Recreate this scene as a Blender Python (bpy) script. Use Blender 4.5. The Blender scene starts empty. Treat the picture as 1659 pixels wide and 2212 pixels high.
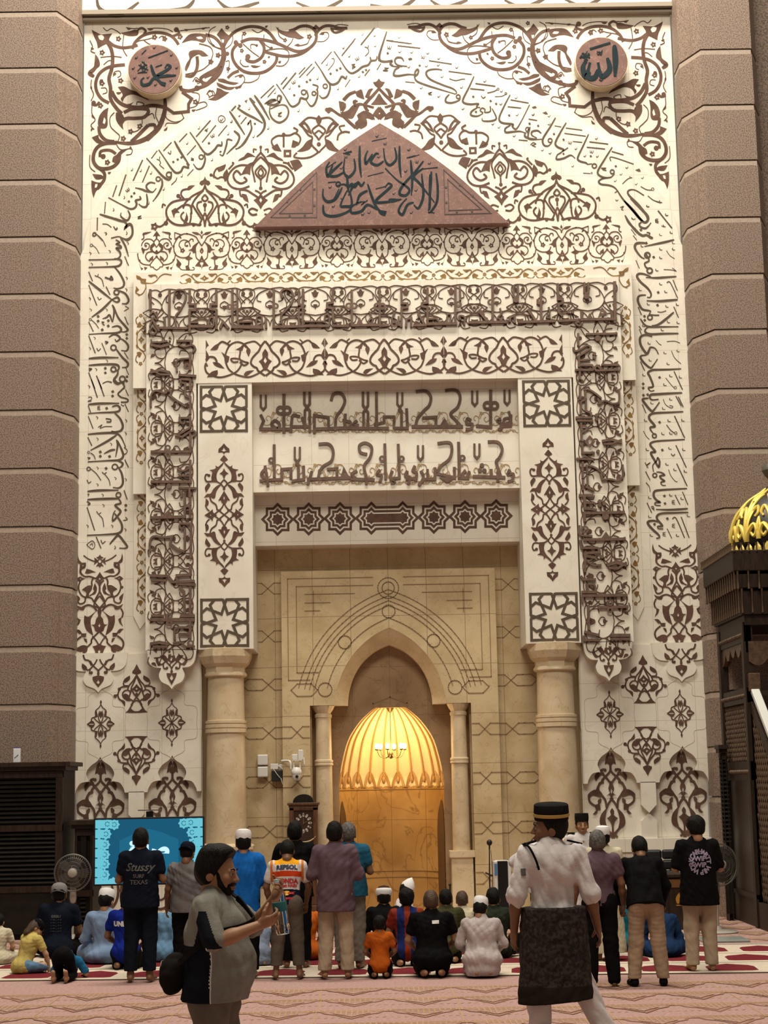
import bpy, bmesh, math, random
import numpy as np
from mathutils import Vector, Matrix
from mathutils.geometry import tessellate_polygon
random.seed(7); np.random.seed(7)
sin, cos, pi = math.sin, math.cos, math.pi
SC = bpy.context.scene
COL = SC.collection

# ------------------------------------------------------------------ camera
CAM = np.array([-0.3347, -27.0, 2.1]); YAW, PITCH, ROLL, FPX = 0.01051, 0.15821, -0.01904, 3678.06
_f = np.array([sin(YAW)*cos(PITCH), cos(YAW)*cos(PITCH), sin(PITCH)])
_r = np.array([cos(YAW), -sin(YAW), 0.0]); _u = np.cross(_r, _f)
_R = _r*cos(ROLL) + _u*sin(ROLL); _U = -_r*sin(ROLL) + _u*cos(ROLL)
def P(px, py, Y):
    "point of the photograph's frame on the upright plane y = Y, as (x, z)"
    d = _f + _R*((px-829.5)/FPX) + _U*((1106-py)/FPX)
    t = (Y-CAM[1])/d[1]
    return CAM[0]+t*d[0], CAM[2]+t*d[2]
def FL(px, py, z=0.0):
    "point of the photograph's frame on the level plane z, as (x, y)"
    d = _f + _R*((px-829.5)/FPX) + _U*((1106-py)/FPX)
    t = (z-CAM[2])/d[2]
    return CAM[0]+t*d[0], CAM[1]+t*d[1]
cam = bpy.data.cameras.new('camera'); camo = bpy.data.objects.new('camera', cam); COL.objects.link(camo)
cam.sensor_fit = 'VERTICAL'; cam.sensor_height = 36.0; cam.lens = FPX*36.0/2212; cam.clip_end = 200
camo.matrix_world = Matrix([[_R[i], _U[i], -_f[i], CAM[i]] for i in range(3)] + [[0, 0, 0, 1]])
SC.camera = camo
# ------------------------------------------------------------------ world, lamps, exposure
w = bpy.data.worlds.new('hall'); SC.world = w; w.use_nodes = True
w.node_tree.nodes['Background'].inputs[0].default_value = (1.0, 0.89, 0.72, 1)
w.node_tree.nodes['Background'].inputs[1].default_value = 0.18
def area(name, loc, aim, sx, sy, power, col):
    l = bpy.data.lights.new(name, 'AREA'); l.shape = 'RECTANGLE'; l.size = sx; l.size_y = sy; l.energy = power; l.color = col
    o = bpy.data.objects.new(name, l); COL.objects.link(o); o.location = loc
    o.rotation_euler = (Vector(aim)-Vector(loc)).to_track_quat('-Z', 'Y').to_euler()
    return o
area('dome_light', (0, -5.2, 23.0), (0, 0.5, 7.0), 11, 2.0, 4300, (1.0, 0.94, 0.82))
area('hall_light', (0, -18.0, 20.0), (0, -11.0, 0.0), 12, 6, 2900, (1.0, 0.91, 0.76))
SC.view_settings.view_transform = 'Standard'; SC.view_settings.look = 'None'
SC.view_settings.exposure = 0.0; SC.view_settings.gamma = 1.0; SC.view_settings.use_curve_mapping = False

# ------------------------------------------------------------------ materials
def lin(r, g, b):
    f = lambda c: ((c/255+0.055)/1.055)**2.4 if c > 10 else c/255/12.92
    return (f(r), f(g), f(b), 1)
def mat(name, c, rough=0.6, metal=0.0, c2=None, scale=6, detail=4, lo=0.4, hi=0.65, bump=0.0, bscale=None, tile=None, veins=None, stretch=None,
        emit=None, spec=0.4, trans=0.0, sheen=0.0):
    m = bpy.data.materials.new(name); m.use_nodes = True; nt = m.node_tree; b = nt.nodes['Principled BSDF']
    c = tuple(c) if len(c) == 4 else tuple(c)+(1,)
    b.inputs['Base Color'].default_value = c; b.inputs['Roughness'].default_value = rough; b.inputs['Metallic'].default_value = metal
    b.inputs['Specular IOR Level'].default_value = spec
    if trans: b.inputs['Transmission Weight'].default_value = trans
    if sheen: b.inputs['Sheen Weight'].default_value = sheen
    N = nt.nodes.new; K = nt.links.new
    tc = N('ShaderNodeTexCoord'); vec = tc.outputs['Object']
    if stretch:
        mp = N('ShaderNodeMapping'); mp.inputs['Scale'].default_value = stretch; K(vec, mp.inputs[0]); svec = mp.outputs[0]
    else: svec = vec
    col = None
    def mix(a, bb, fac):
        x = N('ShaderNodeMix'); x.data_type = 'RGBA'
        K(fac, x.inputs[0])
        for s, v in ((6, a), (7, bb)):
            if isinstance(v, tuple): x.inputs[s].default_value = v
            else: K(v, x.inputs[s])
        return x.outputs[2]
    if c2:
        c2 = tuple(c2) if len(c2) == 4 else tuple(c2)+(1,)
        n = N('ShaderNodeTexNoise'); n.inputs['Scale'].default_value = scale; n.inputs['Detail'].default_value = detail; K(svec, n.inputs['Vector'])
        r = N('ShaderNodeMapRange'); r.inputs[1].default_value = lo; r.inputs[2].default_value = hi; K(n.outputs[0], r.inputs[0])
        col = mix(c, c2, r.outputs[0])
    if veins:                                  # (colour, scale, width, strength)
        vc, vs, vw, vst = veins
        n = N('ShaderNodeTexNoise'); n.inputs['Scale'].default_value = vs; n.inputs['Detail'].default_value = 6; n.inputs['Distortion'].default_value = 1.2; K(vec, n.inputs['Vector'])
        a = N('ShaderNodeMath'); a.operation = 'SUBTRACT'; a.inputs[1].default_value = 0.5; K(n.outputs[0], a.inputs[0])
        a2 = N('ShaderNodeMath'); a2.operation = 'ABSOLUTE'; K(a.outputs[0], a2.inputs[0])
        r = N('ShaderNodeMapRange'); r.inputs[1].default_value = 0; r.inputs[2].default_value = vw; r.inputs[3].default_value = vst; r.inputs[4].default_value = 0; K(a2.outputs[0], r.inputs[0])
        col = mix(col if col else c, tuple(vc)+(1,) if len(vc) == 3 else tuple(vc), r.outputs[0])
    if tile:                                   # (width, height, joint, colour)  joints between slabs, in x and z
        tw, th, tj, tcol = tile
        sp = N('ShaderNodeSeparateXYZ'); K(vec, sp.inputs[0])
        cm = N('ShaderNodeCombineXYZ'); K(sp.outputs[0], cm.inputs[0]); K(sp.outputs[2], cm.inputs[1])
        br = N('ShaderNodeTexBrick'); br.offset = 0; br.squash = 1; br.inputs['Scale'].default_value = 1.0
        br.inputs['Brick Width'].default_value = tw; br.inputs['Row Height'].default_value = th; br.inputs['Mortar Size'].default_value = tj; br.inputs['Mortar Smooth'].default_value = 0.0
        K(cm.outputs[0], br.inputs['Vector'])
        col = mix(col if col else c, tuple(tcol)+(1,) if len(tcol) == 3 else tuple(tcol), br.outputs['Fac'])
    if col: K(col, b.inputs['Base Color'])
    if bump:
        n = N('ShaderNodeTexNoise'); n.inputs['Scale'].default_value = bscale or scale*2; n.inputs['Detail'].default_value = 4; K(svec, n.inputs['Vector'])
        bp = N('ShaderNodeBump'); bp.inputs['Strength'].default_value = bump; bp.inputs['Distance'].default_value = 0.02; K(n.outputs[0], bp.inputs['Height']); K(bp.outputs[0], b.inputs['Normal'])
    if emit:
        b.inputs['Emission Color'].default_value = tuple(emit[0])+(1,); b.inputs['Emission Strength'].default_value = emit[1]
    return m
MARBLE = mat('cream_marble', (.75, .70, .605), .45, c2=(.68, .625, .525), scale=1.6, veins=((.56, .48, .38), 1.3, .012, .35), tile=(.6, .6, .0035, (.50, .43, .34)))
PLAIN = mat('pale_marble', (.75, .70, .605), .45, c2=(.69, .635, .535), scale=2.2, veins=((.56, .48, .38), 1.1, .012, .3))
BEIGE = mat('beige_stone', (.56, .435, .255), .5, c2=(.46, .34, .18), scale=2.5, detail=9, veins=((.27, .18, .08), 3.4, .010, .5), tile=(.62, .8, .004, (.23, .15, .08)))
BEIGEC = mat('beige_column_stone', (.62, .50, .335), .45, c2=(.52, .395, .24), scale=3, detail=8, veins=((.33, .22, .11), 2.4, .012, .45))
AMBER = mat('amber_stone', (.52, .31, .10), .42, c2=(.36, .19, .05), scale=1.7, lo=.38, hi=.7, veins=((.20, .10, .03), 1.2, .02, .6), tile=(.57, 1.5, .004, (.25, .13, .04)))
GRANITE = mat('brown_granite', (.29, .207, .157), .6, c2=(.118, .083, .062), scale=55, detail=3, lo=.44, hi=.60, bump=.15, bscale=70, tile=(1.02, 30, .004, (.17, .115, .09)))
GRANPALE = mat('pale_granite', (.40, .315, .25), .6, c2=(.33, .255, .20), scale=40)
INLAY = mat('brown_inlay', (.088, .046, .031), .6, c2=(.125, .068, .047), scale=8, spec=.2)
INK = mat('grey_brown_inlay', (.088, .064, .043), .6, c2=(.11, .08, .055), scale=6, spec=.2)
RELIEF = mat('carved_brown_stone', (.155, .098, .072), .6, c2=(.115, .071, .052), scale=14, spec=.2)
GOLD = mat('gilded_inlay', (.235, .130, .022), .45, c2=(.165, .078, .014), scale=9)
REDSTONE = mat('red_granite', (.175, .085, .066), .5, c2=(.14, .068, .054), scale=7, veins=((.42, .25, .20), 5, .012, .5))
TEAL = mat('dark_teal_letter', (.012, .022, .026), .7, c2=(.018, .03, .034), scale=8, spec=.1)
SLATE = mat('dark_line_inlay', (.05, .032, .026), .5)
DARKWOOD = mat('dark_carved_wood', (.030, .017, .010), .5, c2=(.016, .009, .005), scale=9, stretch=(3, 3, .6), spec=.25)
BLACKWOOD = mat('black_brown_wood', (.012, .0085, .006), .55, c2=(.007, .005, .0035), scale=6, spec=.2)
CLOCKWOOD = mat('clock_wood', (.105, .045, .018), .4, c2=(.06, .025, .01), scale=8, stretch=(4, 4, .7))

# ------------------------------------------------------------------ mesh building
class MB:
    def __init__(s): s.v = []; s.f = []
    def add(s, v, f):
        o = len(s.v); s.v += [tuple(map(float, p)) for p in v]; s.f += [tuple(i+o for i in q) for q in f]; return s
    def box(s, x0, x1, y0, y1, z0, z1):
        return s.add([(x0, y0, z0), (x1, y0, z0), (x1, y1, z0), (x0, y1, z0), (x0, y0, z1), (x1, y0, z1), (x1, y1, z1), (x0, y1, z1)],
                     [(0, 1, 5, 4), (1, 2, 6, 5), (2, 3, 7, 6), (3, 0, 4, 7), (4, 5, 6, 7), (3, 2, 1, 0)])
    def prism(s, loops, y0, y1, plane='xz'):
        "solid between y0 (front) and y1 from a polygon with holes"
        if not isinstance(loops[0][0], (tuple, list, np.ndarray)): loops = [loops]
        tri = tessellate_polygon([[Vector((p[0], p[1], 0)) for p in l] for l in loops])
        pts = [p for l in loops for p in l]; n = len(pts)
        f = []
        for t in tri:
            a, b, c = (pts[i] for i in t)
            if (b[0]-a[0])*(c[1]-a[1])-(b[1]-a[1])*(c[0]-a[0]) < 0: t = (t[0], t[2], t[1])
            f.append(tuple(t)); f.append(tuple(i+n for i in reversed(t)))
        o = 0
        for k, l in enumerate(loops):
            m = len(l); A = sum(l[i][0]*l[(i+1) % m][1]-l[(i+1) % m][0]*l[i][1] for i in range(m))
            ccw = (A > 0) == (k == 0)
            for i in range(m):
                a, b = o+i, o+(i+1) % m
                f.append((b, a, a+n, b+n) if ccw else (a, b, b+n, a+n))
            o += m
        tr = {'xz': lambda p, y: (p[0], y, p[1]), 'yz': lambda p, y: (y, p[0], p[1]), 'xy': lambda p, y: (p[0], p[1], y)}[plane]
        return s.add([tr(p, y0) for p in pts]+[tr(p, y1) for p in pts], f)
    def lathe(s, prof, c=(0, 0, 0), n=24, a0=0.0, a1=2*pi, sx=1, sy=1, rot=0.0):
        full = abs(a1-a0-2*pi) < 1e-6; m = n if full else n+1
        v = []
        for r, z in prof:
            for i in range(m):
                a = a0+(a1-a0)*i/n+rot
                v.append((c[0]+r*cos(a)*sx, c[1]+r*sin(a)*sy, c[2]+z))
        f = []
        for j in range(len(prof)-1):
            for i in range(n):
                k = (i+1) % m
                f.append((j*m+i, j*m+k, (j+1)*m+k, (j+1)*m+i))
        if full:
            if prof[0][0] > 1e-6: f.append(tuple(reversed(range(m))))
            if prof[-1][0] > 1e-6: f.append(tuple((len(prof)-1)*m+i for i in range(m)))
        return s.add(v, f)
    def tube(s, pts, r, n=10, cap=True):
        pts = [Vector(p) for p in pts]; rs = r if isinstance(r, (list, tuple)) else [r]*len(pts)
        v = []; f = []; up = None
        for i, p in enumerate(pts):
            t = (pts[min(i+1, len(pts)-1)]-pts[max(i-1, 0)]).normalized()
            if up is None: up = t.orthogonal().normalized()
            up = (up-t*up.dot(t)).normalized(); w_ = t.cross(up)
            for k in range(n):
                a = 2*pi*k/n; v.append(p+(up*cos(a)+w_*sin(a))*rs[i])
        for i in range(len(pts)-1):
            for k in range(n):
                k2 = (k+1) % n; f.append((i*n+k, i*n+k2, (i+1)*n+k2, (i+1)*n+k))
        if cap: f += [tuple(reversed(range(n))), tuple((len(pts)-1)*n+k for k in range(n))]
        return s.add(v, f)
    def ball(s, c, r, n=16, sz=1.0, sx=1.0, sy=1.0):
        m = n//2
        pr = [(r*sin(pi*j/m), -r*sz*cos(pi*j/m)) for j in range(m+1)]
        pr[0] = (1e-5, pr[0][1]); pr[-1] = (1e-5, pr[-1][1])
        return s.lathe(pr, c, n, sx=sx, sy=sy)
    def xf(s, M):
        s.v = [tuple(M @ Vector(p)) for p in s.v]; return s
    def build(s, name, m, parent=None, smooth=None, bevel=0.0):
        me = bpy.data.meshes.new(name); me.from_pydata(s.v, [], s.f); me.update()
        if m: me.materials.append(m)
        if smooth:
            me.polygons.foreach_set('use_smooth', [True]*len(me.polygons)); me.set_sharp_from_angle(angle=math.radians(smooth))
        o = bpy.data.objects.new(name, me); COL.objects.link(o)
        if parent: o.parent = parent
        if bevel:
            md = o.modifiers.new('bevel', 'BEVEL'); md.width = bevel; md.segments = 2; md.limit_method = 'ANGLE'
        return o
def structure(o): o['kind'] = 'structure'; return o
def tag(o, label, cat, group=None):
    o['label'] = label; o['category'] = cat
    if group: o['group'] = group
    return o
def thing(name, label, cat, loc=(0, 0, 0), rotz=0.0, group=None):
    o = bpy.data.objects.new(name, None); COL.objects.link(o); o.location = loc; o.rotation_euler = (0, 0, rotz); o.empty_display_size = .1
    return tag(o, label, cat, group)
def mir(pts): return [(-x, z) for x, z in reversed(pts)]
def arc(cx, cz, r, a0, a1, n=12, rz=None):
    rz = rz or r
    return [(cx+r*cos(math.radians(a0+(a1-a0)*i/n)), cz+rz*sin(math.radians(a0+(a1-a0)*i/n))) for i in range(n+1)]
def smooth(pts, k=6, closed=False):
    pts = [np.array(p, float) for p in pts]; n = len(pts)
    if n < 3 and not closed: return [tuple(p) for p in pts]
    out = []
    for i in range(n if closed else n-1):
        if closed: p0, p1, p2, p3 = (pts[(i+j) % n] for j in (-1, 0, 1, 2))
        else: p0, p1, p2, p3 = pts[max(i-1, 0)], pts[i], pts[i+1], pts[min(i+2, n-1)]
        for j in range(k):
            t = j/k
            out.append(tuple(.5*(2*p1+(p2-p0)*t+(2*p0-5*p1+4*p2-p3)*t*t+(3*p1-p0-3*p2+p3)*t**3)))
    if not closed: out.append(tuple(pts[-1]))
    return out
def text_mesh(s, size, depth=0.0, bold=0.0, shear=0.0):
    "flat letters as (verts, faces), centred on the origin, reading along +x, up = +y"
    cu = bpy.data.curves.new('letters', 'FONT'); cu.body = s; cu.size = size; cu.align_x = 'CENTER'; cu.align_y = 'CENTER'; cu.resolution_u = 3
    cu.offset = bold; cu.shear = shear; cu.extrude = depth
    o = bpy.data.objects.new('letters', cu); COL.objects.link(o); bpy.context.view_layer.update()
    me = bpy.data.meshes.new_from_object(o.evaluated_get(bpy.context.evaluated_depsgraph_get()))
    v = [tuple(p.co) for p in me.vertices]; f = [tuple(p.vertices) for p in me.polygons]
    bpy.data.objects.remove(o); bpy.data.curves.remove(cu); bpy.data.meshes.remove(me)
    return v, f
# ================================================================== the setting
# floor
CARPET = mat('pink_carpet', (.44, .28, .25), .95, c2=(.35, .21, .19), scale=30, bump=.3, bscale=90, spec=.1)
MB().box(-13, 13, -27, 4, -.2, 0).build('floor', CARPET); structure(bpy.data.objects['floor'])
# ---- spandrel slab behind everything
wall = MB()
N0 = [(-4.94, 0), (-4.94, 14.86), (4.94, 14.86), (4.94, 0), (2.98, 0), (2.98, 8.6), (-2.98, 8.6), (-2.98, 0)]
wall.prism(N0, .06, 1.2)
WALL = structure(wall.build('wall_back', MARBLE))
# arch-shaped band in front of it
bl = [(181, 536), (185, 510), (203, 459), (230, 415), (268, 365), (320, 330), (400, 276), (460, 240), (500, 216), (600, 166), (742, 101), (818, 60)]
BL = [P(x, y, 0) for x, y in bl]; BL[-1] = (0, BL[-1][1])
L_ = [(-4.96, 2.9), (-4.96, 10.75)]+[(max(x, -4.95), z) for x, z in smooth(BL, 4)]
band = [(-2.98, 8.6), (-2.98, 2.9)]+L_+[(-x, z) for x, z in reversed(L_[:-1])]+[(2.98, 2.9), (2.98, 8.6)]
structure(MB().prism(band, 0.0, .06).build('wall_arch', MARBLE))
# gilded strip: three steps on each leg
strip = MB()
strip.prism([(-4.05, 8.455), (-4.05, 10.38), (4.05, 10.38), (4.05, 8.455), (3.80, 8.455), (3.80, 10.15), (-3.80, 10.15), (-3.80, 8.455)], -.25, .06)
for sx in (-1, 1):
    strip.box(min(sx*4.06, sx*3.80), max(sx*4.06, sx*3.80), -.13, .06, 6.75, 8.455)
    q = [(sx*4.06, 6.75), (sx*4.06, 4.80), (sx*3.955, 4.59), (sx*3.80, 4.80), (sx*3.80, 6.75)]
    strip.prism(q, -.02, .06)
structure(strip.build('trim_1', PLAIN))
# central frame: lintel band and the two inscription legs
frame = [(-3.83, 4.23), (-3.83, 10.16), (3.83, 10.16), (3.83, 4.23), (3.03, 4.23), (3.03, 8.505), (-3.03, 8.505), (-3.03, 4.23)]
structure(MB().prism(frame, -.30, .06).build('wall_frame', MARBLE))
for sx in (-1, 1):
    structure(MB().box(min(sx*2.14, sx*3.005), max(sx*2.14, sx*3.005), -.29, .83, 4.23, 8.505).build('wall_jamb', PLAIN))
    h = [(0, 3.62), (.05, 3.68), (.16, 3.74), (.20, 3.84), (.165, 3.945), (.20, 3.955), (.29, 3.975), (.36, 4.06), (.385, 4.24)]
    h = smooth(h, 5)
    c = sx*3.42
    structure(MB().prism([(c+x, z) for x, z in h]+[(c-x, z) for x, z in reversed(h[1:])], -.30, -.03).build('trim_2', PLAIN))
    c = sx*4.60
    h2 = [(x*1.0, z-.0) for x, z in h]
    structure(MB().prism([(c+x*1.2, (z-3.62)*1.0+3.60) for x, z in h2]+[(c-x*1.2, (z-3.62)+3.60) for x, z in reversed(h2[1:])], -.075, -.02).build('trim_3', PLAIN))
# recessed panels over the opening
structure(MB().box(-2.15, 2.15, -.02, .83, 6.76, 8.52).build('wall_lintel', MARBLE))
structure(MB().box(-2.15, 2.15, .33, .83, 5.94, 6.77).build('wall_lintel', MARBLE))
# beige stone behind the columns
structure(MB().prism([(-3.3, 0), (-3.3, 6.0), (3.3, 6.0), (3.3, 0), (1.28, 0), (1.28, 4.7), (-1.28, 4.7), (-1.28, 0)], .83, 1.05).build('wall_stone', BEIGE))
# side panels
for sx in (-1, 1):
    nm = 'left' if sx < 0 else 'right'
    tre = [(0, 2.60), (.05, 2.53), (.16, 2.45), (.22, 2.34), (.185, 2.225), (.22, 2.215), (.31, 2.19), (.37, 2.10), (.385, 2.04)]
    tre = smooth(tre, 5)
    out = [(2.985, 2.04), (2.985, 4.19), (5.0, 4.19), (5.0, 2.04)]
    for cc in (4.565, 3.44):
        out += [(cc+x, z) for x, z in reversed(tre)]+[(cc-x, z) for x, z in tre[1:]]
    structure(MB().prism([(sx*x, z) for x, z in out], -.05, .06).build('wall_'+nm, MARBLE))
    structure(MB().box(min(sx*2.985, sx*5.0), max(sx*2.985, sx*5.0), -.03, .05, 0, .99).build('wall_'+nm, MARBLE))
    x0, x1 = 3.88, 4.12
    st = MB()
    st.prism([(sx*x, z) for x, z in ((x0, 2.05), (x1, 2.05), (x1, 1.70), (4.0, 1.575), (x0, 1.70))], -.05, .06)
    st.prism([(sx*x, z) for x, z in ((x0, 1.17), (x1, 1.17), (x1, 1.45), (4.0, 1.575), (x0, 1.45))], -.02, .06)
    structure(st.build('trim_4', PLAIN))
    structure(MB().box(min(sx*2.985, sx*5.0), max(sx*2.985, sx*5.0), -.06, .05, .98, 1.18).build('trim_5', MARBLE))
    structure(MB().box(min(sx*2.985, sx*5.02), max(sx*2.985, sx*5.02), -.10, .0, 0, .16).build('baseboard_'+nm, BEIGEC))
# cornice and the slab above it
cn = MB().box(-5.0, 5.0, -.06, .06, 14.84, 14.88).box(-5.0, 5.0, -.13, .06, 14.915, 14.99)
structure(cn.build('trim_6', mat('cornice_shadow_stone', (.30, .25, .19), .6)))  # dark colour paints in the shadow lines of the cornice
structure(MB().box(-4.96, 4.96, -.10, .3, 14.97, 16.2).build('wall_top', MARBLE))
# ---- granite piers with drafted courses
def pier(side, prof, zs, z1):
    "prof: plan polygon; zs: joints"
    body = MB(); jt = MB(); g = .10
    def inset(pr, d):
        c = np.mean(pr, 0); return [(p[0]+(d if p[0] < c[0] else -d), p[1]+(d if p[1] < c[1] else 0)) for p in pr]
    prev = 0
    for z in zs+[z1]:
        body.prism(prof, prev, z-g if z != z1 else z, 'xy'); prev = z
        if z != z1: jt.prism(inset(prof, .010), z-g, z-.022, 'xy'); jt.prism(inset(prof, .05), z-.022, z, 'xy')
    root = structure(body.build('wall_'+side, GRANITE)); jt.build('course_joint', GRANPALE, root)
zl = [P(60, y, -1.0)[1] for y in (1520, 1386+9, 1262, 1136, 1010, 884, 758, 633, 510, 387, 266, 145, 24)]
pier('left_pier', [(-9, 0), (-9, -1.0), (-5.20, -1.0), (-4.95, -.45), (-4.95, 0)], [.9]+zl, 16.2)
zr = [P(1560, y, -1.0)[1] for y in (1720, 1610, 1490, 1362, 1222, 1096, 968, 838, 710, 590, 468, 345, 225, 105)]
pier('right_pier', [(4.95, 0), (4.95, -.45), (5.20, -1.0), (6.03, -1.0), (6.22, -.5), (6.22, 0)], [.8]+zr, 16.2)
structure(MB().box(6.2, 9, -.1, .3, 0, 16.2).build('wall_right_end', GRANITE))
# ---- stone portal
ax = [(.905, 3.365), (.86, 3.62), (.76, 3.90), (.60, 4.16), (.40, 4.37), (.20, 4.51), (0, 4.605)]
ai = [(.69, 3.365), (.665, 3.58), (.59, 3.82), (.47, 4.02), (.31, 4.18), (.15, 4.28), (0, 4.34)]
AX = smooth(ax, 5); AI = smooth(ai, 5)
port = [(-1.745, 0), (-1.745, 5.55), (1.745, 5.55), (1.745, 0), (1.30, 0), (1.30, 3.365)]+AX+[(-x, z) for x, z in reversed(AX[:-1])]+[(-1.30, 3.365), (-1.30, 0)]
PORTAL = structure(MB().prism(port, .62, .84).build('wall_portal', BEIGE))
A = AX+[(-x, z) for x, z in reversed(AX[:-1])]; I = AI+[(-x, z) for x, z in reversed(AI[:-1])]; n = len(A)
ring = MB().add([(x, .625, z) for x, z in A]+[(x, .84, z) for x, z in I]+[(x, 1.06, z) for x, z in I]+[(x, 1.06, z) for x, z in A],
                [(i, i+1, n+i+1, n+i) for i in range(n-1)]+[(n+i, n+i+1, 2*n+i+1, 2*n+i) for i in range(n-1)]+[(0, n, 2*n, 3*n), (4*n-1, 3*n-1, 2*n-1, n-1)])
ring.build('arch_reveal', BEIGEC, PORTAL)
# niche wall with its opening, half dome and drum
cr = [(.855, 2.10), (.84, 2.25), (.79, 2.51), (.69, 2.83), (.51, 3.10), (.33, 3.27), (.24, 3.33)]
CR = smooth(cr, 5)
hole = [(.855, 0)]+CR+[(-x, z) for x, z in reversed(CR)]+[(-.855, 0)]
nw = [(-1.31, 0), (-1.31, 4.8), (1.31, 4.8), (1.31, 0)]+hole
structure(MB().prism(nw, 1.05, 1.16).build('wall_niche', mat('niche_stone', (.33, .215, .115), .5, c2=(.26, .16, .08), scale=2.5, veins=((.15, .085, .04), 1.8, .014, .5), tile=(.62, .8, .004, (.2, .13, .07)))))
DOMEM = mat('dome_plaster', (.80, .62, .34), .6)
dome = MB(); nl = 11; na = 132
prof = [(r, z) for r, z in [(.86, 2.04)]+CR]
v = []; f = []
for j, (r, z) in enumerate(prof):
    for i in range(na+1):
        a = pi*i/na; u = (i/na*nl) % 1.0
        fl = .062*r/.86*(1-abs(2*u-1)**1.6) if j > 0 else 0
        fl *= min(1, j/5)
        rr = r+fl
        v.append((rr*cos(a), 1.12+rr*1.0*sin(a), z))
m_ = na+1
for j in range(len(prof)-1):
    for i in range(na): f.append((j*m_+i+1, j*m_+i, (j+1)*m_+i, (j+1)*m_+i+1))
dome.add(v, f)
top = [(.30*cos(pi*i/16), 1.12+.30*sin(pi*i/16), 3.335) for i in range(17)]
dome.add(top, [tuple(range(17))])
D_ = structure(dome.build('wall_half_dome', DOMEM, smooth=40))
rib = MB(); leaf = MB()
for k in range(1, nl):
    a = pi*k/nl
    pts = [((r-.008)*cos(a), 1.12+(r-.008)*sin(a), z) for r, z in CR[4:]]
    rib.tube(pts, [.018-.008*i/len(pts) for i in range(len(pts))], 6)
    for s_ in (-1, 1):
        leaf.tube([(.85*cos(a+s_*t*.13), 1.12+.85*sin(a+s_*t*.13), 2.30-.24*t*t-.02*t) for t in (0, .2, .4, .6, .8, 1)], .012, 6)
        leaf.tube([(.85*cos(a+s_*t*.10), 1.12+.85*sin(a+s_*t*.10), 2.25-.2*t*t-.02*t) for t in (0, .25, .5, .75, 1)], .008, 6)
    leaf.ball((.845*cos(a), 1.12+.845*sin(a), 2.17), .03, 10, 2.2)
RIBM = mat('ochre_rib', (.50, .29, .09), .55)
rib.build('rib', RIBM, D_, 40); leaf.build('leaf_frieze', RIBM, D_, 40)
drum = MB(); na = 40
drum.lathe([(.86, 0), (.86, 2.06)], (0, 1.12, 0), na, 0, pi)
drum.f = [tuple(reversed(q)) for q in drum.f]
DR = structure(drum.build('wall_drum', AMBER, smooth=60))
gl = MB()
for z in (.66, .56, 2.0): gl.tube([(.857*cos(pi*i/30), 1.12+.857*sin(pi*i/30), z) for i in range(31)], .006, 5)
gl.build('joint_line', mat('amber_joint', (.22, .11, .03), .6), DR)
for sx in (-1, 1):
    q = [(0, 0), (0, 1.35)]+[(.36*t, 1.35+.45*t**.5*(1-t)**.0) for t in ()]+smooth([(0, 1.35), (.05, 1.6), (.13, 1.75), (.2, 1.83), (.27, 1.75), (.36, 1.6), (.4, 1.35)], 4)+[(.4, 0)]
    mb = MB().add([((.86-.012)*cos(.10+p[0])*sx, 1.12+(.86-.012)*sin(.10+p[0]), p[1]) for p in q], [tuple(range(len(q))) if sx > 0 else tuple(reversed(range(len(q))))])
    mb.build('recess_shade_patch', mat('recess_shadow_stone', (.12, .06, .02), .7), DR)  # flat dark patch painted as the shade inside a side opening
# engraved lines on the portal and the stone wall
GRV = mat('stone_groove', (.25, .165, .085), .8)
def lines(mb, pl, w, y, t=.006):
    for pts in pl:
        for a, b in zip(pts[:-1], pts[1:]):
            d = np.subtract(b, a); L = np.hypot(*d)
            if L < 1e-6: continue
            n = np.array([-d[1], d[0]])/L*w/2; e = d/L*w*.4
            q = [a-n-e, b-n+e, b+n+e, a+n-e]
            mb.prism([tuple(p) for p in q], y-t, y+.003)
g = MB()
for k in range(7):
    z0 = 5.30-.785*k
    if z0 < .3: break
    pl = []
    for s_ in (-1, 1):
        for x0 in (1.755, 2.19, 2.60):
            pl.append([(s_*(x0-.02), z0+.09), (s_*(x0+.12), z0+.09), (s_*(x0+.32), z0-.09), (s_*(x0+.42), z0-.09)])
            pl.append([(s_*(x0-.02), z0-.09), (s_*(x0+.12), z0-.09), (s_*(x0+.32), z0+.09), (s_*(x0+.42), z0+.09)])
    lines(g, pl, .012, .83)
    if z0 < 3:
        pl = []
        for s_ in (-1, 1):
            pl += [[(s_*1.745, z0+.09), (s_*1.60, z0+.09), (s_*1.42, z0-.09), (s_*1.31, z0-.09)], [(s_*1.745, z0-.09), (s_*1.60, z0-.09), (s_*1.42, z0+.09), (s_*1.31, z0+.09)]]
        lines(g, pl, .012, .62)
pl = []
def off(c, d): return [(x*(1+d/.9) if True else x, 3.365+(z-3.365)*(1+d/1.24)) for x, z in c]
FULL = AX+[(-x, z) for x, z in reversed(AX[:-1])]
for d in (.16, .36, .44, .52, .62): 
    pl.append([p for p in off(FULL, d) if p[1] < 5.28 and p[1] > 3.62])
for i, (hw, zt, zb) in enumerate(((1.64, 5.43, 3.78), (1.50, 5.30, 3.90))):
    for s_ in (-1, 1): pl.append([(s_*.25, zt), (s_*hw, zt), (s_*hw, zb), (s_*(hw-.35), zb)])
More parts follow.
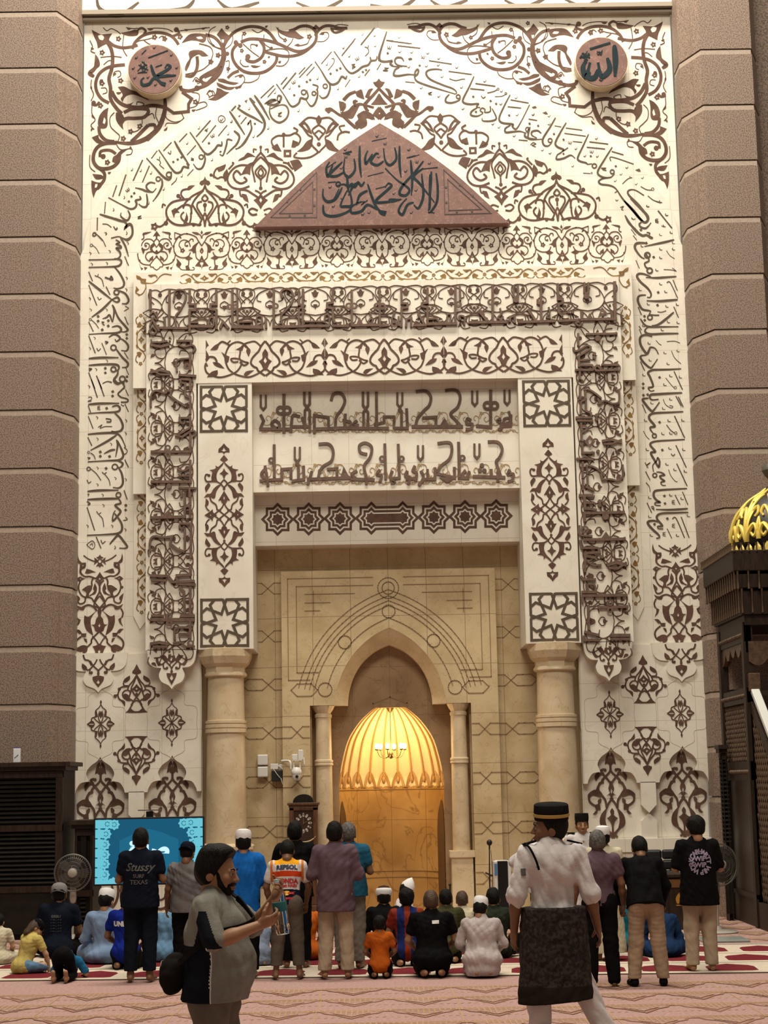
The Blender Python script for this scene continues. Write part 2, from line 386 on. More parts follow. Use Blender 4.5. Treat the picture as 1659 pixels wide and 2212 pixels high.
for s_ in (-1, 1):
    pl += [[(s_*.55, 5.17), (s_*1.36, 5.17)], [(s_*.95, 5.03), (s_*1.36, 5.03)], [(s_*1.12, 4.90), (s_*1.36, 4.90)], [(s_*1.22, 5.22), (s_*1.22, 4.84)],
           [(s_*1.60, 3.62), (s_*1.50, 3.72), (s_*1.27, 3.72), (s_*1.17, 3.62), (s_*1.27, 3.52), (s_*1.50, 3.52), (s_*1.60, 3.62)], arc(s_*1.05, 3.62, .11, 0, 360, 20)]
    pl += [arc(s_*.72, 4.38, .105, 0, 360, 20)]
pl += [arc(0, 5.25, .17, 0, 360, 24), arc(0, 5.25, .10, 0, 360, 20), arc(0, 4.87, .105, 0, 360, 20)]
lines(g, pl, .013, .62)
pent = [(-.28, 3.36), (-.28, 3.40), (0, 3.50), (.28, 3.40), (.28, 3.36)]
lines(g, [pent], .02, 1.05)
g.build('engraved_line', GRV, PORTAL)
# ---- columns
def col_big(x, label):
    t = thing('marble_column', label, 'column', (x, -.02, 0), 0, 'tall columns under the inscription jambs')
    r8 = pi/8; k = 1/cos(r8)
    MB().lathe([(.30*k, 3.86), (.30*k, 3.95), (.36*k, 4.01), (.405*k, 4.12), (.405*k, 4.235)], n=8, rot=r8).build('capital', BEIGEC, t)
    MB().lathe([(.31, 3.80), (.335, 3.82), (.335, 3.85), (.31, 3.88)], n=32).build('necking', BEIGEC, t, 40)
    MB().lathe([(.315, 1.22), (.308, 2.4), (.292, 3.4), (.285, 3.81)], n=32).build('shaft', BEIGEC, t, 40)
    MB().lathe([(.30, 2.93), (.325, 2.935), (.325, 2.99), (.312, 2.995), (.312, 3.005), (.325, 3.01), (.325, 3.06), (.312, 3.065), (.312, 3.075), (.325, 3.08), (.325, 3.12), (.30, 3.125)], n=32).build('ring', BEIGEC, t, 40)
    MB().lathe([(.40*k, 0), (.40*k, 1.12), (.43*k, 1.14), (.43*k, 1.19), (.36*k, 1.23)], n=8, rot=r8).build('pedestal', BEIGEC, t)
col_big(-2.60, 'tall beige stone column left of the niche, beside the television screen')
col_big(2.60, 'tall beige stone column right of the niche, nearest the carved wooden pulpit')
def col_small(x, label):
    t = thing('niche_column', label, 'column', (x, .80, 0), 0, 'slender columns flanking the niche')
    MB().lathe([(.12, 3.16), (.14, 3.18), (.14, 3.22), (.12, 3.24), (.16, 3.30), (.19, 3.36)], n=16, rot=pi/16).build('capital', BEIGEC, t)
    MB().lathe([(.142, 1.02), (.135, 2.0), (.125, 3.17)], n=24).build('shaft', BEIGEC, t, 40)
    MB().lathe([(.13, 2.40), (.15, 2.41), (.15, 2.44), (.14, 2.45), (.15, 2.46), (.15, 2.49), (.13, 2.50)], n=24).build('ring', BEIGEC, t, 40)
    MB().box(-.17, .17, -.17, .17, 0, .92).box(-.20, .20, -.20, .20, .92, 1.02).build('pedestal', BEIGEC, t)
col_small(-1.09, 'slender column on the left edge of the glowing niche, behind the longcase clock')
col_small(1.10, 'slender column on the right edge of the glowing niche')
structure(MB().box(-3.0, 3.0, -.02, .83, 0, .10).build('baseboard_back', BEIGEC))
# triangular red panel over the frieze
tri = [P(550, 490, -.2), P(600, 440, -.2), P(660, 382, -.2), P(720, 334, -.2), P(770, 298, -.2), P(820, 266, -.2)]
tri[-1] = (0, tri[-1][1]); T_ = smooth(tri, 4)
TRI = structure(MB().prism(T_+[(-x, z) for x, z in reversed(T_[:-1])], -.20, 0).build('wall_plaque', REDSTONE))
# chandelier in the niche
t = thing('chandelier', 'small brass chandelier with lit globe bulbs hanging in the glowing niche', 'chandelier', (0.0, 1.30, 2.58))
BRASS = mat('dark_brass', (.16, .10, .04), .35, .8)
MB().tube([(0, 0, .05), (0, 0, .75)], .006, 6).lathe([(.005, -.08), (.03, -.05), (.04, 0), (.015, .06)], n=14).build('stem', BRASS, t, 40)
MB().lathe([(.07, .0), (.002, -.09)], (0, 0, .75), 10).build('ceiling_rose', BRASS, t)
BULB = mat('lit_bulb', (1, .9, .7), .4, emit=((1, .80, .45), 16))
for k in range(6):
    a = 2*pi*k/6+.28; c, s = cos(a), sin(a)
    MB().tube([(c*r, s*r, z) for r, z in smooth([(0.01, 0), (.10, -.06), (.19, -.03), (.235, .07)], 5)], .007, 6).lathe([(.01, .06), (.035, .07), (.036, .08), (.012, .08)], (c*.235, s*.235, 0), 10).build('arm', BRASS, t, 40)
    MB().ball((c*.235, s*.235, .13), .034, 14, 1.35).build('bulb', BULB, t, 40)
l = bpy.data.lights.new('chandelier_glow', 'POINT'); l.energy = 42; l.color = (1, .70, .32); l.shadow_soft_size = .22
o = bpy.data.objects.new('chandelier_glow', l); COL.objects.link(o); o.location = (0, 1.25, 2.70)
# ================================================================== inlaid ornament and inscriptions
class Ink:
    "collects inlay shapes given in the pixels of one enlarged view, as 2-D pieces"
    def __init__(s): s.p = []                  # (verts2d, faces, outline loops)
    def ribbon(s, pts, ws, miter=False):
        pts = np.array(pts, float); n = len(pts)
        if n < 2: return
        d = np.diff(pts, axis=0); L = np.hypot(d[:, 0], d[:, 1])+1e-9; d /= L[:, None]
        nr = np.stack([-d[:, 1], d[:, 0]], 1)
        nn = np.vstack([nr[:1], nr[:-1]+nr[1:], nr[-1:]]); ln = np.hypot(nn[:, 0], nn[:, 1])+1e-9; nn /= ln[:, None]
        cs = np.ones(n); cs[1:-1] = np.clip((nn[1:-1]*nr[:-1]).sum(1), .45, 1)
        ws = np.broadcast_to(ws, n)/2/cs
        l = pts+nn*ws[:, None]; r = pts-nn*ws[:, None]
        v = np.vstack([l, r]); f = [(i, i+1, n+i+1, n+i) for i in range(n-1)]
        s.p.append((v, f, list(range(n))+list(range(2*n-1, n-1, -1))))
    def fill(s, loops):
        tri = tessellate_polygon([[Vector((x, y, 0)) for x, y in l] for l in loops])
        v = np.array([p for l in loops for p in l], float)
        s.p.append((v, [tuple(t) for t in tri], None if len(loops) > 1 else list(range(len(v)))))
    def leaf(s, w, b, x0, y0, x1, y1):
        a = np.array([x0, y0]); e = np.array([x1, y1]); d = e-a; n = np.array([-d[1], d[0]])
        pr = ((0, .25), (.15, .8), (.35, 1), (.6, .72), (.85, .25), (1, 0)); L = np.hypot(*d)
        c = [a+d*t+n*b*4*t*(1-t)*.5 for t, _ in pr]
        up = [c[i]+n/L*w*.5*pr[i][1] for i in range(6)]; dn = [c[i]-n/L*w*.5*pr[i][1] for i in range(6)]
        s.fill([[tuple(p) for p in smooth(up, 3)]+[tuple(p) for p in reversed(smooth(dn, 3)[:-1])]])
WSC = [1.0]
def parse(txt):
    K = Ink(); mx = my = None
    def num(t): return [float(x) for x in t]
    def emit(fn):
        fn(lambda p: p)
        if mx is not None: fn(lambda p: (2*mx-p[0], p[1]))
        if my is not None:
            fn(lambda p: (p[0], 2*my-p[1]))
            if mx is not None: fn(lambda p: (2*mx-p[0], 2*my-p[1]))
    for st in txt.replace('\n', ';').split(';'):
        t = st.split()
        if not t: continue
        c = t[0]
        pr = lambda a: [(a[i], a[i+1]) for i in range(0, len(a)-1, 2)]
        if c == 'M': mx = float(t[1]) if len(t) > 1 else None
        elif c == 'N': my = float(t[1]) if len(t) > 1 else None
        elif c in 'FG':
            loops = [pr(num(l.split())) for l in ' '.join(t[1:]).split('|')]
            if c == 'F':                       # soft edges, corners kept at acute turns
                L2 = []
                for l in loops:
                    n = len(l); q = []
                    l_ = [np.array(p) for p in l]
                    sharp = []
                    for i in range(n):
                        a, b_ = l_[i]-l_[i-1], l_[(i+1) % n]-l_[i]
                        cs = (a@b_)/(np.hypot(*a)*np.hypot(*b_)+1e-9); sharp.append(cs < .25)
                    for i in range(n):
                        p1, p2 = l_[i], l_[(i+1) % n]; p0 = l_[i-1] if not sharp[i] else p1; p3 = l_[(i+2) % n] if not sharp[(i+1) % n] else p2
                        for j in range(3):
                            u = j/3; q.append(tuple(.5*(2*p1+(p2-p0)*u+(2*p0-5*p1+4*p2-p3)*u*u+(3*p1-p0-3*p2+p3)*u**3)))
                    L2.append(q)
                loops = L2
            emit(lambda m: K.fill([[m(p) for p in l] for l in loops]))
        elif c == 'D':
            a = num(t[1:]); r = a[0]
            for x, y in pr(a[1:]): emit(lambda m: K.fill([[m((x-r*.75, y-r*.2)), m((x+r*.2, y-r*.75)), m((x+r*.75, y+r*.2)), m((x-r*.2, y+r*.75))]]))
        elif c == 'B':
            a = num(t[1:]); r = a[0]
            for x, y in pr(a[1:]): emit(lambda m: K.fill([[m((x+r*cos(i*pi/6), y+r*sin(i*pi/6))) for i in range(12)]]))
        elif c == 'O':
            a = num(t[1:]); r, wd = a[:2]
            for x, y in pr(a[2:]): emit(lambda m: K.fill([[m((x+(r+wd/2)*cos(i*pi/8), y+(r+wd/2)*sin(i*pi/8))) for i in range(16)], [m((x+(r-wd/2)*cos(i*pi/8), y+(r-wd/2)*sin(i*pi/8))) for i in range(16)]]))
        elif c == 'T':                         # little five-petalled flower
            a = num(t[1:]); r = a[0]
            for x, y in pr(a[1:]): emit(lambda m: K.fill([[m((x+r*(1 if i % 2 == 0 else .62)*cos(i*pi/5), y+r*(1 if i % 2 == 0 else .62)*sin(i*pi/5))) for i in range(10)], [m((x+r*.26*cos(i*pi/4), y+r*.26*sin(i*pi/4))) for i in range(8)]]))
        elif c == 'A':
            a = num(t[1:])
            for i in range(2, len(a)-3, 4):
                q = a[i:i+4]
                def fn(m, q=q):
                    p0, p1 = m((q[0], q[1])), m((q[2], q[3])); flip = (m((1, 0))[0]-m((0, 0))[0])*(m((0, 1))[1]-m((0, 0))[1])
                    K.leaf(a[0], a[1]*(1 if flip > 0 else -1), *p0, *p1)
                emit(fn)
        elif c in 'VW':                        # small vowel tick / doubling sign, turned by the first number
            a = num(t[1:]); r = math.radians(a[0]); sz = a[1]
            base = ((-.32, -.05), (-.1, .12), (.1, .02), (.28, -.32)) if c == 'V' else ((-.5, -.3), (-.45, .25), (-.2, .3), (-.05, -.2), (-.02, .3), (.25, .3), (.4, -.35))
            for x, y in pr(a[2:]):
                q = smooth([(x+sz*(u*cos(r)-v_*sin(r)), y+sz*(u*sin(r)+v_*cos(r))) for u, v_ in base], 3)
                K.ribbon(q, np.linspace(.16, .07, len(q))*sz if c == 'V' else sz*.12)
        elif c == 'L':
            a = num(t[1:]); q = pr(a[1:]); emit(lambda m: K.ribbon([m(p) for p in q], a[0]*WSC[0]))
        else:                                  # stroke; a leading c gives a pen swell, t a taper
            k = c[0] if c[0] in 'ct' else ''; wd = float(c[len(k):])*WSC[0]; q = smooth(pr(num(t[1:])), 5); n = len(q); u = np.linspace(0, 1, n)
            ws = wd*(np.ones(n) if not k else (.55+.6*np.sin(pi*np.clip(u*1.15, 0, 1))**.7 if k == 'c' else 1.15-u))
            emit(lambda m: K.ribbon([m(p) for p in q], ws))
    return K
def lay(mb, K, to, y, thick=.004, off=0):
    "place the collected pieces on the upright plane y; to(x, y) -> (X, Z)"
    for i, (v, f, loop) in enumerate(K.p):
        q = np.array([to(a, b) for a, b in v]); n = len(q); yj = y(sum(p[1] for p in q)/n) if callable(y) else y; yy = yj-thick-.00025*((i+off*5) % 17)
        f2 = []
        for t in f:
            a, b, c = q[t[0]], q[t[1]], q[t[2]]
            f2.append(t if (b[0]-a[0])*(c[1]-a[1])-(b[1]-a[1])*(c[0]-a[0]) > 0 else tuple(reversed(t)))
        vv = [(p[0], yy, p[1]) for p in q]
        if loop:
            A = sum(q[loop[j-1]][0]*q[loop[j]][1]-q[loop[j]][0]*q[loop[j-1]][1] for j in range(len(loop)))
            vv += [(p[0], yj+.002, p[1]) for p in q]
            for j in range(len(loop)):
                a, b = loop[j-1], loop[j]
                f2.append((b, a, a+n, b+n) if A > 0 else (a, b, b+n, a+n))
        mb.add(vv, f2)
def view(x0, y0, k, Y): return lambda x, y: P(x0+x/k, y0+y/k, Y)
def flip(fn): return lambda x, y: (lambda p: (-p[0], p[1]))(fn(x, y))
def unit(X, Z, s, ax, ay, rot=0.0, fx=1, fy=1):
    c, n = cos(rot), sin(rot)
    def g(x, y):
        u, v = (x-ax)*s*fx, -(y-ay)*s*fy
        return X+u*c-v*n, Z+u*n+v*c
    return g
ARCH = bpy.data.objects['wall_arch']; FRAME = bpy.data.objects['wall_frame']; STRIP = bpy.data.objects['trim_1']
LINT = [o for o in bpy.data.objects if o.name.startswith('wall_lintel')]
def inlay(name, m, parent, jobs, thick=.004):
    mb = MB()
    for i, (K, to, y) in enumerate(jobs): lay(mb, parse(K) if isinstance(K, str) else K, to, y, thick, i)
    return mb.build(name, m, parent)
# ------------------------------------------------ spandrels
SP1 = '''F 165 150 245 190 300 190 360 185 330 240 350 270 300 285 225 325 215 270 190 215 | 225 205 260 195 285 220 270 250 240 240
30 310 260 350 330 365 420 355 520 330 610 345 700 345 800 400 890 450 940;24 330 265 380 300 460 320 545 310 600 295
24 550 330 575 270 640 210 730 180 830 180 910 205 960 250 985 290;26 480 480 380 490 300 515 235 570 205 650 215 730 260 800 330 840
30 355 730 400 810 470 860 560 880 650 880 740 865 850 880;c36 855 790 860 870 845 960 800 1070 720 1150 640 1195 540 1220 430 1215 390 1205
F 415 690 470 685 530 715 600 740 670 780 710 820 640 790 560 760 500 770 470 800 460 830 440 800 460 760
28 690 890 700 930 660 975 580 985 500 985 450 1010;F 395 930 450 940 480 1000 460 1040 465 1090 420 1040 395 990
26 470 930 540 900 620 895 690 900;F 325 885 315 960 318 1040 300 1075 245 1075 225 1030 240 960 280 910 | 285 970 270 1030 290 1040 300 1000
26 380 1205 300 1190 245 1130 235 1060;F 170 1165 230 1140 240 1180 300 1215 230 1220 190 1190;26 700 1050 760 1050 760 1120 690 1190
28 395 1215 300 1220 230 1250 190 1310 185 1390 230 1450 300 1460 370 1440 420 1390 430 1330;F 500 1280 440 1290 400 1330 370 1350 360 1390 400 1410 430 1370 450 1320
24 245 1350 250 1300 300 1285 350 1290 395 1320;B 24 275 1345;30 540 1205 600 1150 650 1100 700 1050
26 230 1450 285 1500 285 1560 260 1600 220 1650;F 165 1570 220 1590 280 1590 250 1640 210 1670 185 1735 170 1680 165 1620 | 200 1600 225 1600 215 1640 195 1640;F 175 1510 260 1520 285 1550 210 1560
F 1015 275 1080 200 1160 185 1250 195 1330 215 1250 215 1240 255 1210 270 1170 255 1100 250 | 1150 215 1200 210 1220 235 1170 238
24 1240 195 1320 220 1380 280 1400 340;c34 1400 300 1405 420 1370 500 1310 560 1230 600
F 1265 395 1200 345 1110 345 1080 375 1090 420 1060 470 1045 520 1060 540 1090 480 1110 420 1150 390 1180 380 1210 400;26 1160 400 1165 470 1150 540 1110 585 1050 580
26 1385 490 1320 530 1230 580 1195 610 1210 645 1260 655 1320 620 1380 550 1410 460;26 1160 705 1090 725 1020 715 1005 680;26 1170 700 1250 670 1310 625
L 24 1020 735 1110 800 1080 850 1080 920 940 935 860 880;c30 190 590 150 560 190 520 220 470;F 200 380 230 420 245 480 220 510 165 560 190 490
F 440 180 520 165 570 150 610 150 600 200 540 210 480 200;20 600 150 640 135 675 160 660 190;20 930 210 960 200 990 180 970 140;B 24 965 150
B 26 1160 700;B 22 185 840;20 165 850 210 860 240 830
T 30 420 235 265 365 265 655 250 865 535 1110 465 1175 315 1400 760 220 855 235 1000 215 1290 450 1360 390 1145 830 440 630 620 1060
7 275 130 310 160 350 140 400 160 440 190;7 490 130 560 140 600 135;7 690 140 790 135 880 145 930 170;7 1000 160 1080 150 1180 140 1280 130;A 18 .2 500 140 545 135 700 150 760 130 1040 150 1090 145 1200 140 1250 125
7 150 250 175 310 160 350 200 370;7 165 620 160 690 185 760 160 820;7 170 870 170 940 200 1000 160 1050 190 1090;A 18 .2 160 320 190 330 160 680 175 720 170 950 195 990 175 1080 160 1110
7 370 590 380 550 430 540 440 580 410 600;7 255 700 300 700 310 740 270 755;7 470 200 460 320 500 400;7 250 410 360 400 450 410;7 280 480 330 440 380 450
7 550 310 600 260 690 240 740 225;7 800 230 830 210 870 230 840 245;7 660 250 720 290 800 300;7 380 930 340 980 345 1060 390 1110 430 1150 410 1210;7 520 1120 600 1100 640 1040 640 980
7 780 880 770 960 800 1040 760 1080;7 1290 460 1220 520 1140 550 1050 570;7 1180 280 1280 310 1310 370 1290 440;7 1260 200 1270 260 1330 310 1400 330
7 1120 640 1150 600 1190 640 1160 660;7 1250 760 1280 720 1310 760 1270 790;7 860 1060 880 1030 970 1030 1040 980;7 870 900 870 980 950 1020 1030 990 1010 930
7 1110 740 1180 760 1160 860 1080 890;7 1150 850 1230 830 1250 870 1150 910;7 390 1210 440 1280 540 1270 540 1320 490 1330;7 150 1330 150 1440 200 1490
A 20 .3 850 1100 880 1060 1110 910 1150 900 320 1500 350 1490 530 1250 550 1280 400 745 450 735 480 860 560 830;7 590 860 600 830 660 850 620 880;7 700 960 740 940 760 990
A 26 .2 270 620 240 660 370 570 400 560 1520 700 1560 680 1140 620 1190 640'''
SP2 = '''26 190 300 230 220 300 140 390 95 480 80 580 95 660 150 720 230 745 255;26 370 235 450 205 540 205 640 220 740 250 830 290 920 325 1000 320 1070 280 1115 220 1120 150 1090 100 1030 75 960 80 900 110 850 125
26 730 370 720 430 670 490 590 535 490 545 400 525 330 470 290 400 285 330 310 280 350 245;26 560 215 600 280 595 350 560 400 500 430 440 420 425 395;B 26 440 380
24 610 330 700 355 800 375 900 370 980 345 1050 300;B 22 320 238 365 268;F 715 80 760 115 830 130 900 120 960 165 1000 190 950 205 900 190 850 185 770 150 740 120
24 1110 170 1150 110 1210 75 1280 75 1350 95 1430 95;F 1260 90 1340 105 1430 95 1370 135 1310 150 1270 125 | 1290 110 1340 118 1380 112 1310 132
22 240 590 290 545 350 520;F 140 600 200 600 250 625 350 640 300 660 220 645 150 625;F 130 635 180 655 240 680 320 680 270 710 200 700 140 670;F 130 690 170 700 210 725 255 735 190 780 120 815 45 805 100 780 125 730
F 130 160 180 95 215 140 255 170 225 210 205 270 185 250 160 195 | 175 205 205 205 200 240 185 240;c32 195 250 208 370 180 460 120 560 40 640 -20 660;B 20 235 350;F 1085 95 1115 60 1150 90 1120 110
7 120 80 60 120 55 190 100 270 180 310;7 310 580 380 560 410 600 395 640 350 690;7 395 635 470 635 540 600 560 550;7 390 250 480 330 550 380;7 470 300 470 260 510 260 530 280
7 370 410 365 440 400 475 450 475;7 600 320 740 300 820 310 850 350 840 420 790 470 720 470;7 740 90 750 170 800 210;7 890 195 870 240 830 280;7 1050 210 1030 250 960 270;7 1130 230 1200 225 1245 180 1230 140 1180 140
7 280 130 290 200 270 260 220 300;7 220 430 250 420 255 460 240 540;7 385 160 380 230;7 480 110 540 140 600 110;7 600 160 605 250 680 300;7 1310 70 1360 60 1440 70
7 60 780 40 740 90 720 110 760 70 770;T 24 405 150 380 320 245 500 75 435 605 430 810 215 140 365 235 90;T 30 1052 180;A 26 .2 470 470 570 470 960 270 900 270 340 690 385 650 745 440 770 420 350 575 390 570 1200 150 1150 160
A 20 .2 640 390 660 370 90 260 120 280 540 270 510 265 690 290 650 300 610 85 640 70'''
# ------------------------------------------------ arabesque under the inscription arch
AB = '''M 341;F 341 700 330 725 310 735 302 752 318 765 335 755 341 775;10 341 765 325 800 270 830 240 850 200 890 185 930;10 330 800 290 840 260 880 245 920 245 970
A 26 -.15 215 795 270 765;9 190 860 170 830 180 800 215 790;B 14 150 840;B 8 165 855;10 240 860 160 870 100 890 65 940 75 1000 120 1040 180 1050 250 1040 300 1050
9 245 960 235 910 190 905 150 930 120 950;F 100 945 130 925 160 960 130 965 120 1000;9 240 960 240 1000 225 1040 180 1010 170 980 190 955;A 24 .3 190 1040 205 955
9 341 830 320 860 341 880;9 320 880 290 890 285 920 300 950 330 1000 341 1060;9 250 900 280 950 320 1010;9 300 1050 341 960;B 14 341 905;B 12 305 1045 260 1048;9 341 905 341 950
8 60 910 40 900 35 925;9 75 990 60 1030 20 1060 -10 1050;B 16 62 1035;T 32 -20 1060
M 741;B 10 741 490;8 741 500 741 530;8 690 530 690 505 712 510;F 578 590 620 580 660 560 705 560 650 530 620 558 590 575;10 741 530 715 560 690 600 660 620 600 620 550 640 510 690 505 740 540 780 600 790 660 770
F 600 690 640 620 690 595 670 640 665 690 640 680;10 600 690 570 660 545 690 560 730 600 750 640 730 620 705;9 741 560 700 600 680 640 690 690 700 740;9 741 620 705 660 710 690 735 715 741 730;8 741 640 722 675 741 700
9 510 650 545 610 535 600;9 741 735 741 770;B 13 741 785;9 700 800 730 815 741 830;10 590 795 640 800 690 830 720 850;F 741 820 720 850 690 870 720 900 741 935 741 890 730 870 741 850
9 590 800 600 840 640 835;F 605 825 640 835 655 885 620 865;9 720 945 680 930 655 950 680 975 715 970
M;9 500 720 460 705 430 715 405 690 420 650 450 635 490 620;F 430 650 490 610 480 650 440 668;F 470 690 500 645 512 700 485 740;B 11 385 690;8 395 690 410 710;F 950 590 1010 580 1040 625 985 665;9 900 600 940 610 960 640
M 1157;F 1157 260 1135 295 1157 340;9 1157 330 1110 370 1145 420 1157 440;9 1140 285 1080 280 1030 320;F 1010 328 1050 300 1090 345 1110 400 1060 370 | 1040 330 1060 330 1085 375 1060 355
9 1030 330 1080 400 1110 420 1105 470 1140 510 1157 530;9 1157 370 1120 400;F 1110 430 1070 450 1040 490 1000 522 1040 522 1090 505 1110 470;B 15 1157 470
M;9 1000 530 980 560 1040 570 1100 560 1150 530;9 905 410 860 410 820 440 830 480 870 500;9 905 405 950 405 990 390 1025 425 1010 470 970 480;9 985 395 1005 370 975 350;10 905 410 905 490;F 960 490 970 440 1010 455 990 490
F 820 490 860 465 890 520 840 512;F 905 510 960 510 960 560 905 560 | 922 525 945 525 945 547 922 547;B 13 905 400;9 1290 440 1300 400 1340 380 1380 385;9 1345 335 1305 345 1320 380
M 1585;F 1585 0 1570 20 1545 25 1560 50 1585 70;10 1585 70 1540 120 1500 160 1480 190 1500 230;F 1585 105 1560 150 1530 185 1585 185;F 1585 200 1560 230 1540 262 1565 275 1585 295 1585 265 1572 248 1585 230
F 1540 70 1512 80 1488 130 1510 140 1520 100;F 1420 95 1460 75 1475 145 1430 125;10 1330 150 1370 110 1420 90;F 1300 160 1340 170 1340 200 1312 235 1305 200;F 1310 240 1360 230 1400 190 1440 185 1410 240 1380 280 1330 265
12 1210 225 1240 215 1290 250 1330 270 1370 310 1420 355;B 14 1215 222;9 1420 200 1405 165 1425 155;10 1410 190 1450 180 1490 190 1540 205;F 1440 245 1480 280 1485 330 1440 355 1415 320 1440 290;F 1480 230 1530 255 1545 295 1490 280 1445 300 1430 262'''
# ------------------------------------------------ frieze of vases and crossings
FR_V = '''M 815;F 815 85 800 120 815 140;F 685 105 760 115 790 145 750 148 710 130;9 790 140 815 175;B 12 815 185;10 770 250 735 310 735 390 748 470 815 520;10 815 300 770 230 730 170 620 130 530 150 470 230 445 300 460 400 520 450 590 460 640 440 665 390
L 8 455 110 460 200 550 145 455 110;8 470 220 500 170 540 185 510 160;F 765 250 700 300 680 340 640 355 690 370 700 397 735 390 725 330 740 290;10 665 310 640 240 580 215 530 240 515 290 540 330;10 700 240 700 210 670 205 645 235 600 250 595 290 620 305;B 14 622 297;T 38 560 360
F 590 465 640 430 660 450 697 470 650 492 620 490;11 645 480 640 560 620 600;F 598 575 640 565 660 630 615 630;F 480 465 520 510 545 550 510 598 475 560 490 520;9 510 570 540 620 600 630 660 632 710 630 712 600 690 595;F 815 320 790 370 815 412 815 390 805 375 815 360
10 815 440 790 500 735 575;F 725 578 790 495 815 460 815 490 790 545 808 570 815 635 800 590;B 16 440 300;B 10 620 130'''
FR_X = '''M 1415;F 1415 85 1368 155 1400 150 1415 192;F 1345 95 1240 108 1228 140 1290 122;11 1240 110 1245 180 1215 200;B 11 1415 180;9 1415 190 1378 240 1415 310;10 1385 240 1340 200 1270 200 1225 250 1215 290;F 1380 245 1340 280 1340 335 1385 290;10 1345 310 1370 370 1415 400;9 1340 280 1335 340 1400 385
9 1260 290 1260 260 1290 250 1320 280 1300 330 1250 340 1220 310;B 13 1275 290;F 1212 320 1265 335 1240 405;10 1415 400 1370 370 1300 380 1270 430 1290 480 1330 505;F 1318 472 1368 425 1368 480 1330 494;B 16 1415 440;10 1415 440 1370 490 1320 560
L 9 1330 555 1340 582 1370 582 1380 602 1415 625;10 1330 555 1240 540 1185 490 1165 410 1170 390;B 13 1190 490;F 1188 525 1205 580 1240 600 1215 622;F 1250 578 1295 590 1260 625;F 1415 345 1395 375 1415 400'''
# ------------------------------------------------ gilded meander
GOLDU = '''M 885;9 572 692 640 665 700 690 750 740 800 772 885 782;F 632 740 690 712 712 740 706 782 660 770;9 665 780 600 796 560 768;9 760 750 720 690 742 665 790 682;F 740 662 835 662 790 702 756 682;F 885 680 860 710 828 720 870 742 885 762 885 738 875 718 885 700;F 745 772 838 770 800 795'''
GSTAR = 'T 30 550 730'
GCORN = 'F 60 680 110 700 140 730 195 735 185 800 130 790 115 745 75 730 | 140 750 160 755 155 775;9 185 780 190 850 150 930 90 960;9 190 790 270 795 330 760 380 700 440 670 530 685;F 60 830 100 880 60 920;9 60 880 60 920 110 950;9 230 685 320 690 340 720;F 220 680 320 675 260 710'
# ------------------------------------------------ broad scroll over the opening
SCR = '''18 555 80 590 125 612 170 645 205 672 240 680 280 655 310 630 322 615 350 557 393;F 555 150 580 190 580 235 612 262 590 290 575 325 555 350 555 285 570 258 555 222
15 590 130 640 85 690 88 740 110 700 150 695 190;F 700 220 682 165 700 138 722 165;15 700 150 740 105 800 85 860 110 895 170 905 240 880 320 840 360;F 878 262 868 215 900 200 938 173 910 230 895 270
15 560 330 620 372 700 402 780 388 835 365;F 655 342 720 350 745 380 720 392 690 370;15 735 105 768 140 775 190 780 230 762 280 800 345 860 378 930 398 985 395 1060 362 1082 310 1075 270;F 735 102 770 130 812 152 755 165
14 775 245 735 265 705 275 740 296 778 265;14 780 240 820 232 855 238 835 265 790 262;F 972 335 1025 350 1065 395 1000 392 972 372;15 870 110 930 80 970 110 1000 140;F 955 90 1000 115 1035 152 975 148;10 858 70 885 98 870 115
16 1075 240 1040 215 1000 222 980 255 985 275;F 912 322 960 270 1015 262 1000 290 960 312;F 1075 60 1048 112 1062 120 1075 148;F 1075 150 1045 220 1075 265;16 1075 270 1062 300'''
# ------------------------------------------------ jamb pendant, a quarter of it
PEN = '''M 341;N 1118;F 341 140 300 190 270 215 265 267 320 265 341 292 341 255 300 240 325 225 341 190;F 341 300 315 330 288 365 320 388 341 395;F 341 390 300 430 260 462 228 440 225 485 148 505 182 530 170 600 180 655 240 665 300 700 250 650 240 570 270 500 330 430
F 341 480 320 525 282 555 318 575 341 640;20 180 658 110 660 85 610 100 565 138 572;B 20 138 578;18 305 702 250 668 180 662;F 130 680 157 710 130 760 100 808 83 740;18 341 640 300 690 341 745;B 18 341 765
F 305 705 240 790 220 880 190 892 150 870 72 878 110 830 160 825 200 760 260 712;20 150 870 170 930 230 980 245 1045;F 341 790 300 860 263 922 300 920 310 952 341 972 341 918 330 890 341 855;20 341 960 310 1020 270 1060 205 1112
F 95 890 132 930 125 985 85 1000;18 90 980 110 1030 142 1062;F 78 1118 150 1070 188 1038 195 1085 245 1118 175 1118 160 1102 140 1118;20 270 1060 341 1118;18 240 1045 300 1060'''
